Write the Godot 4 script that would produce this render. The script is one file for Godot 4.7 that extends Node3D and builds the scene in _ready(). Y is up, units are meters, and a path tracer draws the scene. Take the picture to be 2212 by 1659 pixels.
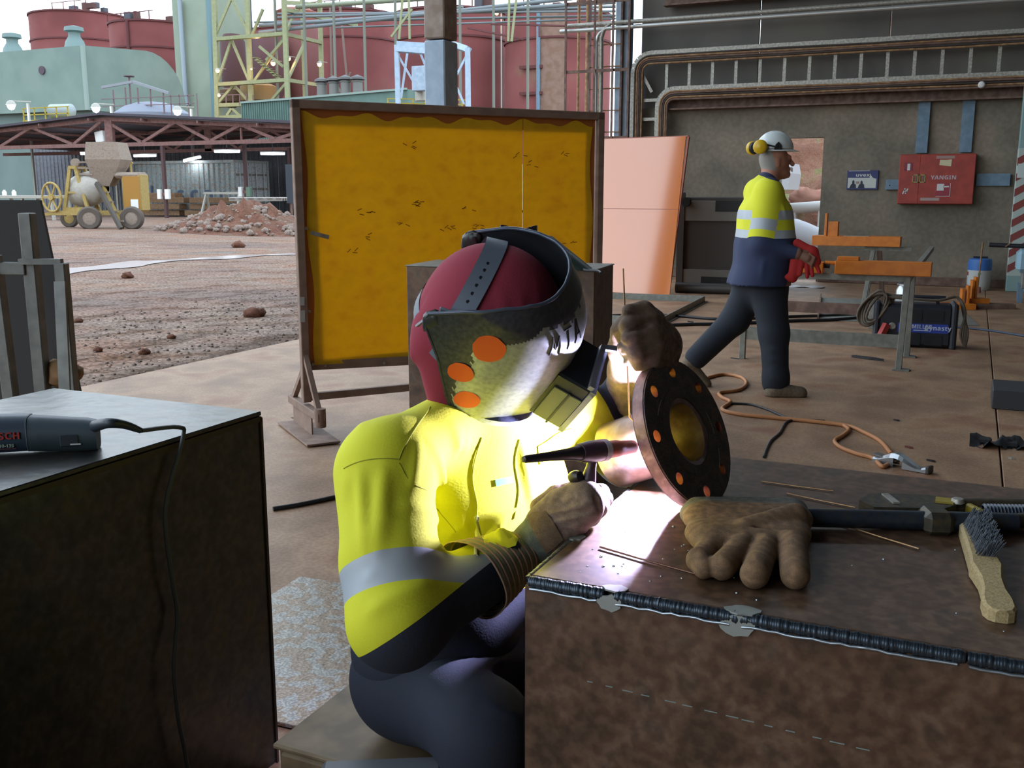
extends Node3D
# A steel workshop open to a red-earth yard: a TIG welder sits at a steel box, a man walks past behind.
# The world is laid out on the building's grid: the open side of the slab is the line x = -6.06, the rear wall z = -17.

var M := {}
var rng := RandomNumberGenerator.new()

func _ready():
	rng.seed = 20
	# ---- camera
	var cam := Camera3D.new()
	cam.name = "camera"
	add_child(cam)
	cam.position = Vector3(0, 1.45, 0)
	cam.rotation_degrees = Vector3(-10.925, 24.6, 0)
	cam.fov = 42.195
	cam.near = 0.05
	cam.far = 600.0
	cam.current = true
	# ---- overcast sky
	var env := Environment.new()
	env.background_mode = Environment.BG_SKY
	var sm := ProceduralSkyMaterial.new()
	sm.sky_top_color = Color(0.86, 0.93, 1.0)
	sm.sky_horizon_color = Color(0.93, 0.97, 1.0)
	sm.sky_curve = 0.3
	sm.ground_bottom_color = Color(0.45, 0.36, 0.31)
	sm.ground_horizon_color = Color(0.6, 0.52, 0.48)
	sm.sky_energy_multiplier = 2.0
	sm.ground_energy_multiplier = 0.6
	var sky := Sky.new()
	sky.sky_material = sm
	env.sky = sky
	env.ambient_light_source = Environment.AMBIENT_SOURCE_BG
	env.tonemap_mode = Environment.TONE_MAPPER_LINEAR
	env.tonemap_exposure = 0.66
	env.sdfgi_enabled = true
	env.ssao_enabled = true
	env.ssil_enabled = true
	var we := WorldEnvironment.new()
	we.name = "world"
	we.environment = env
	add_child(we)
	# ---- the place
	make_materials()
	build_structure()
	build_yard()
	build_plant()
	build_shop()
	build_bench()
	build_people()

func make_materials():
	M.floor = bumpy(fine_grain(mottled([0.2, Color(0.541, 0.416, 0.314), 0.45, Color(0.612, 0.482, 0.369), 0.6, Color(0.659, 0.529, 0.408), 0.85, Color(0.580, 0.412, 0.306)], 0.22, 0.012, 0.6, 0.0, 3), Color(0.9, 0.89, 0.88), Color(1, 1, 1), 2.2, 0.03), 0.03, 3.0, 0.15)
	M.earth = bumpy(fine_grain(mottled([0.2, Color(0.498, 0.408, 0.361), 0.4, Color(0.557, 0.431, 0.361), 0.55, Color(0.576, 0.490, 0.427), 0.75, Color(0.596, 0.443, 0.349), 0.9, Color(0.510, 0.463, 0.424)], 0.035, 0.012, 0.95, 0.0, 7), Color(0.62, 0.58, 0.55), Color(1, 1, 1), 0.55, 0.05), 0.05, 6.0, 0.8)
	M.earth_red = bumpy(fine_grain(mottled([0.25, Color(0.447, 0.286, 0.216), 0.5, Color(0.514, 0.322, 0.235), 0.75, Color(0.475, 0.373, 0.302)], 0.12, 0.02, 0.97, 0.0, 9), Color(0.6, 0.55, 0.5), Color(1, 1, 1), 1.2, 0.06), 0.06, 7.0, 1.0)
	M.plaster = bumpy(fine_grain(mottled([0.2, Color(0.447, 0.420, 0.369), 0.5, Color(0.494, 0.463, 0.408), 0.8, Color(0.545, 0.498, 0.435)], 0.1, 0.015, 0.9, 0.0, 4), Color(0.94, 0.93, 0.92), Color(1, 1, 1), 0.9, 0.02), 0.04, 2.0, 0.15)
	M.panel = mottled([0.25, Color(0.373, 0.361, 0.341), 0.5, Color(0.412, 0.396, 0.373), 0.8, Color(0.439, 0.420, 0.384)], 0.08, 0.012, 0.8, 0.0, 14)
	M.brown_steel = mottled([0.2, Color(0.353, 0.271, 0.227), 0.5, Color(0.416, 0.318, 0.275), 0.8, Color(0.478, 0.384, 0.333)], 0.6, 0.02, 0.75, 0.0, 6)
	M.rust_pipe = mottled([0.25, Color(0.482, 0.353, 0.243), 0.55, Color(0.576, 0.439, 0.298), 0.8, Color(0.647, 0.514, 0.361)], 0.8, 0.02, 0.75, 0.0, 8)
	M.bright_pipe = plain(Color(0.706, 0.706, 0.690), 0.4, 0.6)
	M.cable = plain(Color(0.235, 0.200, 0.176), 0.7)
	M.galv = mottled([0.3, Color(0.557, 0.545, 0.510), 0.7, Color(0.659, 0.647, 0.604)], 1.5, 0.03, 0.5, 0.5, 12)
	M.blue_grey = mottled([0.25, Color(0.561, 0.627, 0.690), 0.75, Color(0.624, 0.690, 0.753)], 0.4, 0.02, 0.7, 0.0, 13)
	M.duct_blue = mottled([0.25, Color(0.373, 0.463, 0.529), 0.75, Color(0.431, 0.525, 0.592)], 0.6, 0.02, 0.6, 0.0, 15)
	M.concrete = mottled([0.25, Color(0.522, 0.455, 0.408), 0.6, Color(0.580, 0.522, 0.478), 0.85, Color(0.616, 0.569, 0.529)], 0.35, 0.02, 0.9, 0.0, 16)
	M.dark_roof = plain(Color(0.290, 0.278, 0.267), 0.9)
	M.black = plain(Color(0.090, 0.094, 0.102), 0.6)
	M.white = plain(Color(0.863, 0.863, 0.847), 0.6)
	M.yellow_rail = plain(Color(0.627, 0.553, 0.173), 0.7)

# ---------------------------------------------------------------- mesh builder
class MB:
	var v := PackedVector3Array()
	var n := PackedVector3Array()
	var c := PackedColorArray()
	var col := Color.WHITE
	var use_c := false
	func tri(a: Vector3, b: Vector3, d: Vector3, na: Vector3, nb: Vector3, nd: Vector3):
		if (b - a).cross(d - a).dot(na + nb + nd) > 0.0:      # front faces run clockwise
			v.append(a); v.append(d); v.append(b)
			n.append(na); n.append(nd); n.append(nb)
		else:
			v.append(a); v.append(b); v.append(d)
			n.append(na); n.append(nb); n.append(nd)
		if use_c:
			c.append(col); c.append(col); c.append(col)
	func quad(a, b, d, e, nr: Vector3):
		tri(a, b, d, nr, nr, nr)
		tri(a, d, e, nr, nr, nr)
	func quads(a, b, d, e, na, nb, nd, ne):
		tri(a, b, d, na, nb, nd)
		tri(a, d, e, na, nd, ne)
	func face(a: Vector3, b: Vector3, d: Vector3, e: Vector3, away: Vector3):
		var nr := (b - a).cross(e - a)
		if nr.length() < 1e-12:
			nr = (d - b).cross(e - b)
		nr = nr.normalized()
		if nr.dot((a + b + d + e) * 0.25 - away) < 0.0:
			nr = -nr
		quad(a, b, d, e, nr)
	# a box, chamfered by bev
	func box(at: Vector3, size: Vector3, bs := Basis(), bev := 0.0):
		var h := size * 0.5
		if bev <= 0.0:
			for ax in 3:
				for s in [-1.0, 1.0]:
					var u := Vector3.ZERO; var w := Vector3.ZERO; var k := Vector3.ZERO
					k[ax] = h[ax] * s; u[(ax + 1) % 3] = h[(ax + 1) % 3]; w[(ax + 2) % 3] = h[(ax + 2) % 3]
					quad(at + bs * (k - u - w), at + bs * (k + u - w), at + bs * (k + u + w), at + bs * (k - u + w), (bs * k).normalized())
			return
		bev = minf(bev, minf(h.x, minf(h.y, h.z)) * 0.9)
		var i := h - Vector3.ONE * bev
		for ax in 3:
			var a1 := (ax + 1) % 3
			var a2 := (ax + 2) % 3
			for s in [-1.0, 1.0]:
				var p := []
				for q in [[-1, -1], [1, -1], [1, 1], [-1, 1]]:
					var k := Vector3.ZERO
					k[ax] = h[ax] * s; k[a1] = i[a1] * q[0]; k[a2] = i[a2] * q[1]
					p.append(at + bs * k)
				var nn := Vector3.ZERO
				nn[ax] = s
				quad(p[0], p[1], p[2], p[3], (bs * nn).normalized())
			for s in [-1.0, 1.0]:
				for t in [-1.0, 1.0]:
					var p := []
					for q in [[1, 0, -1], [1, 0, 1], [0, 1, 1], [0, 1, -1]]:
						var k := Vector3.ZERO
						k[a1] = (h[a1] if q[0] == 1 else i[a1]) * s
						k[a2] = (h[a2] if q[1] == 1 else i[a2]) * t
						k[ax] = i[ax] * q[2]
						p.append(at + bs * k)
					var nn := Vector3.ZERO
					nn[a1] = s; nn[a2] = t
					quad(p[0], p[1], p[2], p[3], (bs * nn).normalized())
		for s in [-1.0, 1.0]:
			for t in [-1.0, 1.0]:
				for r in [-1.0, 1.0]:
					var sg := Vector3(s, t, r)
					var nn := (bs * sg).normalized()
					tri(at + bs * (Vector3(h.x, i.y, i.z) * sg), at + bs * (Vector3(i.x, h.y, i.z) * sg), at + bs * (Vector3(i.x, i.y, h.z) * sg), nn, nn, nn)
	# a straight bar of section w (sideways) by h (towards up)
	func bar(a: Vector3, b: Vector3, w: float, h: float, up := Vector3.UP, bev := 0.0):
		var z := b - a
		var l := z.length()
		if l < 1e-6:
			return
		z = z / l
		if absf(z.dot(up)) > 0.99:
			up = Vector3.RIGHT if absf(z.x) < 0.9 else Vector3.UP
		var x := up.cross(z).normalized()
		var y := z.cross(x)
		box((a + b) * 0.5, Vector3(w, h, l), Basis(x, y, z), bev)
	func tube(line: Array, r, sides := 8, caps := true):
		var pts := [line[0]]
		for i in range(1, line.size()):
			if r is Array or line[i].distance_to(pts[-1]) > 1e-5:
				pts.append(line[i])
		var k := pts.size()
		var prev := Vector3.ZERO
		var rings := []
		var nr := []
		for j in k:
			var p: Vector3 = pts[j]
			var t: Vector3 = (pts[mini(j + 1, k - 1)] - pts[maxi(j - 1, 0)]).normalized()
			if j == 0:
				prev = t.cross(Vector3.UP if absf(t.y) < 0.9 else Vector3.RIGHT).normalized()
			prev = (prev - t * prev.dot(t)).normalized()
			var b := t.cross(prev)
			var rr: float = r[j] if r is Array else r
			var ring := []
			var rn := []
			for s in sides:
				var a := TAU * s / sides
				var d := prev * cos(a) + b * sin(a)
				ring.append(p + d * rr)
				rn.append(d)
			rings.append(ring)
			nr.append(rn)
		for j in k - 1:
			for s in sides:
				var t := (s + 1) % sides
				quads(rings[j][s], rings[j][t], rings[j + 1][t], rings[j + 1][s], nr[j][s], nr[j][t], nr[j + 1][t], nr[j + 1][s])
		if caps:
			for e in [0, k - 1]:
				var p: Vector3 = pts[e]
				var o: Vector3 = (pts[0] - pts[1]).normalized() if e == 0 else (pts[k - 1] - pts[k - 2]).normalized()
				for s in sides:
					tri(p, rings[e][s], rings[e][(s + 1) % sides], o, o, o)
	# profile: Vector2(radius, height) turned about the y axis of xf
	func lathe(prof: Array, sides: int, xf := Transform3D(), from := 0.0, upto := TAU):
		var k := prof.size()
		var full := absf(upto - from - TAU) < 1e-4
		for j in k - 1:
			var p: Vector2 = prof[j]
			var q: Vector2 = prof[j + 1]
			var d := q - p
			if d.length() < 1e-7:
				continue
			var nn := Vector2(d.y, -d.x).normalized()
			var n0 := nn
			var n1 := nn
			if j > 0:
				var e: Vector2 = p - prof[j - 1]
				var m := Vector2(e.y, -e.x).normalized()
				if m.dot(nn) > 0.75:
					n0 = (m + nn).normalized()
			if j < k - 2:
				var e: Vector2 = prof[j + 2] - q
				var m := Vector2(e.y, -e.x).normalized()
				if m.dot(nn) > 0.75:
					n1 = (m + nn).normalized()
			for s in sides:
				var a := lerpf(from, upto, float(s) / sides)
				var b := lerpf(from, upto, float(s + 1) / sides)
				if full and s == sides - 1:
					b = from
				var ca := Vector3(cos(a), 0, sin(a))
				var cb := Vector3(cos(b), 0, sin(b))
				var P0 := xf * (ca * p.x + Vector3(0, p.y, 0))
				var P1 := xf * (cb * p.x + Vector3(0, p.y, 0))
				var Q0 := xf * (ca * q.x + Vector3(0, q.y, 0))
				var Q1 := xf * (cb * q.x + Vector3(0, q.y, 0))
				var a0 := (xf.basis * (ca * n0.x + Vector3(0, n0.y, 0))).normalized()
				var b0 := (xf.basis * (cb * n0.x + Vector3(0, n0.y, 0))).normalized()
				var a1 := (xf.basis * (ca * n1.x + Vector3(0, n1.y, 0))).normalized()
				var b1 := (xf.basis * (cb * n1.x + Vector3(0, n1.y, 0))).normalized()
				if p.x > 1e-6:
					tri(P0, P1, Q1, a0, b0, b1)
				if q.x > 1e-6:
					tri(P0, Q1, Q0, a0, b1, a1)
	# flat outline in the xy plane of xf, from z = 0 to z = depth
	func prism(poly: PackedVector2Array, depth: float, xf := Transform3D()):
		var ix := Geometry2D.triangulate_polygon(poly)
		var zf := (xf.basis * Vector3(0, 0, 1)).normalized() * signf(depth)
		for t in range(0, ix.size(), 3):
			var a := poly[ix[t]]
			var b := poly[ix[t + 1]]
			var d := poly[ix[t + 2]]
			tri(xf * Vector3(a.x, a.y, depth), xf * Vector3(b.x, b.y, depth), xf * Vector3(d.x, d.y, depth), zf, zf, zf)
			tri(xf * Vector3(a.x, a.y, 0), xf * Vector3(b.x, b.y, 0), xf * Vector3(d.x, d.y, 0), -zf, -zf, -zf)
		var cw := Geometry2D.is_polygon_clockwise(poly)
		for i in poly.size():
			var a := poly[i]
			var b := poly[(i + 1) % poly.size()]
			var e := b - a
			var nn := Vector3(e.y, -e.x, 0)
			if cw:
				nn = -nn
			quad(xf * Vector3(a.x, a.y, 0), xf * Vector3(b.x, b.y, 0), xf * Vector3(b.x, b.y, depth), xf * Vector3(a.x, a.y, depth), (xf.basis * nn).normalized())
	# a grid of points g[j][i] as a smooth two-sided sheet
	func sheet(g: Array, close_i := false):
		var rows := g.size()
		var cols: int = g[0].size()
		var nn := []
		for j in rows:
			var r := []
			for i in cols:
				var i0 := (i - 1 + cols) % cols if close_i else maxi(i - 1, 0)
				var i1 := (i + 1) % cols if close_i else mini(i + 1, cols - 1)
				var dx: Vector3 = g[j][i1] - g[j][i0]
				var dy: Vector3 = g[mini(j + 1, rows - 1)][i] - g[maxi(j - 1, 0)][i]
				r.append(dx.cross(dy).normalized())
			nn.append(r)
		for j in rows - 1:
			for i in (cols if close_i else cols - 1):
				var k := (i + 1) % cols
				quads(g[j][i], g[j][k], g[j + 1][k], g[j + 1][i], nn[j][i], nn[j][k], nn[j + 1][k], nn[j + 1][i])
	func mesh() -> ArrayMesh:
		var a := []
		a.resize(Mesh.ARRAY_MAX)
		a[Mesh.ARRAY_VERTEX] = v
		a[Mesh.ARRAY_NORMAL] = n
		if use_c:
			a[Mesh.ARRAY_COLOR] = c
		var m := ArrayMesh.new()
		m.add_surface_from_arrays(Mesh.PRIMITIVE_TRIANGLES, a)
		return m

# ---------------------------------------------------------------- nodes
var taken := {}
func numbered(called: String) -> String:
	if not taken.has(called):
		taken[called] = 0
		return called
	taken[called] += 1
	return "%s_%03d" % [called, taken[called]]
func obj(called: String, mb, m: Material, parent: Node = self) -> MeshInstance3D:
	var o := MeshInstance3D.new()
	o.mesh = mb if mb is Mesh else mb.mesh()
	o.material_override = m
	o.name = numbered(called) if parent == self else called
	parent.add_child(o, true)
	return o
func tag(o: Node, label: String, category: String, group := "", kind := ""):
	o.set_meta("label", label)
	o.set_meta("category", category)
	if group != "":
		o.set_meta("group", group)
	if kind != "":
		o.set_meta("kind", kind)
	return o
func thing(called: String, label: String, category: String, at := Vector3.ZERO, turn := 0.0, group := "") -> Node3D:
	var o := Node3D.new()
	o.name = numbered(called)
	add_child(o)
	o.position = at
	o.rotation.y = turn
	tag(o, label, category, group)
	return o
func struct(called: String, label := "", category := "") -> Node3D:
	var o := Node3D.new()
	o.name = called
	add_child(o)
	o.set_meta("kind", "structure")
	if label != "":
		o.set_meta("label", label)
		o.set_meta("category", category)
	return o
func copy_of(o: Node3D, label: String, at: Vector3, turn: float, group := "") -> Node3D:
	var base := String(o.name)
	var d := o.duplicate()
	d.name = numbered(base)
	add_child(d)
	d.position = at
	d.rotation.y = turn
	d.set_meta("label", label)
	if group != "":
		d.set_meta("group", group)
	return d
func box_part(called: String, at: Vector3, size: Vector3, m: Material, parent: Node, bev := 0.0, bs := Basis()) -> MeshInstance3D:
	var b := MB.new()
	b.box(at, size, bs, bev)
	return obj(called, b, m, parent)
func bar_part(called: String, a: Vector3, b: Vector3, w: float, h: float, m: Material, parent: Node, up := Vector3.UP, bev := 0.0) -> MeshInstance3D:
	var k := MB.new()
	k.bar(a, b, w, h, up, bev)
	return obj(called, k, m, parent)
func tube_part(called: String, pts: Array, r, m: Material, parent: Node, sides := 8) -> MeshInstance3D:
	var k := MB.new()
	k.tube(pts, r, sides)
	return obj(called, k, m, parent)
func lathe_part(called: String, prof: Array, sides: int, xf: Transform3D, m: Material, parent: Node) -> MeshInstance3D:
	var k := MB.new()
	k.lathe(prof, sides, xf)
	return obj(called, k, m, parent)
func smooth_path(pts: Array, steps := 6) -> Array:
	var r := []
	for i in pts.size() - 1:
		var p0: Vector3 = pts[maxi(i - 1, 0)]
		var p1: Vector3 = pts[i]
		var p2: Vector3 = pts[i + 1]
		var p3: Vector3 = pts[mini(i + 2, pts.size() - 1)]
		for s in steps:
			r.append(p1.cubic_interpolate(p2, p0, p3, float(s) / steps))
	r.append(pts[-1])
	return r
func aim(at: Vector3, y_axis: Vector3, hint := Vector3.UP) -> Transform3D:
	var y := y_axis.normalized()
	if absf(y.dot(hint.normalized())) > 0.99:
		hint = Vector3.RIGHT if absf(y.x) < 0.9 else Vector3.BACK
	var x := y.cross(hint).normalized()
	return Transform3D(Basis(x, y, x.cross(y)), at)
func lettering(text: String, height: float, depth := 0.004, font_name := "Droid Sans", weight := 700) -> TextMesh:
	var t := TextMesh.new()
	var f := SystemFont.new()
	f.font_names = PackedStringArray([font_name])
	f.font_weight = weight
	t.font = f
	t.text = text
	t.font_size = 64
	t.pixel_size = height / 46.0
	t.depth = depth
	t.curve_step = 4.0
	return t
func put_text(called: String, text: String, height: float, xf: Transform3D, m: Material, parent: Node, stretch := 1.0) -> MeshInstance3D:
	var o := MeshInstance3D.new()
	o.mesh = lettering(text, height)
	o.material_override = m
	o.name = called
	parent.add_child(o, true)
	o.transform = xf * Transform3D(Basis().scaled(Vector3(stretch, 1, 1)), Vector3.ZERO)
	return o

# ---------------------------------------------------------------- materials
func plain(c: Color, rough := 0.8, metal := 0.0) -> StandardMaterial3D:
	var m := StandardMaterial3D.new()
	m.albedo_color = c
	m.roughness = rough
	m.metallic = metal
	return m
func noise_tex(kind: int, freq: float, seed_: int, ramp: Array, size := 512, octaves := 4) -> NoiseTexture2D:
	var f := FastNoiseLite.new()
	f.noise_type = kind as FastNoiseLite.NoiseType
	f.frequency = freq
	f.seed = seed_
	f.fractal_octaves = octaves
	var t := NoiseTexture2D.new()
	t.width = size
	t.height = size
	t.seamless = true
	t.noise = f
	if ramp.size() > 0:
		var g := Gradient.new()
		var off := PackedFloat32Array()
		var cs := PackedColorArray()
		for i in ramp.size() / 2:
			off.append(ramp[2 * i])
			cs.append(ramp[2 * i + 1])
		g.offsets = off
		g.colors = cs
		t.color_ramp = g
	return t
var normal_tex := {}
func normal_noise(freq: float, strength: float) -> NoiseTexture2D:
	var key := "%f_%f" % [freq, strength]
	if not normal_tex.has(key):
		var t := noise_tex(FastNoiseLite.TYPE_SIMPLEX_SMOOTH, freq, 11, [], 512, 4)
		t.as_normal_map = true
		t.bump_strength = strength
		normal_tex[key] = t
	return normal_tex[key]
# mottled: colours laid by world-space noise; scale = texture repeats per metre
func mottled(ramp: Array, scale: float, freq := 0.012, rough := 0.85, metal := 0.0, seed_ := 1, world := true) -> StandardMaterial3D:
	var m := plain(Color.WHITE, rough, metal)
	m.albedo_texture = noise_tex(FastNoiseLite.TYPE_SIMPLEX_SMOOTH, freq, seed_, ramp)
	m.uv1_triplanar = true
	m.uv1_world_triplanar = world
	m.uv1_scale = Vector3.ONE * scale
	return m
func bumpy(m: StandardMaterial3D, freq: float, strength: float, amount := 1.0) -> StandardMaterial3D:
	m.normal_enabled = true
	m.normal_texture = normal_noise(freq, strength)
	m.normal_scale = amount
	return m
func fine_grain(m: StandardMaterial3D, lo: Color, hi: Color, scale: float, freq := 0.05, seed_ := 5) -> StandardMaterial3D:
	m.detail_enabled = true
	m.detail_blend_mode = BaseMaterial3D.BLEND_MODE_MUL
	m.detail_uv_layer = BaseMaterial3D.DETAIL_UV_2
	m.detail_albedo = noise_tex(FastNoiseLite.TYPE_SIMPLEX, freq, seed_, [0.25, lo, 0.75, hi])
	m.uv2_triplanar = true
	m.uv2_world_triplanar = m.uv1_world_triplanar
	m.uv2_scale = Vector3.ONE * scale
	return m
func hexc(s: String) -> Color:
	return Color.html(s)

# ---------------------------------------------------------------- rounded bodies from blended tapered bones
class Body:
	var A := PackedVector3Array()
	var B := PackedVector3Array()
	var RA := PackedFloat32Array()
	var RB := PackedFloat32Array()
	var K := PackedFloat32Array()
	var AX := PackedVector3Array()
	var S := PackedFloat32Array()
	var FA := PackedVector3Array()
	var FB := PackedVector3Array()
	var FW := PackedFloat32Array()
	var FH := PackedFloat32Array()
	var floor_y := -1e9
	func add(a: Vector3, b: Vector3, ra: float, rb: float, k := 0.03, axis := Vector3.ZERO, s := 1.0):
		A.append(a); B.append(b); RA.append(ra); RB.append(rb); K.append(k); AX.append(axis.normalized()); S.append(s)
	func chain(pts: Array, rs: Array, k := 0.01):
		for i in pts.size() - 1:
			add(pts[i], pts[i + 1], rs[i], rs[i + 1], k)
	func fold(a: Vector3, b: Vector3, w: float, h: float):
		FA.append(a); FB.append(b); FW.append(w); FH.append(h)
	func one(i: int, p: Vector3) -> float:
		var a := A[i]
		var q := p - a
		var ab := B[i] - a
		var s := S[i]
		if s != 1.0:
			var ax := AX[i]
			q += ax * (q.dot(ax) * (1.0 / s - 1.0))
			ab += ax * (ab.dot(ax) * (1.0 / s - 1.0))
		var l := ab.length_squared()
		var t := clampf(q.dot(ab) / l, 0.0, 1.0) if l > 1e-10 else 0.0
		var d := (q - ab * t).length() - lerpf(RA[i], RB[i], t)
		return d * s if s < 1.0 else d
	func dist(p: Vector3, ids: PackedInt32Array, fids: PackedInt32Array) -> float:
		var d := 1e9
		for i in ids:
			var e := one(i, p)
			if d > 1e8:
				d = e
			else:
				var k := K[i]
				var h := maxf(k - absf(d - e), 0.0) / k
				d = minf(d, e) - h * h * k * 0.25
		for i in fids:
			var a := FA[i]
			var ab := FB[i] - a
			var t := clampf((p - a).dot(ab) / ab.length_squared(), 0.0, 1.0)
			var r := (p - a - ab * t).length_squared() / (FW[i] * FW[i])
			if r < 6.0:
				d -= FH[i] * exp(-r) * sin(clampf(t * 0.9 + 0.05, 0.0, 1.0) * PI)
		if floor_y > -1e8:
			d = maxf(d, floor_y - p.y)
		return d
	func grad(p: Vector3, ids: PackedInt32Array, fids: PackedInt32Array, e: float) -> Vector3:
		var x := Vector3(1, -1, -1)
		var y := Vector3(-1, -1, 1)
		var z := Vector3(-1, 1, -1)
		var w := Vector3(1, 1, 1)
		return (x * dist(p + x * e, ids, fids) + y * dist(p + y * e, ids, fids) + z * dist(p + z * e, ids, fids) + w * dist(p + w * e, ids, fids)) / (4.0 * e)
	# [positions, normals, indices]
	func net(cell: float) -> Array:
		var lo := Vector3.ONE * 1e9
		var hi := -lo
		for i in A.size():
			var r := maxf(RA[i], RB[i]) * maxf(S[i], 1.0) + 0.03
			lo = lo.min(A[i] - Vector3.ONE * r).min(B[i] - Vector3.ONE * r)
			hi = hi.max(A[i] + Vector3.ONE * r).max(B[i] + Vector3.ONE * r)
		var bl := 6
		var nb := Vector3i(((hi - lo) / (cell * bl)).ceil()) + Vector3i.ONE
		var nx := nb.x * bl + 1
		var ny := nb.y * bl + 1
		var nz := nb.z * bl + 1
		var val := PackedFloat32Array()
		val.resize(nx * ny * nz)
		val.fill(1.0)
		var hd := bl * cell * 0.87
		var live := []
		var inner := []
		for bz in nb.z:
			for by in nb.y:
				for bx in nb.x:
					var c := lo + Vector3(bx + 0.5, by + 0.5, bz + 0.5) * (bl * cell)
					var dm := 1e9
					var ds := PackedFloat32Array()
					for i in A.size():
						var e := one(i, c)
						ds.append(e)
						dm = minf(dm, e)
					if dm > hd + 0.03:
						continue
					if dm < -hd - 0.03:
						inner.append(Vector3i(bx, by, bz))
						continue
					var ids := PackedInt32Array()
					for i in A.size():
						if ds[i] < dm + 2.0 * hd + K[i] + 0.01:
							ids.append(i)
					var fids := PackedInt32Array()
					for i in FA.size():
						var ab := FB[i] - FA[i]
						var t := clampf((c - FA[i]).dot(ab) / ab.length_squared(), 0.0, 1.0)
						if (c - FA[i] - ab * t).length() < hd + FW[i] * 2.5:
							fids.append(i)
					live.append([Vector3i(bx, by, bz), ids, fids])
		for q in inner:
			for z in bl + 1:
				for y in bl + 1:
					var o: int = ((q.z * bl + z) * ny + q.y * bl + y) * nx + q.x * bl
					for x in bl + 1:
						val[o + x] = -1.0
		for b in live:
			var q: Vector3i = b[0]
			for z in bl + 1:
				for y in bl + 1:
					var o: int = ((q.z * bl + z) * ny + q.y * bl + y) * nx + q.x * bl
					for x in bl + 1:
						var p := lo + Vector3(q.x * bl + x, q.y * bl + y, q.z * bl + z) * cell
						val[o + x] = dist(p, b[1], b[2])
		var vid := {}
		var vs := PackedVector3Array()
		var ns := PackedVector3Array()
		var ix := PackedInt32Array()
		var sx := 1
		var sy := nx
		var sz := nx * ny
		var cor := [0, sx, sy, sx + sy, sz, sx + sz, sy + sz, sx + sy + sz]
		var cp := [Vector3(0, 0, 0), Vector3(1, 0, 0), Vector3(0, 1, 0), Vector3(1, 1, 0), Vector3(0, 0, 1), Vector3(1, 0, 1), Vector3(0, 1, 1), Vector3(1, 1, 1)]
		var eg := [[0, 1], [2, 3], [4, 5], [6, 7], [0, 2], [1, 3], [4, 6], [5, 7], [0, 4], [1, 5], [2, 6], [3, 7]]
		for b in live:
			var q: Vector3i = b[0]
			for z in bl:
				for y in bl:
					for x in bl:
						var g: int = ((q.z * bl + z) * ny + q.y * bl + y) * nx + q.x * bl + x
						var m := 0
						for k in 8:
							if val[g + cor[k]] < 0.0:
								m += 1
						if m == 0 or m == 8:
							continue
						var s := Vector3.ZERO
						var cnt := 0
						for e in eg:
							var va := val[g + cor[e[0]]]
							var vb := val[g + cor[e[1]]]
							if (va < 0.0) != (vb < 0.0):
								s += (cp[e[0]] as Vector3).lerp(cp[e[1]], va / (va - vb))
								cnt += 1
						var p := lo + (Vector3(q.x * bl + x, q.y * bl + y, q.z * bl + z) + s / cnt) * cell
						var gr := grad(p, b[1], b[2], cell * 0.3)
						var l := gr.length()
						if l > 0.05:
							p -= gr / l * clampf(dist(p, b[1], b[2]) / l, -cell, cell)
						gr = grad(p, b[1], b[2], cell * 0.3)
						vid[g] = vs.size()
						vs.append(p)
						ns.append(gr.normalized())
		for g in vid:
			var i: int = vid[g]
			# edges along x, y, z starting at this cell's corner 0
			var v0 := val[g]
			for ax in 3:
				var st: int = [sx, sy, sz][ax]
				var u: int = [sy, sz, sx][ax]
				var w: int = [sz, sx, sy][ax]
				var v1 := val[g + st]
				if (v0 < 0.0) == (v1 < 0.0):
					continue
				if not (vid.has(g - u) and vid.has(g - w) and vid.has(g - u - w)):
					continue
				var a: int = vid[g - u - w]
				var c: int = vid[g - w]
				var d: int = vid[g - u]
				if v0 < 0.0:
					ix.append_array([a, i, c, a, d, i])
				else:
					ix.append_array([a, c, i, a, i, d])
		return [vs, ns, ix]

# cut a net along the zero line of f: [where f < 0, where f >= 0]
func split_net(net: Array, f: Callable) -> Array:
	var vs: PackedVector3Array = net[0]
	var ns: PackedVector3Array = net[1]
	var ix: PackedInt32Array = net[2]
	var val := PackedFloat32Array()
	for p in vs:
		val.append(f.call(p))
	var out := [[PackedVector3Array(vs), PackedVector3Array(ns), PackedInt32Array()], [PackedVector3Array(vs), PackedVector3Array(ns), PackedInt32Array()]]
	var mids := [{}, {}]
	for t in range(0, ix.size(), 3):
		var tr := [ix[t], ix[t + 1], ix[t + 2]]
		var neg := 0
		for k in 3:
			if val[tr[k]] < 0.0:
				neg += 1
		if neg == 3 or neg == 0:
			out[0 if neg == 3 else 1][2].append_array(tr)
			continue
		for side in 2:
			var poly := []
			for k in 3:
				var a: int = tr[k]
				var b: int = tr[(k + 1) % 3]
				var ia: bool = (val[a] < 0.0) == (side == 0)
				var ib: bool = (val[b] < 0.0) == (side == 0)
				if ia:
					poly.append(a)
				if ia != ib:
					var key := Vector2i(mini(a, b), maxi(a, b))
					if not mids[side].has(key):
						var w := val[a] / (val[a] - val[b])
						mids[side][key] = out[side][0].size()
						out[side][0].append(vs[a].lerp(vs[b], w))
						out[side][1].append(ns[a].lerp(ns[b], w).normalized())
					poly.append(mids[side][key])
			for k in range(1, poly.size() - 1):
				out[side][2].append_array([poly[0], poly[k], poly[k + 1]])
	return out
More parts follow.
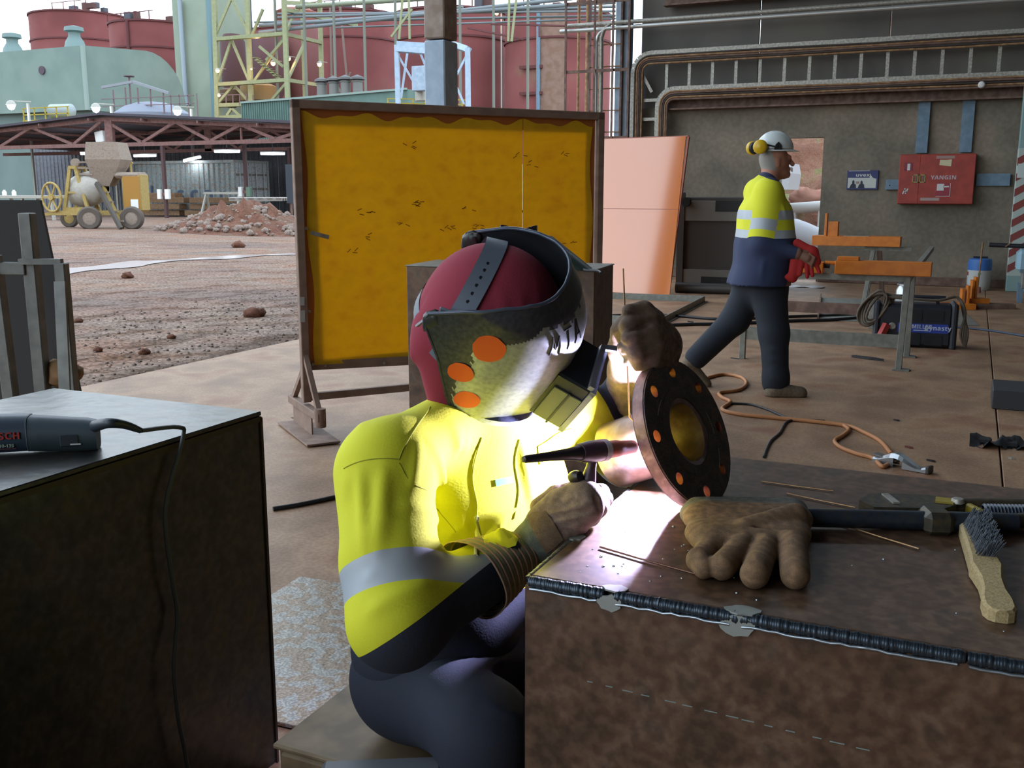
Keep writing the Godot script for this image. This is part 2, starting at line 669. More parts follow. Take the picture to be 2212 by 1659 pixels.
func net_mesh(net: Array) -> ArrayMesh:
	var remap := {}
	var v := PackedVector3Array()
	var n := PackedVector3Array()
	var ix := PackedInt32Array()
	for i in net[2]:
		if not remap.has(i):
			remap[i] = v.size()
			v.append(net[0][i])
			n.append(net[1][i])
		ix.append(remap[i])
	var a := []
	a.resize(Mesh.ARRAY_MAX)
	a[Mesh.ARRAY_VERTEX] = v
	a[Mesh.ARRAY_NORMAL] = n
	a[Mesh.ARRAY_INDEX] = ix
	var m := ArrayMesh.new()
	m.add_surface_from_arrays(Mesh.PRIMITIVE_TRIANGLES, a)
	return m
func shifted(net: Array, by: Vector3) -> Array:
	var v := PackedVector3Array()
	for p in net[0]:
		v.append(p + by)
	return [v, net[1], net[2]]

# ---------------------------------------------------------------- the building
const WZ := -17.0
const SX := -6.06
func build_structure():
	# floor: cast slabs with open joints
	var fl := struct("floor")
	box_part("subbase", Vector3(1.9, -0.2, -4.0), Vector3(16.4, 0.26, 26.6), M.concrete, fl)
	var xs := [SX, 0.24, 6.0, 10.0]
	var zs := [WZ - 0.2, -12.4, -2.6, 9.0]
	for i in 3:
		for j in 3:
			var a := Vector3(xs[i], 0, zs[j])
			var b := Vector3(xs[i + 1], 0, zs[j + 1])
			box_part("slab", Vector3((a.x + b.x) * 0.5, -0.075, (a.z + b.z) * 0.5), Vector3(b.x - a.x - 0.008, 0.15, b.z - a.z - 0.008), M.floor, fl, 0.004)
	# rear wall, with the door opening x -2.95..-2.285, up to 2.31 m
	var w := struct("wall_rear")
	var t := 0.22
	var zc := WZ - t * 0.5
	box_part("wall_panel", Vector3((-5.4 - 2.95) * 0.5, 1.425, zc), Vector3(2.45, 2.85, t), M.plaster, w)
	box_part("wall_panel", Vector3((-2.285 + 10.0) * 0.5, 1.425, zc), Vector3(12.285, 2.85, t), M.plaster, w)
	box_part("lintel", Vector3((-2.95 - 2.285) * 0.5, 2.58, zc), Vector3(0.665, 0.54, t), M.plaster, w)
	box_part("plinth", Vector3(3.8, 0.07, WZ + 0.03), Vector3(12.1, 0.14, 0.06), M.brown_steel, w, 0.01)
	box_part("plinth", Vector3(-4.2, 0.07, WZ + 0.03), Vector3(2.4, 0.14, 0.06), M.brown_steel, w, 0.01)
	for i in 8:                                        # sheet cladding above the girt
		box_part("cladding_sheet", Vector3(-4.4 + i * 2.0, 5.5, zc - 0.02 - 0.012 * (i % 2)), Vector3(1.99, 5.3, 0.06), M.panel, w, 0.01)
	# girts across the wall: lower web beam, upper beams
	var g := MB.new()
	for s in [[2.845, 3.13, 0.12], [4.45, 4.7, 0.14]]:
		g.box(Vector3(2.5, (s[0] + s[1]) * 0.5, WZ + 0.05), Vector3(15.2, s[1] - s[0] - 0.03, 0.02))
		g.box(Vector3(2.5, s[0] + 0.01, WZ + s[2] * 0.5), Vector3(15.2, 0.02, s[2]))
		g.box(Vector3(2.5, s[1] - 0.01, WZ + s[2] * 0.5), Vector3(15.2, 0.02, s[2]))
	var gb := MB.new()
	for i in 2:
		var o := MB.new()
		var lo: float = [2.8, 4.47][i]
		var hi: float = [3.06, 4.75][i]
		o.box(Vector3(2.55, (lo + hi) * 0.5, WZ + 0.03), Vector3(15.0, hi - lo, 0.05))
		o.box(Vector3(2.55, lo + 0.012, WZ + 0.1), Vector3(15.0, 0.024, 0.2))
		o.box(Vector3(2.55, hi - 0.012, WZ + 0.1), Vector3(15.0, 0.024, 0.2))
		obj("girt", o, M.brown_steel, w)
	# other sides and the roof, outside the frame
	var wr := struct("wall_right")
	for i in 5:
		box_part("cladding_sheet", Vector3(10.1, 4.5, -14.4 + i * 5.3), Vector3(0.2, 9.1, 5.29), M.panel, wr)
	var wf := struct("wall_front")
	box_part("cladding_sheet", Vector3(4.4, 4.5, 9.2), Vector3(11.4, 9.1, 0.2), M.panel, wf)
	var rf := struct("ceiling")
	for i in 6:
		box_part("roof_sheet", Vector3(1.9, 9.2, -15.4 + i * 4.45), Vector3(16.6, 0.12, 4.44), M.dark_roof, rf)
	for i in 6:
		box_part("rafter", Vector3(1.9, 8.9, -16.0 + i * 5.0), Vector3(16.2, 0.4, 0.2), M.brown_steel, rf)
	# columns on the open side
	var c := struct("column", "tall square column painted grey below, bare brown above, beside the yard", "column")
	var cz := -11.16
	box_part("upper_shaft", Vector3(SX, 6.13, cz), Vector3(0.276, 5.74, 0.346), M.concrete, c, 0.015)
	box_part("painted_shaft", Vector3(SX, 1.62, cz), Vector3(0.28, 3.24, 0.35), M.blue_grey, c, 0.015)
	for z in [1.2, -5.2]:
		if z > 0:
			var c2 := c.duplicate()
			c2.name = "column_001"
			add_child(c2)
			c2.position = Vector3(0, 0, z + 11.16)
			c2.set_meta("label", "square workshop column nearest the viewer on the open side")
	build_wall_services()

func build_wall_services():
	# corner column at the wall's free end
	var cc := struct("column_002", "blue-grey steel column at the free end of the rear wall", "column")
	var m := MB.new()
	m.box(Vector3(-5.62, 4.5, WZ + 0.05), Vector3(0.24, 9.0, 0.02))
	m.box(Vector3(-5.62, 4.5, WZ + 0.25), Vector3(0.24, 9.0, 0.02))
	m.box(Vector3(-5.62, 4.5, WZ + 0.15), Vector3(0.015, 9.0, 0.2))
	obj("column_section", m, M.blue_grey, cc)
	# caged access ladder
	var ld := thing("access_ladder", "rusty brown access ladder with thin rungs beside wall-end column", "ladder", Vector3(-5.9, 0, WZ + 0.3))
	for x in [-0.29, 0.29]:
		bar_part("stile", Vector3(x, 0, 0), Vector3(x, 9.0, 0), 0.035, 0.07, M.brown_steel, ld, Vector3.BACK)
	for i in 24:
		tube_part("rung", [Vector3(-0.27, 0.3 + i * 0.36, 0), Vector3(0.27, 0.3 + i * 0.36, 0)], 0.012, M.rust_pipe, ld, 6)
	for i in 5:
		bar_part("cage_hoop", Vector3(-0.62, 2.35 + i * 1.1, 0.25), Vector3(0.5, 2.35 + i * 1.1, 0.25), 0.02, 0.05, M.brown_steel, ld)
	for x in [-0.62, -0.1, 0.22, 0.5]:
		bar_part("cage_strip", Vector3(x, 2.3, 0.27), Vector3(x, 8.9, 0.27), 0.035, 0.02, M.brown_steel, ld, Vector3.BACK)
	# thin vertical pipes rising past the wall end
	var px := [-6.62, -6.44, -6.22]
	for i in 3:
		var o := obj("riser_pipe", _tube([Vector3(px[i], 0, WZ - 0.3), Vector3(px[i], 9.2, WZ - 0.3)], [0.025, 0.045, 0.035][i]), M.rust_pipe)
		tag(o, ["thin rusty riser pipe farthest from the rear wall end", "thicker rusty riser pipe between two thinner ones", "thin rusty riser pipe nearest the rear wall end"][i], "pipe", "riser pipes past the wall end")
	for i in 2:
		var x: float = [-6.02, -5.93][i]
		var o := obj("conduit_pipe", _tube(smooth_path([Vector3(x, 0.0, WZ + 0.42), Vector3(x, 3.6, WZ + 0.42), Vector3(x, 3.95 + i * 0.06, WZ + 0.42), Vector3(x + 0.15, 4.12 + i * 0.08, WZ + 0.42), Vector3(x + 0.6, 4.14 + i * 0.08, WZ + 0.42), Vector3(9.9, 4.14 + i * 0.08, WZ + 0.42)], 5), 0.035), M.bright_pipe if i == 0 else M.galv)
		tag(o, ["bright conduit running up wall end then along the rear wall", "upper conduit of the pair along rear wall above cable tray"][i], "pipe", "conduits on rear wall")
	# cable tray: two parallel runs of side rail and cables, bent down at the left
	var tr := thing("cable_tray", "ladder-type cable tray bent down at the wall end, carrying brown cables", "cable tray", Vector3(0, 0, WZ + 0.2))
	for k in 2:
		var y: float = [3.72, 3.13][k]
		var x: float = [-5.42, -4.98][k]
		var rad: float = [0.3, 0.28][k]
		var path := [Vector3(x, 0.4, 0), Vector3(x, y - rad, 0), Vector3(x + rad * 0.29, y - rad * 0.29, 0), Vector3(x + rad, y, 0), Vector3(9.9, y, 0)]
		var rl := MB.new()
		var sp := [Vector3(x, 0.4, 0), Vector3(x, y - rad, 0)]
		for q in 7:
			var a := PI - q * PI / 12.0
			sp.append(Vector3(x + rad + rad * cos(a), y - rad + rad * sin(a), 0))
		sp.append(Vector3(9.9, y, 0))
		for q in sp.size() - 1:
			rl.bar(sp[q], sp[q + 1], 0.012, 0.02, Vector3.UP)
		for q in sp.size() - 1:
			rl.bar(sp[q] + Vector3(0, 0, 0.04), sp[q + 1] + Vector3(0, 0, 0.04), 0.09, 0.014, Vector3.BACK)
		obj("side_rail", rl, M.galv, tr)
		for cbl in 5:
			var off := -0.035 - cbl * 0.032
			var r2 := rad - off if k == 0 else rad - off
			var cp := [Vector3(x - off, 0.4, 0.05), Vector3(x - off, y - rad, 0.05)]
			var rr := rad + off
			for q in 7:
				var a := PI - q * PI / 12.0
				cp.append(Vector3(x + rad + rr * cos(a), y - rad + rr * sin(a), 0.05))
			for q in 12:
				cp.append(Vector3(-4.2 + q * 1.28, y + off + 0.006 * sin(q * 2.3 + cbl), 0.05 + 0.008 * sin(q * 1.7 + cbl * 2.0)))
			tube_part("cable", cp, 0.0165, [M.cable, M.rust_pipe, M.brown_steel][(cbl + k) % 3], tr, 6)
	for i in 28:
		box_part("rung", Vector3(-4.85 + i * 0.385, 3.36, 0.0), Vector3(0.05, 0.5, 0.02), M.galv, tr)
	for i in 8:
		box_part("rung", Vector3(-5.14, 0.8 + i * 0.31, 0.0), Vector3(0.42, 0.05, 0.02), M.galv, tr)
	bar_part("rung", Vector3(-5.36, 3.55, 0), Vector3(-5.1, 3.1, 0), 0.05, 0.02, M.galv, tr, Vector3.BACK)
	# vertical ducts, fire cabinet and signs
	for i in 2:
		var x: float = [-0.82, -0.2][i]
		var o := MB.new()
		o.box(Vector3(x, 2.42, WZ + 0.03), Vector3(0.16, 0.76, 0.06), Basis(), 0.006)
		o.box(Vector3(x, 2.42, WZ + 0.065), Vector3(0.17, 0.76, 0.008))
		tag(obj("cable_duct", o, M.duct_blue), ["blue-grey vertical cable duct above the small-handle half of red cabinet", "blue-grey vertical cable duct above far end of red cabinet"][i], "duct")
	var o2 := MB.new()
	o2.box(Vector3(0.22, 1.63, WZ + 0.034), Vector3(0.46, 0.17, 0.06), Basis(), 0.006)
	o2.box(Vector3(0.22, 1.63, WZ + 0.068), Vector3(0.46, 0.18, 0.008))
	tag(obj("cable_duct", o2, M.duct_blue), "horizontal blue-grey cable duct between red cabinet and striped post", "duct")
	var jb := thing("junction_box", "small grey-blue junction box on wall beside the red cabinet", "junction box", Vector3(-1.2, 1.56, WZ + 0.03))
	box_part("case", Vector3.ZERO, Vector3(0.2, 0.16, 0.06), M.duct_blue, jb, 0.008)
	box_part("cover", Vector3(0, 0, 0.033), Vector3(0.19, 0.15, 0.008), M.duct_blue, jb, 0.003)
	tube_part("gland", [Vector3(-0.04, -0.01, 0.036), Vector3(-0.04, -0.01, 0.042)], 0.012, M.black, jb, 8)
	var lm := thing("wall_lamp", "small round white bulkhead lamp on the steel girt", "lamp", Vector3(-0.05, 3.0, WZ + 0.26))
	lathe_part("base", [Vector2(0, -0.05), Vector2(0.05, -0.05), Vector2(0.06, -0.02), Vector2(0.06, 0)], 14, aim(Vector3.ZERO, Vector3.BACK), M.galv, lm)
	lathe_part("globe", [Vector2(0.052, 0), Vector2(0.05, 0.03), Vector2(0.035, 0.055), Vector2(0, 0.062)], 14, aim(Vector3.ZERO, Vector3.BACK), M.white, lm)
	fire_cabinet()
	uvex_sign()

func _tube(pts: Array, r, sides := 10) -> MB:
	var k := MB.new()
	k.tube(pts, r, sides)
	return k

func fire_cabinet():
	var red := mottled([0.25, hexc("8f3227"), 0.75, hexc("a03a2c")], 0.5, 0.02, 0.5, 0.0, 21)
	var t := thing("fire_cabinet", "red two-door fire hose cabinet with white signs on the rear wall", "cabinet", Vector3(-0.57, 1.265, WZ + 0.005))
	box_part("body", Vector3(0, 0.375, 0.1), Vector3(1.07, 0.75, 0.2), red, t, 0.008)
	var wh := plain(hexc("c9c9c4"), 0.7)
	var cream := plain(hexc("c5bf9a"), 0.8)
	var dr := [[-0.385, 0.29, "door"], [0.145, 0.77, "door"]]
	for d in dr:
		var o := box_part("door", Vector3(d[0], 0.375, 0.208), Vector3(d[1], 0.735, 0.014), red, t, 0.004)
		var hx: float = d[0] + (0.09 if d[0] < 0 else -0.34)
		var fr := MB.new()
		for s in [-1, 1]:
			fr.box(Vector3(hx + s * 0.036, 0.385, 0.219), Vector3(0.012, 0.12, 0.01))
			fr.box(Vector3(hx, 0.385 + s * 0.054, 0.219), Vector3(0.084, 0.012, 0.01))
		obj("handle_frame", fr, plain(hexc("9c9a5c"), 0.6), o)
		box_part("handle", Vector3(hx + 0.008, 0.385, 0.218), Vector3(0.026, 0.085, 0.008), plain(hexc("6d5a50"), 0.5), o)
	# printed plates
	var p1 := MB.new(); p1.box(Vector3(-0.405, 0.565, 0.2165), Vector3(0.12, 0.125, 0.004))
	var s1 := obj("sign_plate", p1, plain(hexc("7c2b3a"), 0.6), t)
	box_part("extinguisher_picture", Vector3(-0.4, 0.56, 0.22), Vector3(0.042, 0.1, 0.004), wh, s1, 0.003)
	var n := MB.new()
	for q in [[-0.462, 0.152, -0.43, 0.24], [-0.425, 0.158, -0.39, 0.235]]:
		n.bar(Vector3(q[0], q[1], 0.219), Vector3(q[2], q[3], 0.219), 0.018, 0.004, Vector3.BACK)
	n.bar(Vector3(-0.448, 0.215, 0.219), Vector3(-0.405, 0.175, 0.219), 0.02, 0.004, Vector3.BACK)
	obj("lightning_mark", n, wh, t)
	var plate := PackedVector2Array([Vector2(-0.015, -0.08), Vector2(0.15, -0.1), Vector2(0.155, 0.005), Vector2(0.08, -0.005), Vector2(-0.01, -0.002)])
	var pp := MB.new(); pp.prism(plate, 0.004, Transform3D(Basis(), Vector3(0.045, 0.665, 0.2155)))
	obj("paper_notice", pp, cream, t)
	box_part("label_strip", Vector3(0.11, 0.7, 0.217), Vector3(0.26, 0.042, 0.004), plain(hexc("9b7d75"), 0.7), t)
	var word := put_text("lettering", "YANGIN", 0.058, Transform3D(Basis(), Vector3(0.105, 0.4, 0.2165)), plain(hexc("b3a7ad"), 0.7), t, 1.15)
	var sg := MB.new(); sg.box(Vector3(0.11, 0.22, 0.2165), Vector3(0.2, 0.2, 0.004))
	var sn := obj("sign_plate", sg, plain(hexc("8e2f3c"), 0.6), t)
	box_part("hose_picture", Vector3(0.07, 0.255, 0.22), Vector3(0.1, 0.1, 0.004), wh, sn)
	var hz := MB.new()
	hz.bar(Vector3(0.11, 0.26, 0.22), Vector3(0.19, 0.265, 0.22), 0.02, 0.004, Vector3.BACK)
	for q in [[0.012, 0.12, 0.208, 0.12], [0.208, 0.12, 0.208, 0.318]]:
		hz.bar(Vector3(q[0], q[1], 0.22), Vector3(q[2], q[3], 0.22), 0.006, 0.004, Vector3.BACK)
	obj("sign_border", hz, wh, sn)
	box_part("label_strip", Vector3(-0.07, 0.075, 0.217), Vector3(0.27, 0.045, 0.004), plain(hexc("a08f88"), 0.7), t)

func uvex_sign():
	var t := thing("safety_sign", "small blue and white safety notice board with two dark figures", "sign", Vector3(-1.89, 1.49, WZ + 0.005))
	var blue := plain(hexc("2c3563"), 0.5)
	box_part("board", Vector3(0.235, 0.145, 0.012), Vector3(0.47, 0.3, 0.024), blue, t, 0.003)
	var wp := PackedVector2Array([Vector2(0.015, 0.02), Vector2(0.44, 0.02), Vector2(0.445, 0.165)])
	for i in 7:
		var a := -PI * 0.5 - i * PI / 12.0
		wp.append(Vector2(0.44 + 0.085 * cos(a), 0.25 + 0.085 * sin(a)))
	wp.append(Vector2(0.345, 0.215)); wp.append(Vector2(0.34, 0.18)); wp.append(Vector2(0.015, 0.18))
	var p := MB.new(); p.prism(wp, 0.003, Transform3D(Basis(), Vector3(0, 0, 0.0235)))
	var wh := plain(hexc("bfc3bb"), 0.6)
	obj("white_field", p, wh, t)
	box_part("top_line", Vector3(0.18, 0.287, 0.0245), Vector3(0.32, 0.008, 0.003), wh, t)
	put_text("lettering", "uvex", 0.05, Transform3D(Basis(), Vector3(0.235, 0.222, 0.0245)), wh, t, 1.35)
	for i in 2:
		var x: float = [0.1, 0.225][i]
		var f := MB.new()
		f.prism(PackedVector2Array([Vector2(-0.055, 0.0), Vector2(0.045, 0.0), Vector2(0.04, 0.055), Vector2(0.018, 0.065), Vector2(0.016, 0.11 - i * 0.012), Vector2(-0.0, 0.125 - i * 0.005), Vector2(-0.016, 0.11 - i * 0.012), Vector2(-0.016, 0.068), Vector2(-0.035, 0.055)]), 0.002, Transform3D(Basis(), Vector3(x, 0.02, 0.0268)))
		obj("printed_figure", f, plain(hexc("262c3c"), 0.6), t)
	box_part("printed_patch", Vector3(0.165, 0.105, 0.0272), Vector3(0.05, 0.04, 0.001), plain(hexc("9a8478"), 0.6), t)

# ---------------------------------------------------------------- the yard outside
func yard_y(x: float, z: float) -> float:
	var d := maxf(SX - x, WZ - 0.25 - z)
	return -0.05 + 0.38 * smoothstep(0.0, 26.0, d) + 0.03 * sin(x * 0.43 + z * 0.31) * smoothstep(1.0, 8.0, d)
func mound(c: Vector3, rx: float, rz: float, h: float, seed_: int, rough := 0.25) -> MB:
	var f := FastNoiseLite.new()
	f.seed = seed_
	f.frequency = 1.1
	f.fractal_octaves = 4
	var g := []
	for j in 25:
		var row := []
		for i in 49:
			var u := -1.0 + i / 24.0
			var w := -1.0 + j / 12.0
			var r := sqrt(u * u + w * w)
			var k := maxf(0.0, 1.0 - r)
			k = k * k * (3.0 - 2.0 * k)
			var p := Vector3(c.x + u * rx, 0, c.z + w * rz)
			p.y = yard_y(p.x, p.z) - 0.05 + h * k * (1.0 + rough * f.get_noise_2d(p.x * 1.5, p.z * 1.5)) + k * rough * h * 0.9 * f.get_noise_2d(p.x * 3.7, p.z * 3.7)
			row.append(p)
		g.append(row)
	var b := MB.new()
	b.sheet(g)
	return b
func rock_mesh(r: Vector3, seed_: int) -> ArrayMesh:
	var f := FastNoiseLite.new()
	f.seed = seed_
	f.frequency = 0.9
	var g := []
	for j in 9:
		var row := []
		for i in 12:
			var a := TAU * i / 12.0
			var b := -PI * 0.5 + PI * j / 8.0
			var d := Vector3(cos(a) * cos(b), sin(b), sin(a) * cos(b))
			row.append(d * r * (1.0 + 0.55 * f.get_noise_3d(d.x * 1.6, d.y * 1.6, d.z * 1.6)))
		g.append(row)
	var b2 := MB.new()
	b2.sheet(g, true)
	return b2.mesh()

func build_yard():
	var g := []
	var zs := []
	var z := 12.0
	while z > -180.0:
		zs.append(z)
		z -= clampf(0.5 + (-z - 5.0) * 0.06, 0.8, 14.0)
	var xs := []
	var x := 40.0
	while x > -190.0:
		xs.append(x)
		x -= 6.0 if x > -2.0 else clampf(0.4 + (SX - x) * 0.06, 0.6, 14.0)
	for zz in zs:
		var row := []
		for xx in xs:
			var inside: bool = xx > SX + 0.1 and zz > WZ + 0.1
			row.append(Vector3(xx, -0.5 if inside else yard_y(xx, zz), zz))
		g.append(row)
	var b := MB.new()
	b.sheet(g)
	var gr := struct("ground")
	obj("earth_surface", b, M.earth, gr)
	# a wet run of clay water across the yard
	var wet := plain(Color(0.506, 0.435, 0.420), 0.28)
	bumpy(wet, 0.02, 2.0, 0.25)
	wet.uv1_triplanar = true
	wet.uv1_world_triplanar = true
	var line := [Vector3(-14.211, 0.180, -11.821), Vector3(-14.504, 0.180, -12.743), Vector3(-14.597, 0.180, -13.608), Vector3(-14.694, 0.200, -14.674), Vector3(-14.674, 0.220, -15.789), Vector3(-14.442, 0.240, -16.779), Vector3(-14.303, 0.250, -17.827), Vector3(-13.915, 0.260, -18.647)]
	var sp := smooth_path(line, 5)
	var pg := []
	for i in sp.size():
		var w := 0.18 + 0.16 * sin(i * 0.55) + (0.35 if i < 16 else 0.12)
		var row := []
		for k in 5:
			var p: Vector3 = sp[i] + Vector3(0.75, 0, 0.65) * ((k - 2) * 0.5 * w)
			p.y = yard_y(p.x, p.z) + 0.012
			row.append(p)
		pg.append(row)
	var wb := MB.new()
	wb.sheet(pg)
	tag(obj("puddle", wb, wet), "narrow shallow run of muddy water across the red yard", "puddle")
	# gravel near the slab edge: too small to pick apart
	var mm := MultiMesh.new()
	mm.transform_format = MultiMesh.TRANSFORM_3D
	mm.mesh = rock_mesh(Vector3(0.5, 0.35, 0.42), 3)
	mm.instance_count = 2600
	for i in 2600:
		var px_ := SX - 0.1 - 3.6 * pow(rng.randf(), 1.4)
		var pz := -3.0 - 9.5 * rng.randf()
		var s := 0.012 + 0.03 * pow(rng.randf(), 4.0)
		mm.set_instance_transform(i, Transform3D(Basis.from_euler(Vector3(0, rng.randf() * TAU, 0)).scaled(Vector3.ONE * s), Vector3(px_, yard_y(px_, pz) + s * 0.1, pz)))
	var mi := MultiMeshInstance3D.new()
	mi.multimesh = mm
	mi.name = "gravel"
	mi.material_override = mottled([0.2, Color(0.333, 0.278, 0.247), 0.5, Color(0.451, 0.388, 0.345), 0.8, Color(0.529, 0.486, 0.447)], 3.0, 0.03, 0.95, 0.0, 31)
	add_child(mi)
	tag(mi, "loose gravel scattered over earth along the slab edge", "gravel", "", "stuff")
	# stones that stand out
	var rk := bumpy(mottled([0.2, Color(0.294, 0.184, 0.133), 0.55, Color(0.392, 0.239, 0.169), 0.85, Color(0.463, 0.318, 0.235)], 4.0, 0.03, 0.95, 0.0, 32), 0.05, 6.0, 0.8)
	var st := [[Vector3(-7.891, 0.000, -9.680), 0.105, "brown lump of rock lying alone on the yard beyond the gravel"], [Vector3(-6.999, -0.050, -6.974), 0.05, "dark flat stone at front of the gravel, nearest the black box"], [Vector3(-9.260, -0.040, -7.728), 0.05, "small dark stone in yard between the two grey frame legs"], [Vector3(-9.348, -0.040, -8.340), 0.045, "small dark stone beside the slanted frame leg"], [Vector3(-12.952, 0.100, -12.651), 0.09, "small dark stone on the red earth below the puddle"], [Vector3(-7.504, -0.050, -6.894), 0.045, "rounded stone in the gravel, alone at its near side"], [Vector3(-7.483, -0.040, -7.841), 0.04, "pale stone amid the gravel"], [Vector3(-16.838, 0.240, -20.165), 0.14, "small brown rock just before the rubble heap"]]
	for i in st.size():
		var p: Vector3 = st[i][0]
		var r: float = st[i][1]
		var o := obj("rock", rock_mesh(Vector3(r * 1.25, r * 0.72, r), 40 + i), rk)
		o.position = Vector3(p.x, yard_y(p.x, p.z) + r * 0.38, p.z)
		o.rotation.y = 0.6 + i
		tag(o, st[i][2], "rock", "stones on the yard")
	# heaps of earth and rubble
	var h1 := obj("rubble_heap", mound(Vector3(-21.3, 0, -26.0), 3.6, 3.0, 0.85, 5, 0.5), M.earth_red)
	tag(h1, "low heap of red earth and rubble beside the mixer", "heap")
	var h2 := obj("earth_heap", mound(Vector3(-24.3, 0, -18.6), 2.4, 1.9, 0.8, 8), mottled([0.25, Color(0.443, 0.365, 0.286), 0.7, Color(0.506, 0.435, 0.349)], 0.5, 0.02, 0.97, 0.0, 33))
	tag(h2, "low mound of brown earth in front of the mixer wheel", "heap")
	var mm2 := MultiMesh.new()
	mm2.transform_format = MultiMesh.TRANSFORM_3D
	mm2.mesh = rock_mesh(Vector3(0.5, 0.4, 0.45), 9)
	mm2.instance_count = 420
	for i in 420:
		var a := rng.randf() * TAU
		var r := sqrt(rng.randf()) * 0.85
		var xx := -21.3 + cos(a) * r * 3.6
		var zz := -26.0 + sin(a) * r * 3.0
		var k := 1.0 - r
		var s := 0.08 + 0.2 * pow(rng.randf(), 3.0)
		mm2.set_instance_transform(i, Transform3D(Basis.from_euler(Vector3(rng.randf(), rng.randf() * TAU, 0)).scaled(Vector3.ONE * s), Vector3(xx, yard_y(xx, zz) + 0.8 * k * k * (3 - 2 * k), zz)))
	var mi2 := MultiMeshInstance3D.new()
	mi2.multimesh = mm2
	mi2.name = "rubble"
	mi2.material_override = mottled([0.2, Color(0.435, 0.310, 0.247), 0.5, Color(0.494, 0.435, 0.396), 0.8, Color(0.573, 0.529, 0.498)], 1.3, 0.03, 0.95, 0.0, 34)
	add_child(mi2)
	tag(mi2, "broken stones strewn over the red earth heap", "rubble", "", "stuff")
	build_shed()
	build_mixer()
	build_behind_door()

func build_shed():
	var steel := mottled([0.25, Color(0.420, 0.298, 0.278), 0.75, Color(0.486, 0.349, 0.325)], 0.5, 0.02, 0.8, 0.0, 41)
	var dk := plain(Color(0.267, 0.247, 0.278), 0.9)
	var sh := thing("open_shed", "wide open shed with pinkish-brown roof trusses and thin posts", "shed", Vector3(0, 0, 0))
	var roof := MB.new()
	var zf := -32.6
	var zb := -46.0
	for q in [[-49.0, 3.85, -34.3, 4.68], [-34.3, 4.68, -22.0, 3.92]]:
		var a := Vector3(q[0], q[1], zf)
		var b := Vector3(q[2], q[3], zf)
		roof.prism(PackedVector2Array([Vector2(a.x, a.y), Vector2(b.x, b.y), Vector2(b.x, b.y + 0.1), Vector2(a.x, a.y + 0.1)]), zb - zf, Transform3D(Basis(), Vector3(0, 0, zf)))
	obj("roof_sheeting", roof, dk, sh)
	for k in 3:
		var z := -33.0 - k * 6.2
		bar_part("bottom_chord", Vector3(-48.5, 3.45, z), Vector3(-22.2, 3.43, z), 0.16, 0.16, steel, sh)
		bar_part("top_chord", Vector3(-48.5, 3.82, z), Vector3(-34.3, 4.53, z), 0.14, 0.16, steel, sh)
		bar_part("top_chord", Vector3(-34.3, 4.53, z), Vector3(-22.2, 3.82, z), 0.14, 0.16, steel, sh)
		bar_part("king_post", Vector3(-34.2, 3.4, z), Vector3(-34.2, 4.5, z), 0.42, 0.16, steel, sh, Vector3.BACK)
		var nodes := [[-43.5, 0], [-41.0, 0], [-38.9, 1], [-36.4, 0], [-34.5, 1], [-32.4, 0], [-30.5, 1], [-28.7, 0], [-27.1, 1], [-25.4, 0], [-23.6, 1]]
		for i in nodes.size() - 1:
			var ya: float = 3.5 if nodes[i][1] == 0 else _truss_y(nodes[i][0])
			var yb: float = 3.5 if nodes[i + 1][1] == 0 else _truss_y(nodes[i + 1][0])
			bar_part("web_member", Vector3(nodes[i][0], ya, z), Vector3(nodes[i + 1][0], yb, z), 0.1, 0.12, steel, sh)
		bar_part("web_member", Vector3(-27.1, 3.5, z), Vector3(-27.1, 3.98, z), 0.06, 0.08, steel, sh, Vector3.BACK)
	for i in 9:
		bar_part("purlin", Vector3(-47.0 + i * 3.0, _truss_y(-47.0 + i * 3.0) + 0.02, zf), Vector3(-47.0 + i * 3.0, _truss_y(-47.0 + i * 3.0) + 0.02, zb), 0.06, 0.1, steel, sh)
	var post := [[-31.3, -33.0], [-28.3, -34.6], [-29.0, -38.6], [-44.0, -33.0], [-24.0, -39.2]]
	for p in post:
		bar_part("post", Vector3(p[0], yard_y(p[0], p[1]) - 0.2, p[1]), Vector3(p[0], 3.45, p[1]), 0.13, 0.13, plain(Color(0.290, 0.196, 0.196), 0.8), sh, Vector3.BACK)
	# rear wall of the shed, sheet by sheet
	var cl := mottled([0.25, Color(0.345, 0.353, 0.376), 0.75, Color(0.392, 0.400, 0.424)], 0.4, 0.02, 0.7, 0.0, 42)
	for i in 12:
		var s := MB.new()
		for r in 6:
			s.prism(PackedVector2Array([Vector2(0, 0), Vector2(0.12, 0), Vector2(0.15, 0.04), Vector2(0.25, 0.04), Vector2(0.28, 0), Vector2(0.3, 0), Vector2(0.3, -0.02), Vector2(0, -0.02)]), 3.9, Transform3D(Basis(Vector3(1, 0, 0), Vector3(0, 0, 1), Vector3(0, 1, 0)), Vector3(-52.0 + i * 1.82 + r * 0.3, 0.1, -44.0)))
		obj("wall_sheet", s, cl, sh)
	# fluorescent tubes
	var tubes := [[Vector3(-39.270, 3.253, -36.000), Vector3(-38.756, 3.245, -36.000)], [Vector3(-35.393, 3.073, -35.500), Vector3(-34.106, 3.075, -35.500)], [Vector3(-33.410, 2.846, -36.500), Vector3(-32.703, 3.036, -36.890)], [Vector3(-30.669, 3.204, -35.500), Vector3(-29.313, 3.182, -35.500)], [Vector3(-28.541, 3.089, -36.000), Vector3(-27.302, 3.070, -36.000)]]
	var glow := plain(Color(0.808, 0.808, 0.808), 0.5)
	glow.emission_enabled = true
	glow.emission = Color(0.9, 0.95, 1.0)
	glow.emission_energy_multiplier = 6.0
	var names := ["short fluorescent lamp half hidden by the mixer hopper", "fluorescent lamp over the container, nearest the mixer", "tilted fluorescent lamp in the shed", "fluorescent lamp above the container's dark lettering", "fluorescent lamp beside the yellow screen's edge"]
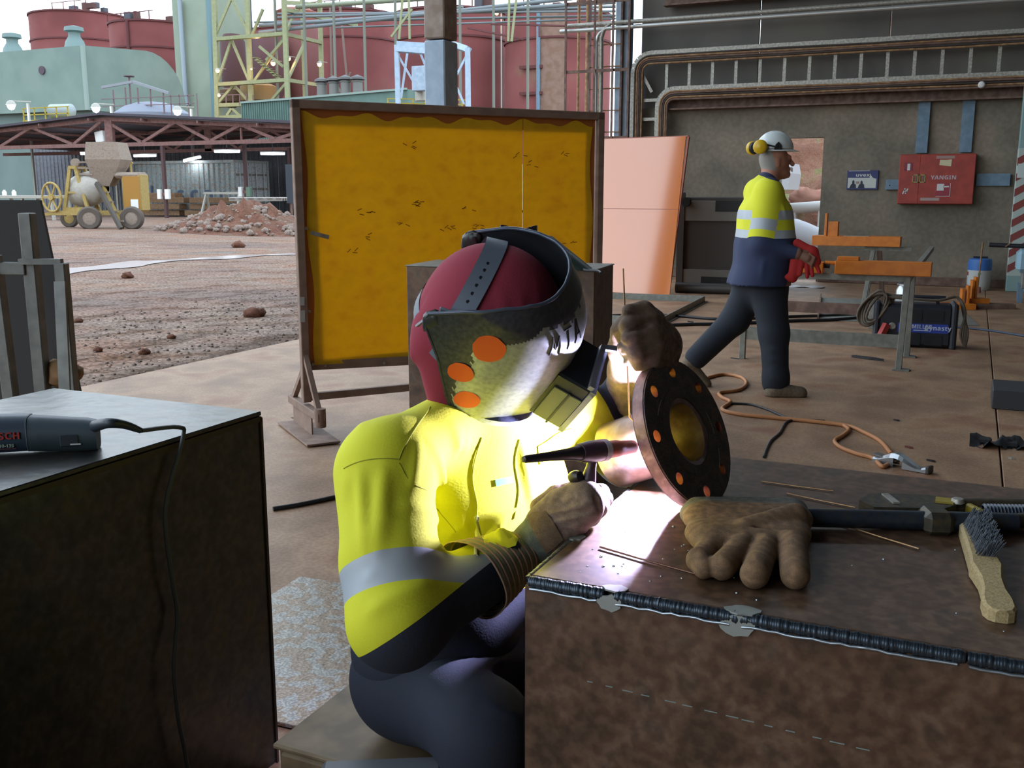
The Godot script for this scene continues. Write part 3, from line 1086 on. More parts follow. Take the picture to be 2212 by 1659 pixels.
	for i in 5:
		var a: Vector3 = tubes[i][0]
		var b: Vector3 = tubes[i][1]
		var t := thing("fluorescent_lamp", names[i], "lamp", (a + b) * 0.5, 0.0, "fluorescent lamps under the shed")
		var h := (b - a) * 0.5
		bar_part("housing", -h + Vector3(0, 0.06, 0), h + Vector3(0, 0.06, 0), 0.14, 0.05, M.white, t)
		tube_part("tube", [-h, h], 0.055, glow, t, 8)
		bar_part("hanger", Vector3(0, 0.08, 0), Vector3(0, 0.7, 0), 0.03, 0.03, dk, t, Vector3.BACK)
		var l := OmniLight3D.new()
		l.name = "tube_light"
		l.light_color = Color(0.92, 0.96, 1.0)
		l.light_energy = 3.0
		l.omni_range = 40.0
		l.omni_attenuation = 2.0
		l.light_size = 0.3
		l.shadow_enabled = true
		t.add_child(l)
		l.position = Vector3(0, -0.12, 0)
	var fl := thing("flood_lamp", "pale square lamp box hung in the shed gable", "lamp", Vector3(-35.083, 3.811, -33.300))
	box_part("housing", Vector3.ZERO, Vector3(0.5, 0.5, 0.2), M.white, fl, 0.03, Basis.from_euler(Vector3(0, 0, 0.15)))
	bar_part("bracket", Vector3(0, 0.2, 0), Vector3(0, 0.95, 0), 0.05, 0.05, steel, fl, Vector3.BACK)
	build_container()
	# timber stacks before the container
	var tm := mottled([0.25, Color(0.400, 0.302, 0.216), 0.75, Color(0.486, 0.380, 0.275)], 0.8, 0.02, 0.9, 0.0, 44)
	for i in 7:
		var o := MB.new()
		var at := Vector3(-34.4 + (i % 2) * 2.9 + 0.2 * (i / 2), 0.5 + 0.29 * (i / 2), -36.0 + 0.1 * (i % 3))
		if i == 6:
			at = Vector3(-34.6, 1.28, -36.0)
		o.box(at, Vector3(2.5, 0.24, 0.5), Basis(), 0.01)
		tag(obj("timber_beam", o, tm), ["long timber beam at the bottom of the stack, mixer side", "long timber beam at the bottom of the stack, post side", "timber beam in second layer of the stack, mixer side", "timber beam in second layer of the stack, post side", "timber beam in third layer of the stack, mixer side", "timber beam in third layer of the stack, post side", "timber beam on top of the stack beside yellow cabinet"][i], "timber", "timber stacked before the container")
	# white boxes on the shed posts
	for i in 2:
		var p: Vector3 = [Vector3(-31.3, 1.35, -32.9), Vector3(-28.3, 1.45, -34.5)][i]
		var t := thing("switch_box", ["pale switch boxes on the thin post nearer the mixer", "pale switch box on post before the container lettering"][i], "switch box", p)
		box_part("case", Vector3(-0.22, 0, 0), Vector3(0.2, 0.42, 0.14), M.white, t, 0.02)
		box_part("case", Vector3(0.22, 0, 0), Vector3(0.24, 0.42, 0.14), M.white if i == 0 else plain(Color(0.345, 0.451, 0.376), 0.6), t, 0.02)
		bar_part("cross_plate", Vector3(-0.25, 0, -0.04), Vector3(0.3, 0, -0.04), 0.04, 0.12, steel, t)
	# trestle and pallet
	var tr := thing("steel_trestle", "dark grey trestle stand in front of the container", "trestle", Vector3(-29.6, 0.3, -34.6))
	bar_part("top_bar", Vector3(-1.0, 1.1, 0), Vector3(0.9, 1.1, 0), 0.12, 0.1, M.galv, tr)
	for s in [-1, 1]:
		for q in [-1, 1]:
			bar_part("leg", Vector3(s * 0.9, 1.08, 0), Vector3(s * 1.0, -0.05, q * 0.35), 0.08, 0.08, M.galv, tr, Vector3.BACK)
	var pa := thing("pallet", "pale wooden pallet lying on the rubble heap", "pallet", Vector3(-21.6, 1.16, -27.0), 0.5)
	for i in 6:
		box_part("deck_board", Vector3(-0.75 + i * 0.3, 0.1, 0), Vector3(0.2, 0.03, 1.2), plain(Color(0.655, 0.639, 0.612), 0.9), pa)
	for i in 3:
		box_part("bearer", Vector3(0, 0.04, -0.5 + i * 0.5), Vector3(1.7, 0.09, 0.09), plain(Color(0.565, 0.541, 0.510), 0.9), pa)
	# long bench on the left with small things
	var bn := thing("work_bench", "long grey steel bench standing under the shed beside mixer", "bench", Vector3(-36.2, 0.3, -29.0))
	box_part("top", Vector3(0, 0.95, 0), Vector3(7.0, 0.12, 1.0), M.galv, bn, 0.01)
	for i in 5:
		for s in [-1, 1]:
			bar_part("leg", Vector3(-3.2 + i * 1.6, 0.9, s * 0.4), Vector3(-3.2 + i * 1.6 + 0.1, -0.1, s * 0.4), 0.1, 0.1, M.galv, bn, Vector3.BACK)
	for i in 6:
		var o := MB.new()
		o.lathe([Vector2(0, 0), Vector2(0.09, 0), Vector2(0.09, 0.14), Vector2(0.05, 0.18), Vector2(0.05, 0.22), Vector2(0, 0.22)], 10, Transform3D(Basis(), Vector3(-37.9 + i * 0.55, 1.31, -28.7)))
		tag(obj("tin_can", o, M.white), "small pale tin on the long grey bench", "tin", "tins on the long bench")
	# dark hoarding, scrap and hill right of the shed
	var hd := thing("dark_board", "dark upright board on legs between the container and yellow screen", "board", Vector3(-23.4, 0.3, -31.5))
	box_part("panel", Vector3(0.3, 1.45, 0), Vector3(1.5, 1.45, 0.06), plain(Color(0.184, 0.204, 0.235), 0.8), hd)
	for s in [-0.3, 0.9]:
		bar_part("leg", Vector3(s, 0.0, -0.06), Vector3(s, 1.5, -0.06), 0.06, 0.06, M.brown_steel, hd, Vector3.BACK)
	for i in 7:
		var o := MB.new()
		var c := Vector3(-27.4 + (i % 2) * 0.5, 0.42 + 0.2 * (i / 2), -39.4 + 0.55 * (i % 3))
		o.bar(c - Vector3(0.9, 0.02, 0.1), c + Vector3(0.9, 0.02, 0.1), 0.12, 0.14)
		tag(obj("scrap_bar", o, plain(Color(0.169, 0.145, 0.133), 0.9)), "dark scrap steel bar in the heap beside the container", "scrap", "scrap bars beside the container")
	var hill := []
	var f := FastNoiseLite.new()
	f.seed = 4
	f.frequency = 0.12
	for j in 16:
		var row := []
		for i in 24:
			var u := i / 23.0
			var k := j / 15.0
			row.append(Vector3(-36.0 + u * 18.0, 0.1 + 3.6 * k * (1.0 - u * 0.5) + f.get_noise_2d(u * 60.0, k * 40.0) * 0.9, -50.0 - k * 22.0))
		hill.append(row)
	var hb := MB.new()
	hb.sheet(hill)
	var hm := mottled([0.3, Color(0.467, 0.369, 0.329), 0.48, Color(0.486, 0.408, 0.365), 0.56, Color(0.400, 0.486, 0.298), 0.75, Color(0.420, 0.506, 0.318)], 0.06, 0.012, 0.97, 0.0, 45)
	var hs := struct("hill")
	obj("hill_slope", hb, hm, hs)

func _truss_y(x: float) -> float:
	return 4.53 + (x + 34.3) * 0.05 if x < -34.3 else 4.53 - (x + 34.3) * 0.0587

func build_container():
	var cm := mottled([0.2, Color(0.361, 0.400, 0.400), 0.55, Color(0.439, 0.475, 0.475), 0.72, Color(0.400, 0.345, 0.306), 0.9, Color(0.478, 0.506, 0.502)], 0.35, 0.02, 0.7, 0.0, 46)
	var t := thing("shipping_container", "weathered grey shipping container with faded dark lettering under the shed", "container", Vector3(-33.98, 0.33, -38.2))
	var L := 3.03
	var H := 2.55
	var W := 1.2
	box_part("core", Vector3(0, H * 0.5, 0), Vector3(L * 2 - 0.12, H - 0.06, W * 2 - 0.12), cm, t)
	var s := MB.new()
	for i in 20:
		var x := -L + 0.1 + i * 0.294
		s.prism(PackedVector2Array([Vector2(0, 0), Vector2(0.07, 0), Vector2(0.115, -0.045), Vector2(0.18, -0.045), Vector2(0.225, 0), Vector2(0.294, 0), Vector2(0.294, -0.06), Vector2(0, -0.06)]), H - 0.3, Transform3D(Basis(Vector3(1, 0, 0), Vector3(0, 0, 1), Vector3(0, 1, 0)), Vector3(x, 0.15, W)))
	obj("side_wall", s, cm, t)
	for x in [-L, L]:
		for z in [-W, W]:
			box_part("corner_post", Vector3(x, H * 0.5, z), Vector3(0.14, H, 0.14), cm, t)
	for y in [0.07, H - 0.06]:
		box_part("rail", Vector3(0, y, W), Vector3(L * 2, 0.13, 0.12), cm, t)
		box_part("rail", Vector3(L, y, 0), Vector3(0.12, 0.13, W * 2), cm, t)
	var dm := mottled([0.25, Color(0.478, 0.506, 0.518), 0.6, Color(0.537, 0.561, 0.576), 0.78, Color(0.392, 0.322, 0.286)], 0.6, 0.02, 0.7, 0.0, 47)
	for k in 2:
		var d := box_part("door", Vector3(L + 0.02, H * 0.5, -0.58 + k * 1.16), Vector3(0.06, H - 0.25, 1.13), dm, t)
		for q in 2:
			var z := -0.58 + k * 1.16 - 0.28 + q * 0.56
			tube_part("locking_bar", [Vector3(L + 0.09, 0.12, z), Vector3(L + 0.09, H - 0.12, z)], 0.03, dm, d, 6)
		for q in 3:
			box_part("panel_rib", Vector3(L + 0.06, 0.6 + q * 0.65, -0.58 + k * 1.16), Vector3(0.03, 0.1, 1.05), plain(Color(0.337, 0.318, 0.298), 0.8), d)
	var ink := plain(Color(0.184, 0.239, 0.318), 0.8)
	var lt := "oscor"
	for i in 5:
		put_text("painted_letter", lt[i], 0.62 if i < 4 else 0.5, Transform3D(Basis(), Vector3(-1.0 + i * 0.83, 1.02, W + 0.004)), ink, t, 1.25)
	put_text("painted_letter", "l", 0.62, Transform3D(Basis(), Vector3(-1.95, 1.05, W + 0.004)), ink, t)

func wheel(r: float, w: float, at: Vector3, axis: Vector3, m: Material, hub: Material, parent: Node):
	var xf := aim(at, axis)
	var o := lathe_part("wheel", [Vector2(r * 0.55, -w * 0.45), Vector2(r * 0.85, -w * 0.5), Vector2(r * 0.97, -w * 0.32), Vector2(r, 0), Vector2(r * 0.97, w * 0.32), Vector2(r * 0.85, w * 0.5), Vector2(r * 0.55, w * 0.45)], 20, xf, m, parent)
	lathe_part("hub", [Vector2(0, -w * 0.3), Vector2(r * 0.56, -w * 0.35), Vector2(r * 0.56, w * 0.35), Vector2(r * 0.2, w * 0.4), Vector2(0, w * 0.4)], 14, xf, hub, o)

func build_mixer():
	# towed concrete mixer: yellow A-frame and flywheel, white drum, loading hopper, engine cabinet
	var ye := mottled([0.25, Color(0.580, 0.482, 0.243), 0.7, Color(0.643, 0.557, 0.329), 0.9, Color(0.522, 0.435, 0.278)], 1.0, 0.02, 0.7, 0.0, 51)
	var du := mottled([0.25, Color(0.506, 0.447, 0.396), 0.6, Color(0.565, 0.510, 0.459), 0.85, Color(0.467, 0.400, 0.345)], 0.8, 0.02, 0.9, 0.0, 52)
	var tyre := plain(Color(0.341, 0.306, 0.275), 0.95)
	var p := Vector3(-26.2, yard_y(-26.2, -24.6), -24.6)
	var t := thing("concrete_mixer", "dusty yellow towed concrete mixer with a raised square hopper", "concrete mixer", p, 0.42)
	# chassis along local x
	for z in [-0.5, 0.5]:
		bar_part("chassis_rail", Vector3(-1.2, 0.5, z), Vector3(1.1, 0.5, z), 0.1, 0.14, ye, t)
	for x in [-0.95, 0.2, 0.9]:
		bar_part("cross_member", Vector3(x, 0.5, -0.5), Vector3(x, 0.5, 0.5), 0.1, 0.12, ye, t)
	wheel(0.32, 0.2, Vector3(-1.35, 0.3, -0.75), Vector3.BACK, tyre, ye, t)
	wheel(0.32, 0.2, Vector3(0.85, 0.3, -0.75), Vector3.BACK, tyre, ye, t)
	wheel(0.38, 0.24, Vector3(0.05, 0.34, 0.95), Vector3(0.3, 0, 1), tyre, du, t)
	wheel(0.38, 0.24, Vector3(1.35, 0.34, 0.75), Vector3.BACK, tyre, du, t)
	# A frame
	for z in [-0.42, 0.42]:
		bar_part("frame_leg", Vector3(-1.0, 0.4, z), Vector3(-0.72, 1.95, z * 0.8), 0.1, 0.1, ye, t, Vector3.BACK)
		bar_part("frame_leg", Vector3(-0.15, 0.4, z), Vector3(-0.55, 1.95, z * 0.8), 0.1, 0.1, ye, t, Vector3.BACK)
		bar_part("frame_tie", Vector3(-0.85, 1.15, z * 0.9), Vector3(-0.32, 1.15, z * 0.9), 0.07, 0.07, ye, t)
		bar_part("frame_tie", Vector3(-1.0, 0.62, z), Vector3(-0.15, 0.62, z), 0.08, 0.12, ye, t)
	bar_part("frame_tie", Vector3(-0.63, 1.95, -0.4), Vector3(-0.63, 1.95, 0.4), 0.24, 0.1, ye, t)
	lathe_part("pulley", [Vector2(0, -0.06), Vector2(0.14, -0.06), Vector2(0.14, 0.06), Vector2(0, 0.06)], 14, aim(Vector3(-0.63, 2.1, 0.1), Vector3.BACK), du, t)
	# flywheel with spokes
	var fw := MB.new()
	var ring := []
	for i in 21:
		ring.append(Vector3(-1.3 + 0.36 * cos(TAU * i / 20.0), 1.0 + 0.46 * sin(TAU * i / 20.0), 0.55 + 0.12 * cos(TAU * i / 20.0)))
	fw.tube(ring, 0.04, 6, false)
	var fo := obj("flywheel", fw, ye, t)
	for i in 6:
		var a := TAU * i / 6.0
		bar_part("spoke", Vector3(-1.3, 1.0, 0.55), Vector3(-1.3 + 0.35 * cos(a), 1.0 + 0.45 * sin(a), 0.55 + 0.12 * cos(a)), 0.05, 0.04, ye, fo, Vector3.BACK)
	lathe_part("hub", [Vector2(0, -0.06), Vector2(0.1, -0.06), Vector2(0.1, 0.06), Vector2(0, 0.06)], 12, aim(Vector3(-1.3, 1.0, 0.55), Vector3(-0.3, 0, 1)), ye, fo)
	# drum
	lathe_part("drum", [Vector2(0, -0.62), Vector2(0.34, -0.6), Vector2(0.52, -0.3), Vector2(0.56, 0), Vector2(0.54, 0.25), Vector2(0.36, 0.58), Vector2(0.3, 0.6)], 20, aim(Vector3(-0.38, 1.25, -0.1), Vector3(1, 0.35, 0.1)), mottled([0.3, Color(0.612, 0.596, 0.557), 0.7, Color(0.659, 0.639, 0.596)], 0.8, 0.02, 0.8, 0.0, 53), t)
	# hopper: square box over a tapered chute
	var h := MB.new()
	var c := Vector3(0.38, 0, -0.05)
	var lv := [[1.35, 0.28, 0.26, -0.2], [1.95, 0.48, 0.44, 0.0], [2.2, 0.58, 0.5, 0.03], [2.75, 0.5, 0.44, 0.0]]
	for i in 3:
		for k in 4:
			var cs := [[-1, -1], [1, -1], [1, 1], [-1, 1]]
			var a = cs[k]
			var b = cs[(k + 1) % 4]
			var A := c + Vector3(lv[i][3] + a[0] * lv[i][1], lv[i][0], a[1] * lv[i][2])
			var B := c + Vector3(lv[i][3] + b[0] * lv[i][1], lv[i][0], b[1] * lv[i][2])
			var C2 := c + Vector3(lv[i + 1][3] + b[0] * lv[i + 1][1], lv[i + 1][0], b[1] * lv[i + 1][2])
			var D := c + Vector3(lv[i + 1][3] + a[0] * lv[i + 1][1], lv[i + 1][0], a[1] * lv[i + 1][2])
			h.face(A, B, C2, D, c + Vector3(0, (lv[i][0] + lv[i + 1][0]) * 0.5, 0))
	h.box(c + Vector3(0, 2.74, 0), Vector3(0.98, 0.02, 0.86))
	obj("hopper", h, du, t)
	for k in 3:
		bar_part("hopper_arm", Vector3(-0.55, 1.75 + k * 0.18, 0.3), Vector3(0.0, 1.72 + k * 0.2, 0.3), 0.07, 0.05, du, t)
	# loading track
	for z in [0.15, 0.75]:
		bar_part("track_rail", Vector3(0.15, 1.45, z * 0.6), Vector3(0.95 + z * 0.3, 0.02, z + 0.55), 0.1, 0.13, ye if z < 0.5 else plain(Color(0.294, 0.271, 0.247), 0.8), t)
	for k in 4:
		bar_part("track_rung", Vector3(0.3 + k * 0.17, 1.15 - k * 0.3, 0.2 + k * 0.12), Vector3(0.55 + k * 0.2, 1.15 - k * 0.3, 0.55 + k * 0.15), 0.05, 0.05, du, t)
	# engine cabinet
	var ec := box_part("engine_cabinet", Vector3(1.22, 1.15, -0.05), Vector3(0.62, 1.25, 0.8), ye, t, 0.06)
	box_part("side_panel", Vector3(1.24, 1.12, 0.36), Vector3(0.54, 1.1, 0.03), plain(Color(0.608, 0.435, 0.161), 0.7), ec, 0.02)
	box_part("roof_cap", Vector3(1.1, 1.7, -0.05), Vector3(0.85, 0.2, 0.84), du, ec, 0.08)
	box_part("plate", Vector3(1.32, 0.78, 0.385), Vector3(0.24, 0.3, 0.02), M.white, ec)
	tube_part("exhaust", [Vector3(1.05, 1.75, -0.2), Vector3(1.05, 2.05, -0.2), Vector3(1.12, 2.12, -0.2)], 0.04, ye, t)
	bar_part("tow_bar", Vector3(-1.2, 0.5, 0), Vector3(-2.1, 0.42, 0), 0.1, 0.1, ye, t)

func build_behind_door():
	# red bank seen through the door
	var f := FastNoiseLite.new()
	f.seed = 14
	f.frequency = 0.35
	f.fractal_octaves = 4
	var g := []
	for j in 40:
		var row := []
		for i in 60:
			var u := -5.5 + i * 0.16
			var k := j / 39.0
			var z := -27.0 - k * 14.0
			row.append(Vector3(u, yard_y(u, z) - 0.1 + 9.5 * k * (0.8 + 0.3 * k) + f.get_noise_2d(u * 1.6, k * 26.0) * 0.55, z))
		g.append(row)
	var b := MB.new()
	b.sheet(g)
	var bm := bumpy(fine_grain(mottled([0.25, Color(0.463, 0.302, 0.227), 0.5, Color(0.529, 0.365, 0.275), 0.66, Color(0.565, 0.435, 0.357), 0.74, Color(0.451, 0.486, 0.275), 0.9, Color(0.478, 0.522, 0.306)], 0.11, 0.014, 0.97, 0.0, 61), Color(0.65, 0.6, 0.55), Color(1, 1, 1), 1.0, 0.05), 0.05, 6.0, 0.8)
	var s := struct("bank")
	obj("bank_slope", b, bm, s)
	var o := MB.new()
	var da: Vector3 = Vector3(-4.661, 0.995, -27.500)
	var dbb: Vector3 = Vector3(-3.363, 1.100, -27.500)
	o.tube([da, dbb], 0.15, 14)
	for q in [0.2, 0.8]:
		o.box(Vector3(lerpf(da.x, dbb.x, q), (da.y + 0.2) * 0.5, -27.5), Vector3(0.2, da.y - 0.2, 0.2))
	tag(obj("drain_pipe", o, plain(Color(0.678, 0.671, 0.655), 0.6)), "white pipe lying across the ground behind the doorway", "pipe")
	var lg := MB.new()
	lg.tube(smooth_path([Vector3(-6.431, 0.300, -38.598), Vector3(-5.707, 0.300, -37.727), Vector3(-5.704, 0.300, -40.207), Vector3(-5.510, 0.300, -43.097)], 4), [0.05, 0.1, 0.12, 0.13, 0.12, 0.13, 0.12, 0.11, 0.12, 0.12, 0.11, 0.1, 0.08], 8)
	tag(obj("log", lg, plain(Color(0.533, 0.416, 0.325), 0.9)), "rough pale log lying on earth beyond the doorway", "log")
	var dr := MB.new()
	dr.lathe([Vector2(0, -0.5), Vector2(0.2, -0.5), Vector2(0.21, -0.2), Vector2(0.2, 0.5), Vector2(0, 0.5)], 14, aim(Vector3(-2.652, 0.648, -18.800), Vector3(0.75, -0.25, 0.6)))
	tag(obj("white_drum", dr, plain(Color(0.631, 0.631, 0.647), 0.6)), "white plastic tube leaning just outside the doorway", "drum")
	for i in 5:
		var k := MB.new()
		var c: Vector3 = Vector3(-2.718, 0.725, -19.400)
		k.bar(Vector3(c.x - 0.35 + i * 0.05, 0.02 + i * 0.05, -19.4), Vector3(c.x + 0.8, 0.02 + i * 0.05, -19.4 + 0.03 * i), 0.06, 0.05)
		tag(obj("steel_bar", k, plain(Color(0.133, 0.114, 0.106), 0.8)), "thin dark steel bar stacked outside the doorway", "bar", "bars outside the doorway")
	var rk := obj("rock", rock_mesh(Vector3(0.45, 0.3, 0.4), 77), plain(Color(0.565, 0.400, 0.337), 0.95))
	rk.position = Vector3(-4.155, 1.247, -28.200)
	tag(rk, "pinkish rock at the foot of the bank behind the doorway", "rock")
	# white pick-up seen beside the man's head
	var c2: Vector3 = Vector3(-4.359, 1.153, -26.500)
	var t := thing("pickup_truck", "white pick-up truck parked on the bank behind the doorway", "car", c2)
	var wh := plain(Color(0.686, 0.698, 0.710), 0.35)
	var body := MB.new()
	body.prism(PackedVector2Array([Vector2(-3.6, 0.35), Vector2(0.12, 0.35), Vector2(0.16, 0.75), Vector2(0.1, 1.0), Vector2(-0.85, 1.08), Vector2(-1.35, 1.7), Vector2(-2.9, 1.72), Vector2(-3.2, 1.1), Vector2(-3.6, 1.05)]), -1.7, Transform3D(Basis(), Vector3(0, 0, 0.85)))
	obj("body", body, wh, t)
	box_part("window", Vector3(-2.0, 1.36, 0.86), Vector3(1.3, 0.45, 0.02), plain(Color(0.145, 0.165, 0.188), 0.2), t)
	box_part("mirror", Vector3(-0.9, 1.2, 0.98), Vector3(0.14, 0.24, 0.2), M.black, t, 0.03)
	box_part("headlamp", Vector3(0.1, 0.82, 0.6), Vector3(0.1, 0.16, 0.36), plain(Color(0.247, 0.263, 0.286), 0.2), t, 0.02)
	for x in [-0.65, -2.9]:
		for z in [-0.75, 0.75]:
			wheel(0.36, 0.22, Vector3(x, 0.33, z), Vector3.BACK, M.black, M.galv, t)

# ---------------------------------------------------------------- the plant beyond the yard
func tank(called: String, label: String, at: Vector3, r: float, h: float, m: Material, rim: Material) -> Node3D:
	h += at.y - 0.2
	at.y = 0.2
	var t := thing(called, label, "tank", at, 0.0, "red storage tanks")
	lathe_part("shell", [Vector2(r, 0), Vector2(r, h)], 56, Transform3D(), m, t)
	lathe_part("cone_roof", [Vector2(r + 0.1, h), Vector2(r * 0.5, h + r * 0.1), Vector2(0, h + r * 0.17)], 40, Transform3D(), m, t)
	lathe_part("top_rim", [Vector2(r, h - 0.12), Vector2(r + 0.16, h - 0.12), Vector2(r + 0.16, h + 0.1), Vector2(r, h + 0.1)], 56, Transform3D(), rim, t)
	lathe_part("stiffener", [Vector2(r, h * 0.86 - 0.1), Vector2(r + 0.14, h * 0.86 - 0.1), Vector2(r + 0.14, h * 0.86 + 0.1), Vector2(r, h * 0.86 + 0.1)], 56, Transform3D(), rim, t)
	return t
func lattice(t: Node3D, segs: Array, w: float, m: Material, called: String):
	for s in segs:
		bar_part(called, s[0], s[1], w, w, m, t, Vector3(0.3, 0.1, 1))
func lamp(label: String, at: Vector3, r: float, col: Color, e: float, group: String):
	var t := thing("site_lamp", label, "lamp", at, 0.0, group)
	var gm := plain(col, 0.5)
	gm.emission_enabled = true
	gm.emission = col
	gm.emission_energy_multiplier = e
	lathe_part("bulb", [Vector2(0, -r), Vector2(r * 0.7, -r * 0.7), Vector2(r, 0), Vector2(r * 0.7, r * 0.7), Vector2(0, r)], 12, Transform3D(), gm, t)
	lathe_part("shade", [Vector2(r * 1.25, r * 0.3), Vector2(r * 0.9, r * 1.05), Vector2(r * 0.3, r * 1.4), Vector2(0, r * 1.4)], 12, Transform3D(), M.galv, t)
	if group.begins_with("white") or at.y > 16.0:
		bar_part("pole", Vector3(0, r, -r * 5), Vector3(0, 0.3 - at.y, -r * 5), 0.1, 0.1, M.galv, t, Vector3.BACK)
	bar_part("arm", Vector3(0, r * 1.3, 0), Vector3(0, r * 1.5, -r * 6), r * 0.25, r * 0.25, M.galv, t)
	var l := OmniLight3D.new()
	l.name = "bulb_light"
	l.light_color = col
	l.light_energy = e * r * 2.0
	l.light_size = r
	l.omni_range = 60.0
	l.omni_attenuation = 2.0
	l.shadow_enabled = true
	t.add_child(l)
	l.position = Vector3(0, -r * 1.3, 0)

func build_plant():
	var red := mottled([0.2, Color(0.435, 0.224, 0.216), 0.5, Color(0.494, 0.263, 0.255), 0.75, Color(0.518, 0.294, 0.282), 0.92, Color(0.502, 0.380, 0.314)], 0.02, 0.012, 0.85, 0.0, 71)
	var rim := plain(Color(0.361, 0.196, 0.196), 0.85)
	var tb := tank("storage_tank", "red storage tank half hidden behind the painted column", Vector3(-53.894, 5.772, -101.697), 6.15, 14.6, red, rim)
	var tc := tank("storage_tank", "red storage tank with pale streak, nearest the rear wall", Vector3(-40.149, 5.463, -98.964), 5.4, 13.4, red, rim)
	var ta := tank("storage_tank", "wide red storage tank behind the green shed's chimneys", Vector3(-73.394, 6.390, -110.822), 6.3, 16.6, red, rim)
	var te := tank("storage_tank", "red storage tank touching the pale green tower", Vector3(-92.863, 6.235, -97.396), 4.9, 15.0, red, rim)
	var td := tank("storage_tank", "large red storage tank above the rounded green building", Vector3(-121.849, 7.239, -113.461), 6.9, 19.3, red, rim)
	tank("storage_tank", "red storage tank behind the lattice tower", Vector3(-87.379, 6.853, -117.959), 6.0, 16.0, red, rim)
	# streaks, ladders and nozzles on the tanks
	tube_part("downpipe", [Vector3(0.2, 0.5, 5.55), Vector3(0.2, 18.5, 5.55)], 0.22, M.duct_blue, tc, 8)
	var sk := MB.new()
	sk.lathe([Vector2(5.41, 0), Vector2(5.41, 18.5)], 8, Transform3D(), PI * 0.33, PI * 0.5)
	obj("spill_streak", sk, mottled([0.3, Color(0.478, 0.369, 0.306), 0.7, Color(0.525, 0.427, 0.380)], 0.1, 0.02, 0.9, 0.0, 72), tc)
	for y in [10.8, 13.3]:
		box_part("bracket", Vector3(-0.6, y, 5.5), Vector3(2.4, 0.3, 0.3), rim, tc)
	for x in [-2.4, -1.6]:
		tube_part("downpipe", [Vector3(x, 0.5, 6.2), Vector3(x, 22.6, 6.2)], 0.2, M.duct_blue, ta, 8)
	tube_part("downpipe", [Vector3(1.0, 0.5, 4.95), Vector3(1.0, 20.9, 4.95)], 0.18, rim, te, 8)
	lattice(ta, [[Vector3(1.7, 0, 6.7), Vector3(2.0, 22.7, 6.7)], [Vector3(5.2, 0, 6.7), Vector3(3.4, 22.7, 6.7)], [Vector3(1.8, 10.2, 6.7), Vector3(4.6, 15.2, 6.7)], [Vector3(1.8, 15.2, 6.7), Vector3(4.8, 10.2, 6.7)]], 0.22, plain(Color(0.478, 0.408, 0.369), 0.8), "stair_strut")
	# machinery heaps on the tank tops
	var junk := [[ta, Vector3(0.5, 23.4, 0), 7], [te, Vector3(0, 21.3, 0), 6], [td, Vector3(2.0, 27.2, 0), 6], [tb, Vector3(1.5, 20.8, 0), 5], [tc, Vector3(1.5, 19.4, 0), 6]]
	for j in junk:
		for i in j[2]:
			var o := box_part("roof_gear", j[1] + Vector3(rng.randf_range(-3.5, 3.5), rng.randf_range(0.0, 0.7), rng.randf_range(-1, 2)), Vector3(rng.randf_range(0.4, 1.6), rng.randf_range(0.5, 1.5), 0.8), plain(Color(0.345, 0.243, 0.227) if i % 2 == 0 else Color(0.314, 0.329, 0.357), 0.85), j[0], 0.05)
		for i in 4:
			bar_part("roof_rail", j[1] + Vector3(-4.0 + i * 2.2, -0.6, 3.0), j[1] + Vector3(-4.0 + i * 2.2, 0.9, 3.0), 0.09, 0.09, rim, j[0], Vector3.BACK)
		bar_part("roof_rail", j[1] + Vector3(-4.2, 0.9, 3.0), j[1] + Vector3(3.2, 0.9, 3.0), 0.09, 0.09, rim, j[0])
	# rounded green building on the left
	var gn := mottled([0.25, Color(0.424, 0.498, 0.467), 0.75, Color(0.459, 0.529, 0.498)], 0.05, 0.012, 0.8, 0.0, 73)
	var gn2 := mottled([0.25, Color(0.376, 0.443, 0.424), 0.75, Color(0.400, 0.467, 0.451)], 0.05, 0.012, 0.8, 0.0, 74)
	var c: Vector3 = Vector3(-62.233, 12.313, -58.000)
	var gb := thing("green_building", "long pale green building with rounded roof edge at far left", "building", Vector3(c.x, 0, c.z))
	var top := c.y
	var prof := PackedVector2Array([Vector2(0, 7.6), Vector2(0, top)])
	for i in 9:
		var a := PI * 0.5 - i * PI / 16.0
		prof.append(Vector2(6.5 + 4.2 * cos(a), top - 3.6 + 4.0 * sin(a)))
	prof.append(Vector2(10.7, 7.6))
	var gp := MB.new()
	gp.prism(prof, -46.0, Transform3D(Basis(Vector3(0, 0, -1), Vector3(0, 1, 0), Vector3(1, 0, 0)), Vector3.ZERO))
	obj("upper_cladding", gp, gn, gb)
	box_part("lower_wall", Vector3(-22.6, 3.8, -5.6), Vector3(45.0, 7.7, 10.0), gn2, gb)
	box_part("corner_flashing", Vector3(0.02, (top + 7.6) * 0.5, 0.02), Vector3(0.3, top - 7.6, 0.2), plain(Color(0.525, 0.588, 0.561), 0.7), gb)
	lathe_part("wall_vent", [Vector2(0, 0), Vector2(0.32, 0), Vector2(0.32, 0.12), Vector2(0.2, 0.12), Vector2(0, 0.12)], 14, aim(Vector3(-66.629, 10.712, -58.000) - Vector3(c.x, 0, c.z), Vector3.BACK), plain(Color(0.314, 0.263, 0.298), 0.8), gb)
	for k in 2:
		var q: Vector3 = [Vector3(-66.245, 12.991, -61.000), Vector3(-72.079, 12.699, -60.000)][k]
		lathe_part("roof_cowl", [Vector2(0.9, -0.6), Vector2(0.7, 0.2), Vector2(0.45, 0.6), Vector2(0.45, 0.9), Vector2(0.75, 1.0), Vector2(0.7, 1.3), Vector2(0, 1.45)], 16, Transform3D(Basis(), q - Vector3(c.x, 0, c.z)), plain(Color(0.424, 0.502, 0.494), 0.7), gb)
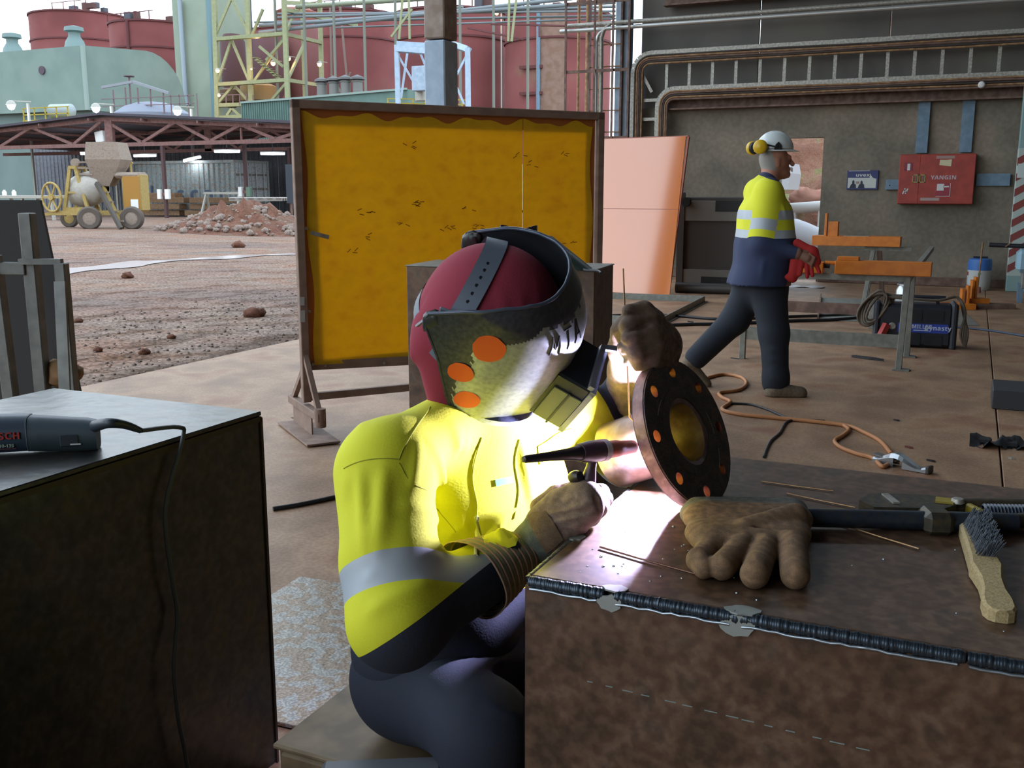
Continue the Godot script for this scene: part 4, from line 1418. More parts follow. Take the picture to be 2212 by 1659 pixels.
	# pale tank with yellow rails in front of it
	var ht := thing("header_tank", "small white horizontal tank on a yellow railed platform", "tank", Vector3(-53.878, 6.550, -48.103))
	ht.scale = Vector3.ONE * 1.23
	lathe_part("vessel", [Vector2(0, -0.75), Vector2(0.22, -0.72), Vector2(0.36, -0.6), Vector2(0.36, 0.6), Vector2(0.22, 0.72), Vector2(0, 0.75)], 16, aim(Vector3(0, 0, 0), Vector3(1, 0, -0.2)), plain(Color(0.580, 0.620, 0.624), 0.6), ht)
	box_part("platform", Vector3(-0.5, -0.5, 0), Vector3(3.4, 0.1, 1.2), M.yellow_rail, ht)
	for i in 5:
		bar_part("rail_post", Vector3(-2.1 + i * 0.8, -0.5, 0.6), Vector3(-2.1 + i * 0.8, 0.15, 0.6), 0.05, 0.05, M.yellow_rail, ht, Vector3.BACK)
	bar_part("rail", Vector3(-2.1, 0.15, 0.6), Vector3(1.2, 0.15, 0.6), 0.05, 0.05, M.yellow_rail, ht)
	bar_part("rail", Vector3(-2.1, -0.18, 0.6), Vector3(1.2, -0.18, 0.6), 0.05, 0.05, M.yellow_rail, ht)
	for x in [-1.9, 0.9]:
		bar_part("leg", Vector3(x, -0.5, 0), Vector3(x, -6.2, 0), 0.12, 0.12, M.yellow_rail, ht, Vector3.BACK)
	# domed tank with handrails behind the shed
	var dt := thing("domed_tank", "low grey domed tank with handrail frame behind the shed roof", "tank", Vector3(-51.212, 4.074, -53.279))
	dt.scale = Vector3.ONE * 1.21
	lathe_part("shell", [Vector2(2.1, -4.4), Vector2(2.1, 2.1), Vector2(1.5, 2.5), Vector2(0.8, 2.72), Vector2(0, 2.8)], 32, Transform3D(), plain(Color(0.459, 0.478, 0.525), 0.7), dt)
	var pk := plain(Color(0.435, 0.357, 0.369), 0.8)
	for i in 5:
		bar_part("rail_post", Vector3(-1.6 + i * 0.9, 2.0, 1.2), Vector3(-1.6 + i * 0.9, 3.5 - absf(i - 1.2) * 0.1, 1.2), 0.06, 0.06, pk, dt, Vector3.BACK)
	bar_part("walkway_beam", Vector3(-2.4, 3.55, 1.2), Vector3(-0.1, 3.75, 1.2), 0.1, 0.14, plain(Color(0.506, 0.518, 0.537), 0.7), dt)
	bar_part("walkway_beam", Vector3(-0.1, 3.75, 1.2), Vector3(2.4, 3.05, 1.2), 0.1, 0.14, plain(Color(0.506, 0.518, 0.537), 0.7), dt)
	for y in [2.5, 2.9]:
		bar_part("rail", Vector3(-2.4, y, 1.3), Vector3(4.2, y - 0.05, 1.3), 0.045, 0.045, pk, dt)
	for i in 4:
		bar_part("rail_post", Vector3(2.6 + i * 0.6, 1.6, 1.3), Vector3(2.6 + i * 0.6, 2.95, 1.3), 0.045, 0.045, pk, dt, Vector3.BACK)
	lathe_part("valve_wheel", [Vector2(0.28, 0), Vector2(0.3, 0.05), Vector2(0.05, 0.08), Vector2(0, 0.08)], 14, Transform3D(Basis(), Vector3(-0.55, 4.05, 1.0)), pk, dt)
	bar_part("valve_stem", Vector3(-0.55, 2.6, 1.0), Vector3(-0.55, 4.1, 1.0), 0.07, 0.07, pk, dt, Vector3.BACK)
	# pale green tower with its low wing
	var lg := mottled([0.25, Color(0.518, 0.557, 0.490), 0.75, Color(0.545, 0.584, 0.518)], 0.05, 0.012, 0.8, 0.0, 75)
	var a0: Vector3 = Vector3(-71.631, 14.423, -78.000)
	var a1: Vector3 = Vector3(-67.195, 14.185, -78.000)
	var tw := thing("green_tower", "tall pale yellow-green clad tower beside the lattice steelwork", "building", Vector3(a0.x, 0, -78))
	var wdt := a1.x - a0.x
	box_part("tower_block", Vector3(wdt * 0.5, 14.0, -3.0), Vector3(wdt, 28.0, 6.0), lg, tw)
	box_part("corner_flashing", Vector3(wdt, 14.0, 0.0), Vector3(0.35, 28.0, 0.3), plain(Color(0.396, 0.506, 0.525), 0.7), tw)
	var w0: Vector3 = Vector3(-77.663, 12.491, -78.000)
	box_part("wing", Vector3((w0.x - a0.x) * 0.5, w0.y * 0.5, -2.0), Vector3(a0.x - w0.x, w0.y, 4.0), lg, tw)
	tube_part("downpipe", [Vector3(-70.277, 19.359, -77.600) - Vector3(a0.x, 0, -78), Vector3(-70.213, 10.225, -77.600) - Vector3(a0.x, 0, -78), Vector3(-69.970, 9.654, -77.600) - Vector3(a0.x, 0, -78)], 0.22, plain(Color(0.553, 0.592, 0.624), 0.6), tw)
	# dark block and yellow-green lattice tower
	var db := thing("dark_block", "dark blue-grey clad block behind the lattice tower top", "building", Vector3(-70.804, 5.463, -84.929))
	db.scale = Vector3(1.13, 1.13, 1.13)
	box_part("block", Vector3(0, 7.0, 0), Vector3(3.2, 24.6, 3.0), plain(Color(0.325, 0.341, 0.380), 0.8), db, 0.02)
	box_part("flashing", Vector3(1.6, 7.0, 1.5), Vector3(0.2, 24.6, 0.2), plain(Color(0.416, 0.431, 0.467), 0.8), db)
	var yl := mottled([0.3, Color(0.506, 0.518, 0.376), 0.7, Color(0.545, 0.553, 0.416)], 0.3, 0.02, 0.8, 0.0, 76)
	var lt := thing("lattice_tower", "yellow-green steel lattice tower with cross bracing and platforms", "tower")
	lattice(lt, [[Vector3(-59.891, 18.885, -70.372), Vector3(-58.667, 7.185, -68.448)], [Vector3(-57.405, 18.885, -71.510), Vector3(-56.197, 8.720, -69.905)], [Vector3(-53.264, 18.470, -71.078), Vector3(-52.119, 8.546, -69.495)], [Vector3(-55.672, 19.716, -76.960), Vector3(-54.551, 9.468, -75.298)], [Vector3(-56.657, 19.706, -80.988), Vector3(-55.630, 9.832, -79.362)]], 0.36, yl, "column")
	lattice(lt, [[Vector3(-59.435, 14.090, -69.563), Vector3(-52.820, 14.239, -70.383)], [Vector3(-59.026, 10.331, -68.952), Vector3(-52.345, 10.494, -69.805)], [Vector3(-58.781, 8.604, -68.697), Vector3(-56.126, 8.720, -69.937)], [Vector3(-52.854, 14.239, -70.367), Vector3(-56.162, 15.000, -80.215)], [Vector3(-52.345, 10.494, -69.805), Vector3(-55.848, 11.092, -79.529)], [Vector3(-53.128, 16.785, -70.782), Vector3(-56.556, 18.445, -80.766)], [Vector3(-53.083, 16.223, -70.683), Vector3(-55.608, 17.211, -85.419)], [Vector3(-58.769, 7.569, -68.483), Vector3(-56.049, 7.760, -69.769)]], 0.3, yl, "beam")
	lattice(lt, [[Vector3(-58.433, 17.543, -70.754), Vector3(-59.395, 14.474, -69.662)], [Vector3(-58.433, 17.543, -70.754), Vector3(-56.837, 14.474, -70.833)], [Vector3(-58.153, 14.052, -70.141), Vector3(-58.994, 10.369, -68.975)], [Vector3(-58.153, 14.052, -70.141), Vector3(-56.442, 10.446, -70.159)], [Vector3(-56.673, 14.205, -70.851), Vector3(-55.275, 16.404, -70.838)], [Vector3(-52.878, 13.677, -70.236), Vector3(-54.694, 12.234, -70.219)], [Vector3(-52.339, 10.419, -69.792), Vector3(-54.961, 14.572, -76.193)], [Vector3(-57.673, 10.292, -69.563), Vector3(-58.728, 8.835, -68.770)], [Vector3(-57.673, 10.292, -69.563), Vector3(-56.313, 8.835, -69.876)], [Vector3(-52.394, 10.232, -69.727), Vector3(-54.168, 8.747, -69.719)], [Vector3(-56.258, 10.369, -70.227), Vector3(-53.542, 14.053, -71.133)], [Vector3(-52.731, 14.426, -70.463), Vector3(-54.407, 17.494, -74.827)], [Vector3(-57.694, 8.336, -69.138), Vector3(-58.003, 7.760, -68.875)], [Vector3(-57.623, 8.336, -69.171), Vector3(-57.008, 7.760, -69.330)]], 0.2, yl, "brace")
	for i in 6:
		bar_part("handrail_post", Vector3(-58.639, 8.604, -68.762) + Vector3(i * 0.55, 0, -0.2 * i), Vector3(-58.707, 9.448, -68.911) + Vector3(i * 0.55, 0, -0.2 * i), 0.07, 0.07, pk, lt, Vector3.BACK)
	bar_part("handrail", Vector3(-58.778, 9.448, -68.878), Vector3(-56.194, 9.563, -70.085), 0.08, 0.08, pk, lt)
	# stair flight
	var sa: Vector3 = Vector3(-55.472, 12.310, -69.879)
	var sb: Vector3 = Vector3(-53.513, 10.642, -70.422)
	lattice(lt, [[sa, sb], [sa + Vector3(0.4, 1.0, 0), sb + Vector3(0.4, 1.0, 0)]], 0.22, yl, "stair_string")
	for i in 8:
		bar_part("stair_tread", sa.lerp(sb, i / 8.0) + Vector3(0, 0.1, -0.4), sa.lerp(sb, i / 8.0) + Vector3(0, 0.1, 0.4), 0.3, 0.05, yl, lt)
	# process gear inside the lattice: rusty red vessels and ducts
	var mach := [[Vector3(-61.905, 12.321, -74.777), 1.1, 3.0], [Vector3(-62.130, 12.925, -80.403), 1.6, 3.4], [Vector3(-65.960, 18.525, -89.919), 2.2, 1.6], [Vector3(-57.302, 9.607, -72.388), 1.6, 1.0], [Vector3(-61.434, 13.735, -84.254), 2.0, 4.0], [Vector3(-59.828, 9.496, -71.768), 1.0, 0.8]]
	var mn := ["dark red hopper inside the lattice tower beside pale tower", "dark red vessel beside the lattice stair", "orange-red tank top above the lattice platform", "ochre vessel at the foot of the lattice tower", "pink-red vessel behind the farthest lattice columns", "brownish chute low inside the lattice tower"]
	for i in mach.size():
		var r: float = mach[i][1]
		var h: float = mach[i][2]
		var o := MB.new()
		o.lathe([Vector2(0, -h), Vector2(r * 0.35, -h), Vector2(r, -h * 0.4), Vector2(r, h * 0.8), Vector2(r * 0.7, h), Vector2(0, h)], 20, Transform3D(Basis(), mach[i][0]))
		tag(obj("process_vessel", o, plain([Color(0.325, 0.216, 0.220), Color(0.369, 0.243, 0.251), Color(0.525, 0.314, 0.259), Color(0.494, 0.408, 0.263), Color(0.459, 0.286, 0.275), Color(0.369, 0.282, 0.208)][i], 0.85)), mn[i], "vessel", "vessels in the lattice tower")
	# green shed with four chimneys
	var gs := thing("green_shed", "long dark green shed with four round chimneys behind the screen", "shed")
	var p0: Vector3 = Vector3(-50.745, 8.030, -62.000)
	var p1: Vector3 = Vector3(-45.899, 8.153, -62.000)
	var p2: Vector3 = Vector3(-36.349, 8.449, -62.000)
	var shm := mottled([0.25, Color(0.322, 0.416, 0.384), 0.75, Color(0.353, 0.451, 0.420)], 0.1, 0.012, 0.75, 0.0, 77)
	var bodyp := MB.new()
	bodyp.prism(PackedVector2Array([Vector2(p0.x, 0), Vector2(p2.x, 0), Vector2(p2.x, p2.y), Vector2(p1.x, p1.y), Vector2(p0.x, p0.y)]), -6.0, Transform3D(Basis(), Vector3(0, 0, -62)))
	obj("shed_body", bodyp, shm, gs)
	for i in 24:
		var x := p0.x + (p1.x - p0.x) * i / 24.0
		bar_part("cladding_rib", Vector3(x, 2.0, -61.97), Vector3(x, lerpf(p0.y, p1.y, i / 24.0) - 0.05, -61.97), 0.06, 0.07, shm, gs, Vector3.BACK)
	bar_part("gutter", Vector3(p0.x, p0.y, -61.9), Vector3(p1.x, p1.y, -61.9), 0.14, 0.14, plain(Color(0.502, 0.565, 0.533), 0.7), gs)
	bar_part("gutter", Vector3(p1.x, p1.y, -61.9), Vector3(p2.x, p2.y, -61.9), 0.14, 0.14, plain(Color(0.502, 0.565, 0.533), 0.7), gs)
	for i in 4:
		var q: Vector3 = [Vector3(-44.157, 8.202, -63.000), Vector3(-43.097, 8.293, -63.000), Vector3(-42.091, 8.384, -63.000), Vector3(-41.059, 8.409, -63.000)][i]
		var ch := lathe_part("chimney", [Vector2(0.36, -0.6), Vector2(0.36, 0.95 - i * 0.06), Vector2(0.42, 0.98 - i * 0.06), Vector2(0.42, 1.05 - i * 0.06)], 14, Transform3D(Basis(), q), plain(Color(0.435, 0.427, 0.408), 0.7), gs)
		lathe_part("cowl", [Vector2(0.3, 1.05), Vector2(0.3, 1.15), Vector2(0.55, 1.15), Vector2(0.5, 1.3), Vector2(0, 1.5)], 14, Transform3D(Basis(), q + Vector3(0, -i * 0.06, 0)), plain(Color(0.325, 0.318, 0.314), 0.7), ch)
	# grey gantry frame by the column
	var gf := thing("gantry_frame", "grey-blue steel gantry frame with electrical box behind the painted column", "frame")
	lattice(gf, [[Vector3(-19.472, 6.653, -32.514), Vector3(-18.830, 0.373, -31.475)], [Vector3(-16.181, 6.256, -31.696), Vector3(-15.656, 0.433, -30.701)]], 0.16, M.blue_grey, "post")
	lattice(gf, [[Vector3(-19.474, 6.686, -32.520), Vector3(-18.434, 6.621, -32.983)], [Vector3(-17.188, 6.557, -32.419), Vector3(-16.149, 6.209, -31.701)], [Vector3(-19.415, 6.522, -32.512), Vector3(-17.758, 6.285, -32.100)]], 0.2, M.blue_grey, "beam")
	lattice(gf, [[Vector3(-18.728, 6.489, -32.820), Vector3(-18.413, 5.799, -32.817)], [Vector3(-19.632, 6.545, -33.538), Vector3(-19.713, 4.821, -33.135)], [Vector3(-19.397, 6.292, -32.472), Vector3(-18.785, 5.305, -32.543)], [Vector3(-16.191, 6.023, -31.642), Vector3(-16.466, 5.324, -31.368)], [Vector3(-16.441, 5.014, -31.314), Vector3(-16.132, 4.392, -31.323)]], 0.07, M.blue_grey, "brace")
	box_part("electrical_box", Vector3(-18.342, 5.414, -32.208), Vector3(0.55, 0.85, 0.3), M.blue_grey, gf, 0.02)
	lathe_part("drum", [Vector2(0, 0), Vector2(0.22, 0), Vector2(0.22, 0.35), Vector2(0, 0.4)], 14, Transform3D(Basis(), Vector3(-18.506, 4.681, -32.538)), M.galv, gf)
	for k in 3:
		bar_part("rail", Vector3(-20.185, 4.855, -32.926) - Vector3(0, k * 0.16, 0), Vector3(-17.063, 4.713, -33.205) - Vector3(0, k * 0.16, 0), 0.04, 0.04, M.yellow_rail, gf)
	for i in 7:
		bar_part("rail_post", Vector3(-20.128, 4.534, -32.884) + Vector3(i * 0.42, 0, -0.19 * i) + Vector3(0, 0.0, 0), Vector3(-20.154, 4.855, -32.940) + Vector3(i * 0.42, 0, -0.19 * i), 0.04, 0.04, M.yellow_rail, gf, Vector3.BACK)
	# overhead pipe rack
	var rk := thing("pipe_rack", "overhead rack of many thin pipes crossing above the tanks", "pipe rack")
	var pr := [[Vector3(-56.071, 14.666, -71.225), Vector3(-25.872, 16.127, -75.280), 0.16], [Vector3(-56.117, 15.241, -71.326), Vector3(-25.822, 15.510, -75.172), 0.16], [Vector3(-54.749, 15.893, -72.091), Vector3(-25.795, 15.168, -75.112), 0.11], [Vector3(-54.773, 16.200, -72.145), Vector3(-25.767, 14.825, -75.052), 0.10], [Vector3(-57.839, 15.844, -72.906), Vector3(-26.083, 14.656, -75.991), 0.10], [Vector3(-53.398, 16.775, -72.896), Vector3(-40.091, 16.813, -74.516), 0.20], [Vector3(-51.618, 15.373, -75.654), Vector3(-26.066, 14.448, -75.955), 0.08], [Vector3(-52.481, 15.522, -74.170), Vector3(-38.676, 16.046, -75.001), 0.10]]
	for q in pr:
		tube_part("pipe", [q[0], q[1]], q[2], plain(Color(0.451, 0.478, 0.490) if q[2] < 0.2 else Color(0.502, 0.522, 0.435), 0.6), rk, 6)
	for i in 9:
		bar_part("frame_post", Vector3(-53.908, 13.371, -70.820) + Vector3(i * 2.8, -14.0, -0.16 * i + 0.4), Vector3(-54.182, 16.783, -71.419) + Vector3(i * 2.8, 0.7, -0.16 * i + 0.4), 0.16, 0.16, plain(Color(0.424, 0.439, 0.396), 0.7), rk, Vector3.BACK)
	lattice(rk, [[Vector3(-42.069, 16.571, -71.319), Vector3(-42.061, 13.187, -70.604)], [Vector3(-41.640, 16.571, -71.516), Vector3(-41.302, 13.187, -70.952)], [Vector3(-31.803, 15.079, -68.982), Vector3(-31.626, 12.120, -68.434)], [Vector3(-31.347, 15.079, -69.191), Vector3(-31.413, 12.120, -68.532)], [Vector3(-42.636, 13.365, -70.379), Vector3(-41.323, 15.503, -71.434)]], 0.16, yl, "trestle_leg")
	lattice(rk, [[Vector3(-34.254, 13.866, -70.963), Vector3(-25.560, 13.172, -71.435)], [Vector3(-35.818, 13.592, -70.188), Vector3(-31.091, 12.435, -69.867)], [Vector3(-29.613, 12.449, -69.426), Vector3(-29.679, 13.271, -69.570)], [Vector3(-27.697, 13.238, -70.471), Vector3(-24.840, 12.719, -69.428)]], 0.12, rim, "walkway_rail")
	# yard and plant lamps
	var wl := ["bright white lamp at far left below the rounded green building", "bright white lamp over the shed ridge", "bright white lamp above shed roof before the pale green wing"]
	var wp := [Vector3(-44.418, 5.686, -36.570), Vector3(-40.537, 5.549, -38.317), Vector3(-36.804, 5.412, -39.997)]
	for i in 3:
		lamp(wl[i], wp[i], 0.2, Color(0.9, 0.96, 1.0), 14.0, "white lamps above the shed")
	var op := [Vector3(-57.607, 11.243, -67.555), Vector3(-55.551, 14.167, -70.237), Vector3(-54.799, 12.095, -71.262), Vector3(-53.622, 12.479, -71.882), Vector3(-53.680, 12.522, -76.345), Vector3(-57.344, 9.258, -67.254), Vector3(-41.594, 17.689, -87.456), Vector3(-56.905, 15.318, -70.982), Vector3(-55.759, 11.514, -69.578)]
	var ol := ["orange lamp low beside the pale green tower's corner", "orange lamp on the lattice platform beam", "orange lamp above the lattice stair", "orange lamp on the third lattice column", "orange lamp on the farthest lattice column", "small orange lamp at the lattice tower foot", "orange lamp on the pipe rack above the red tanks", "tiny orange lamp high on the second lattice column", "tiny orange lamp midway on the second lattice column"]
	for i in op.size():
		lamp(ol[i], op[i], [0.17, 0.15, 0.2, 0.16, 0.2, 0.12, 0.2, 0.07, 0.08][i], Color(1.0, 0.75, 0.5), 9.0, "orange lamps in the plant")

# ---------------------------------------------------------------- things standing about the shop floor
func build_shop():
	M.orange = mottled([0.25, hexc("c06a1c"), 0.75, hexc("cf7824")], 0.8, 0.02, 0.4, 0.0, 81)
	M.mill = bumpy(mottled([0.2, hexc("4a3a30"), 0.45, hexc("5d4738"), 0.65, hexc("6a5444"), 0.85, hexc("54463c")], 1.1, 0.014, 0.5, 0.35, 82), 0.02, 2.0, 0.15)
	M.grey_steel = mottled([0.25, hexc("77776f"), 0.75, hexc("8a8980")], 1.0, 0.02, 0.55, 0.3, 83)
	M.hose = plain(hexc("b57a4c"), 0.6)
	M.rubber = plain(hexc("1d1e22"), 0.55)
	yellow_screen()
	rear_box()
	orange_sheet()
	floor_things()
	trestle_table()
	welding_machine()
	far_right()
	left_stand()

func yellow_screen():
	var L := Vector3(-3.59, 0, -4.85)
	var R := Vector3(-2.323, 0, -6.484)
	var ax := (R - L).normalized()
	var nz := ax.cross(Vector3.UP).normalized()                # away from the camera or towards it
	if nz.dot(Vector3(0.4, 0, 1)) < 0:
		nz = -nz
	var wd := (R - L).length()
	var t := thing("welding_screen", "large yellow plastic welding screen in a brown steel frame", "screen", L)
	var fr := mottled([0.25, hexc("7c6457"), 0.75, hexc("917868")], 0.8, 0.02, 0.75, 0.0, 84)
	var at := func(u: float, h: float, d := 0.0) -> Vector3: return ax * u + Vector3(0, h, 0) + nz * d
	var top := 1.97
	bar_part("post", at.call(0.0, 0.2), at.call(0.0, top), 0.05, 0.05, fr, t, nz, 0.004)
	bar_part("post", at.call(wd, 0.2), at.call(wd, top), 0.05, 0.05, fr, t, nz, 0.004)
	bar_part("top_rail", at.call(-0.025, top - 0.025), at.call(wd + 0.025, top - 0.025), 0.05, 0.05, fr, t, Vector3.UP, 0.004)
	bar_part("bottom_rail", at.call(0.02, 0.42), at.call(wd - 0.02, 0.36), 0.008, 0.055, fr, t, Vector3.UP)
	bar_part("foot_rail", at.call(0.0, 0.23), at.call(wd, 0.23), 0.04, 0.045, fr, t, Vector3.UP, 0.003)
	for u in [0.0, wd]:
		bar_part("cross_foot", at.call(u, 0.16, -0.34), at.call(u, 0.16, 0.3), 0.05, 0.05, fr, t, Vector3.UP, 0.004)
		bar_part("gusset", at.call(u, 0.5, 0.0), at.call(u, 0.18, 0.26), 0.03, 0.03, fr, t)
		bar_part("gusset", at.call(u, 0.42, 0.0), at.call(u, 0.18, -0.28), 0.03, 0.03, fr, t)
		tube_part("spigot", [at.call(u, 0.1, 0.27), at.call(u, 0.21, 0.27)], 0.035, fr, t, 8)
		box_part("base_plate", at.call(u, 0.012, 0.0), Vector3(0.2, 0.012, 0.66), fr, t, 0.002, Basis(ax, Vector3.UP, ax.cross(Vector3.UP)))
		bar_part("web_plate", at.call(u, 0.015, -0.1), at.call(u, 0.14, -0.1), 0.4, 0.008, fr, t, ax)
	# the curtain: two strips hung in front of a narrower dark backing
	var ye := bumpy(mottled([0.22, Color(0.85, 0.67, 0.1), 0.45, Color(0.9, 0.72, 0.1), 0.7, Color(0.87, 0.68, 0.12), 0.9, Color(0.82, 0.62, 0.1)], 0.8, 0.014, 0.5, 0.0, 85), 0.02, 2.0, 0.12)
	ye.backlight_enabled = true
	ye.backlight = Color(0.72, 0.58, 0.05)
	var bk := plain(hexc("8a4f22"), 0.5)
	bk.backlight_enabled = true
	bk.backlight = Color(0.22, 0.1, 0.02)
	for q in [[0.03, 0.4, wd - 0.03, 0.46], [0.03, top - 0.13, wd - 0.03, top - 0.05], [0.03, 0.46, 0.11, top - 0.13], [wd - 0.11, 0.46, wd - 0.03, top - 0.13]]:
		var bb := MB.new()
		bb.sheet([[at.call(q[0], q[1], -0.012), at.call(q[2], q[1], -0.012)], [at.call(q[0], q[3], -0.012), at.call(q[2], q[3], -0.012)]])
		obj("backing_strip", bb, bk, t)
	var seam := 0.715 * wd
	for k in 2:
		var u0: float = 0.045 if k == 0 else seam + 0.002
		var u1: float = seam - 0.002 if k == 0 else wd - 0.06
		var g := []
		for j in 41:
			var v := j / 40.0
			var row := []
			for i in 61:
				var u := lerpf(u0, u1, i / 60.0)
				var sc := 0.014 * sin(u * 17.0 + 1.0) + 0.01 * sin(u * 31.0)          # the edge hangs in scallops between its eyelets
				var hi := top - 0.082 + sc
				var lo := 0.425 - 0.03 * u
				var w := lo + (hi - lo) * v
				var sag := 0.0
				if k == 0:
					sag = (0.012 * sin(w * 9.0) + 0.02 * (1.0 - v)) * (1.0 - i / 60.0)
				else:
					sag = -0.012 * sin(w * 8.0 + 1.0) * (i / 60.0)
				row.append(at.call(u + sag, w, 0.004 + 0.006 * sin(u * 6.0 + w * 3.0) + 0.003 * sin(w * 11.0)))
			g.append(row)
		var b := MB.new()
		b.sheet(g)
		obj("curtain_strip", b, ye, t)
	# marks, tape and eyelets
	var ink := plain(hexc("5c3a14"), 0.8)
	var marks := [[0.19, 0.63, 5], [0.33, 0.905, 4], [0.36, 0.66, 7], [0.45, 0.56, 5], [0.74, 0.83, 3], [0.55, 0.56, 5], [0.3, 0.58, 3], [0.2, 0.53, 3], [0.15, 0.47, 3], [0.88, 0.47, 3], [0.86, 0.88, 3], [0.7, 0.86, 3], [0.35, 0.12, 5], [0.36, 0.06, 5], [0.52, 0.63, 3]]
	for m in marks:
		var b := MB.new()
		for i in m[2]:
			var u: float = (m[0] + 0.045 * (rng.randf() - 0.5)) * wd
			var h: float = 0.42 + (m[1] + 0.02 * (rng.randf() - 0.5)) * 1.45
			var a := rng.randf_range(-0.5, 0.8)
			b.bar(at.call(u, h, 0.0125), at.call(u + 0.03 * cos(a), h + 0.03 * sin(a), 0.0125), 0.004, 0.001, nz)
		obj("scuff_mark", b, ink, t).set_meta("kind", "stuff")
	bar_part("silver_tape", at.call(0.06, 1.215, 0.016), at.call(0.17, 1.185, 0.016), 0.024, 0.003, M.galv, t, nz)
	for m in [[0.035, 1.24], [0.035, 0.75], [0.12, 0.415], [0.5, 0.4], [0.86, 0.385], [1.2, 0.37], [0.045, 0.43]]:
		lathe_part("eyelet", [Vector2(0.009, 0), Vector2(0.009, 0.005), Vector2(0, 0.006)], 8, aim(at.call(m[0], m[1], 0.012), nz), M.galv, t)
	for q in [[0.79, 0.05], [0.69, 0.07]]:
		bar_part("paint_scrape", at.call(-0.012, q[0], 0.026), at.call(-0.01, q[0] + q[1], 0.026), 0.03, 0.001, plain(hexc("b5b3b0"), 0.8), t, nz)

func rear_box():
	var o := thing("steel_box", "brown steel box behind the welder's head, carrying a spare face shield", "box", Vector3(-2.03, 0, -4.42))
	var m := MB.new()
	m.box(Vector3(0, 0.55, 0), Vector3(0.93, 1.1, 0.4), Basis.from_euler(Vector3(0, 0.12, 0)), 0.004)
	obj("shell", m, M.mill, o)
	var lp := MB.new()
	lp.box(Vector3(0, 1.101, 0), Vector3(0.94, 0.006, 0.41), Basis.from_euler(Vector3(0, 0.12, 0)), 0.002)
	obj("top_plate", lp, M.grey_steel, o)
	# a grinder's face shield lying on it: visor curve, headband loop, knob
	var p: Vector3 = Vector3(-1.857, 1.151, -4.127)
	p = Vector3(p.x, 1.104, p.z)
	var s := thing("face_shield", "dark spare face shield with headband lying on the brown box", "face shield", p)
	var dark := plain(hexc("2b2c30"), 0.45)
	var visor := []
	for j in 9:
		var row := []
		for i in 17:
			var a := -1.25 + 2.5 * i / 16.0
			var k := j / 8.0
			row.append(Vector3(0.1 + 0.1 * cos(a) * 0.5 + 0.2 * k, 0.105 - 0.1 * k + 0.05 * cos(a) * (1.0 - k * 0.8), 0.115 * sin(a) * (1.0 - 0.35 * k)))
		visor.append(row)
	var vb := MB.new()
	vb.sheet(visor)
	obj("visor", vb, plain(hexc("34403c"), 0.35), s)
	for q in [[0.175, 0.0], [0.115, 0.03]]:
		var ring := []
		for i in 25:
			var a := TAU * i / 24.0
			ring.append(Vector3(-0.0 + 0.085 * cos(a), q[0] + 0.012 * cos(a * 2.0) , 0.075 * sin(a)))
		var rb := MB.new()
		for i in 24:
			rb.bar(ring[i], ring[i + 1], 0.003, 0.026, Vector3.UP)
		obj("headband", rb, dark, s)
	for sgn in [-1, 1]:
		bar_part("strap", Vector3(-0.02, 0.11, sgn * 0.074), Vector3(-0.02, 0.18, sgn * 0.074), 0.02, 0.004, dark, s, Vector3.BACK)
		lathe_part("knob", [Vector2(0, 0), Vector2(0.016, 0), Vector2(0.013, 0.014), Vector2(0, 0.016)], 10, aim(Vector3(-0.03, 0.12, sgn * 0.078), Vector3(0, 0, sgn)), M.galv, s)
	bar_part("brow_guard", Vector3(0.07, 0.12, -0.09), Vector3(0.07, 0.12, 0.09), 0.05, 0.02, dark, s, Vector3.UP, 0.006)
	tube_part("strap_tail", smooth_path([Vector3(0.28, 0.03, 0.02), Vector3(0.34, 0.012, 0.05), Vector3(0.4, 0.012, 0.06), Vector3(0.43, 0.006, 0.1)], 4), 0.006, dark, s, 6)
	for x in [-0.06, 0.2]:
		box_part("rim_rest", Vector3(x, 0.05, 0), Vector3(0.012, 0.1, 0.12), dark, s)

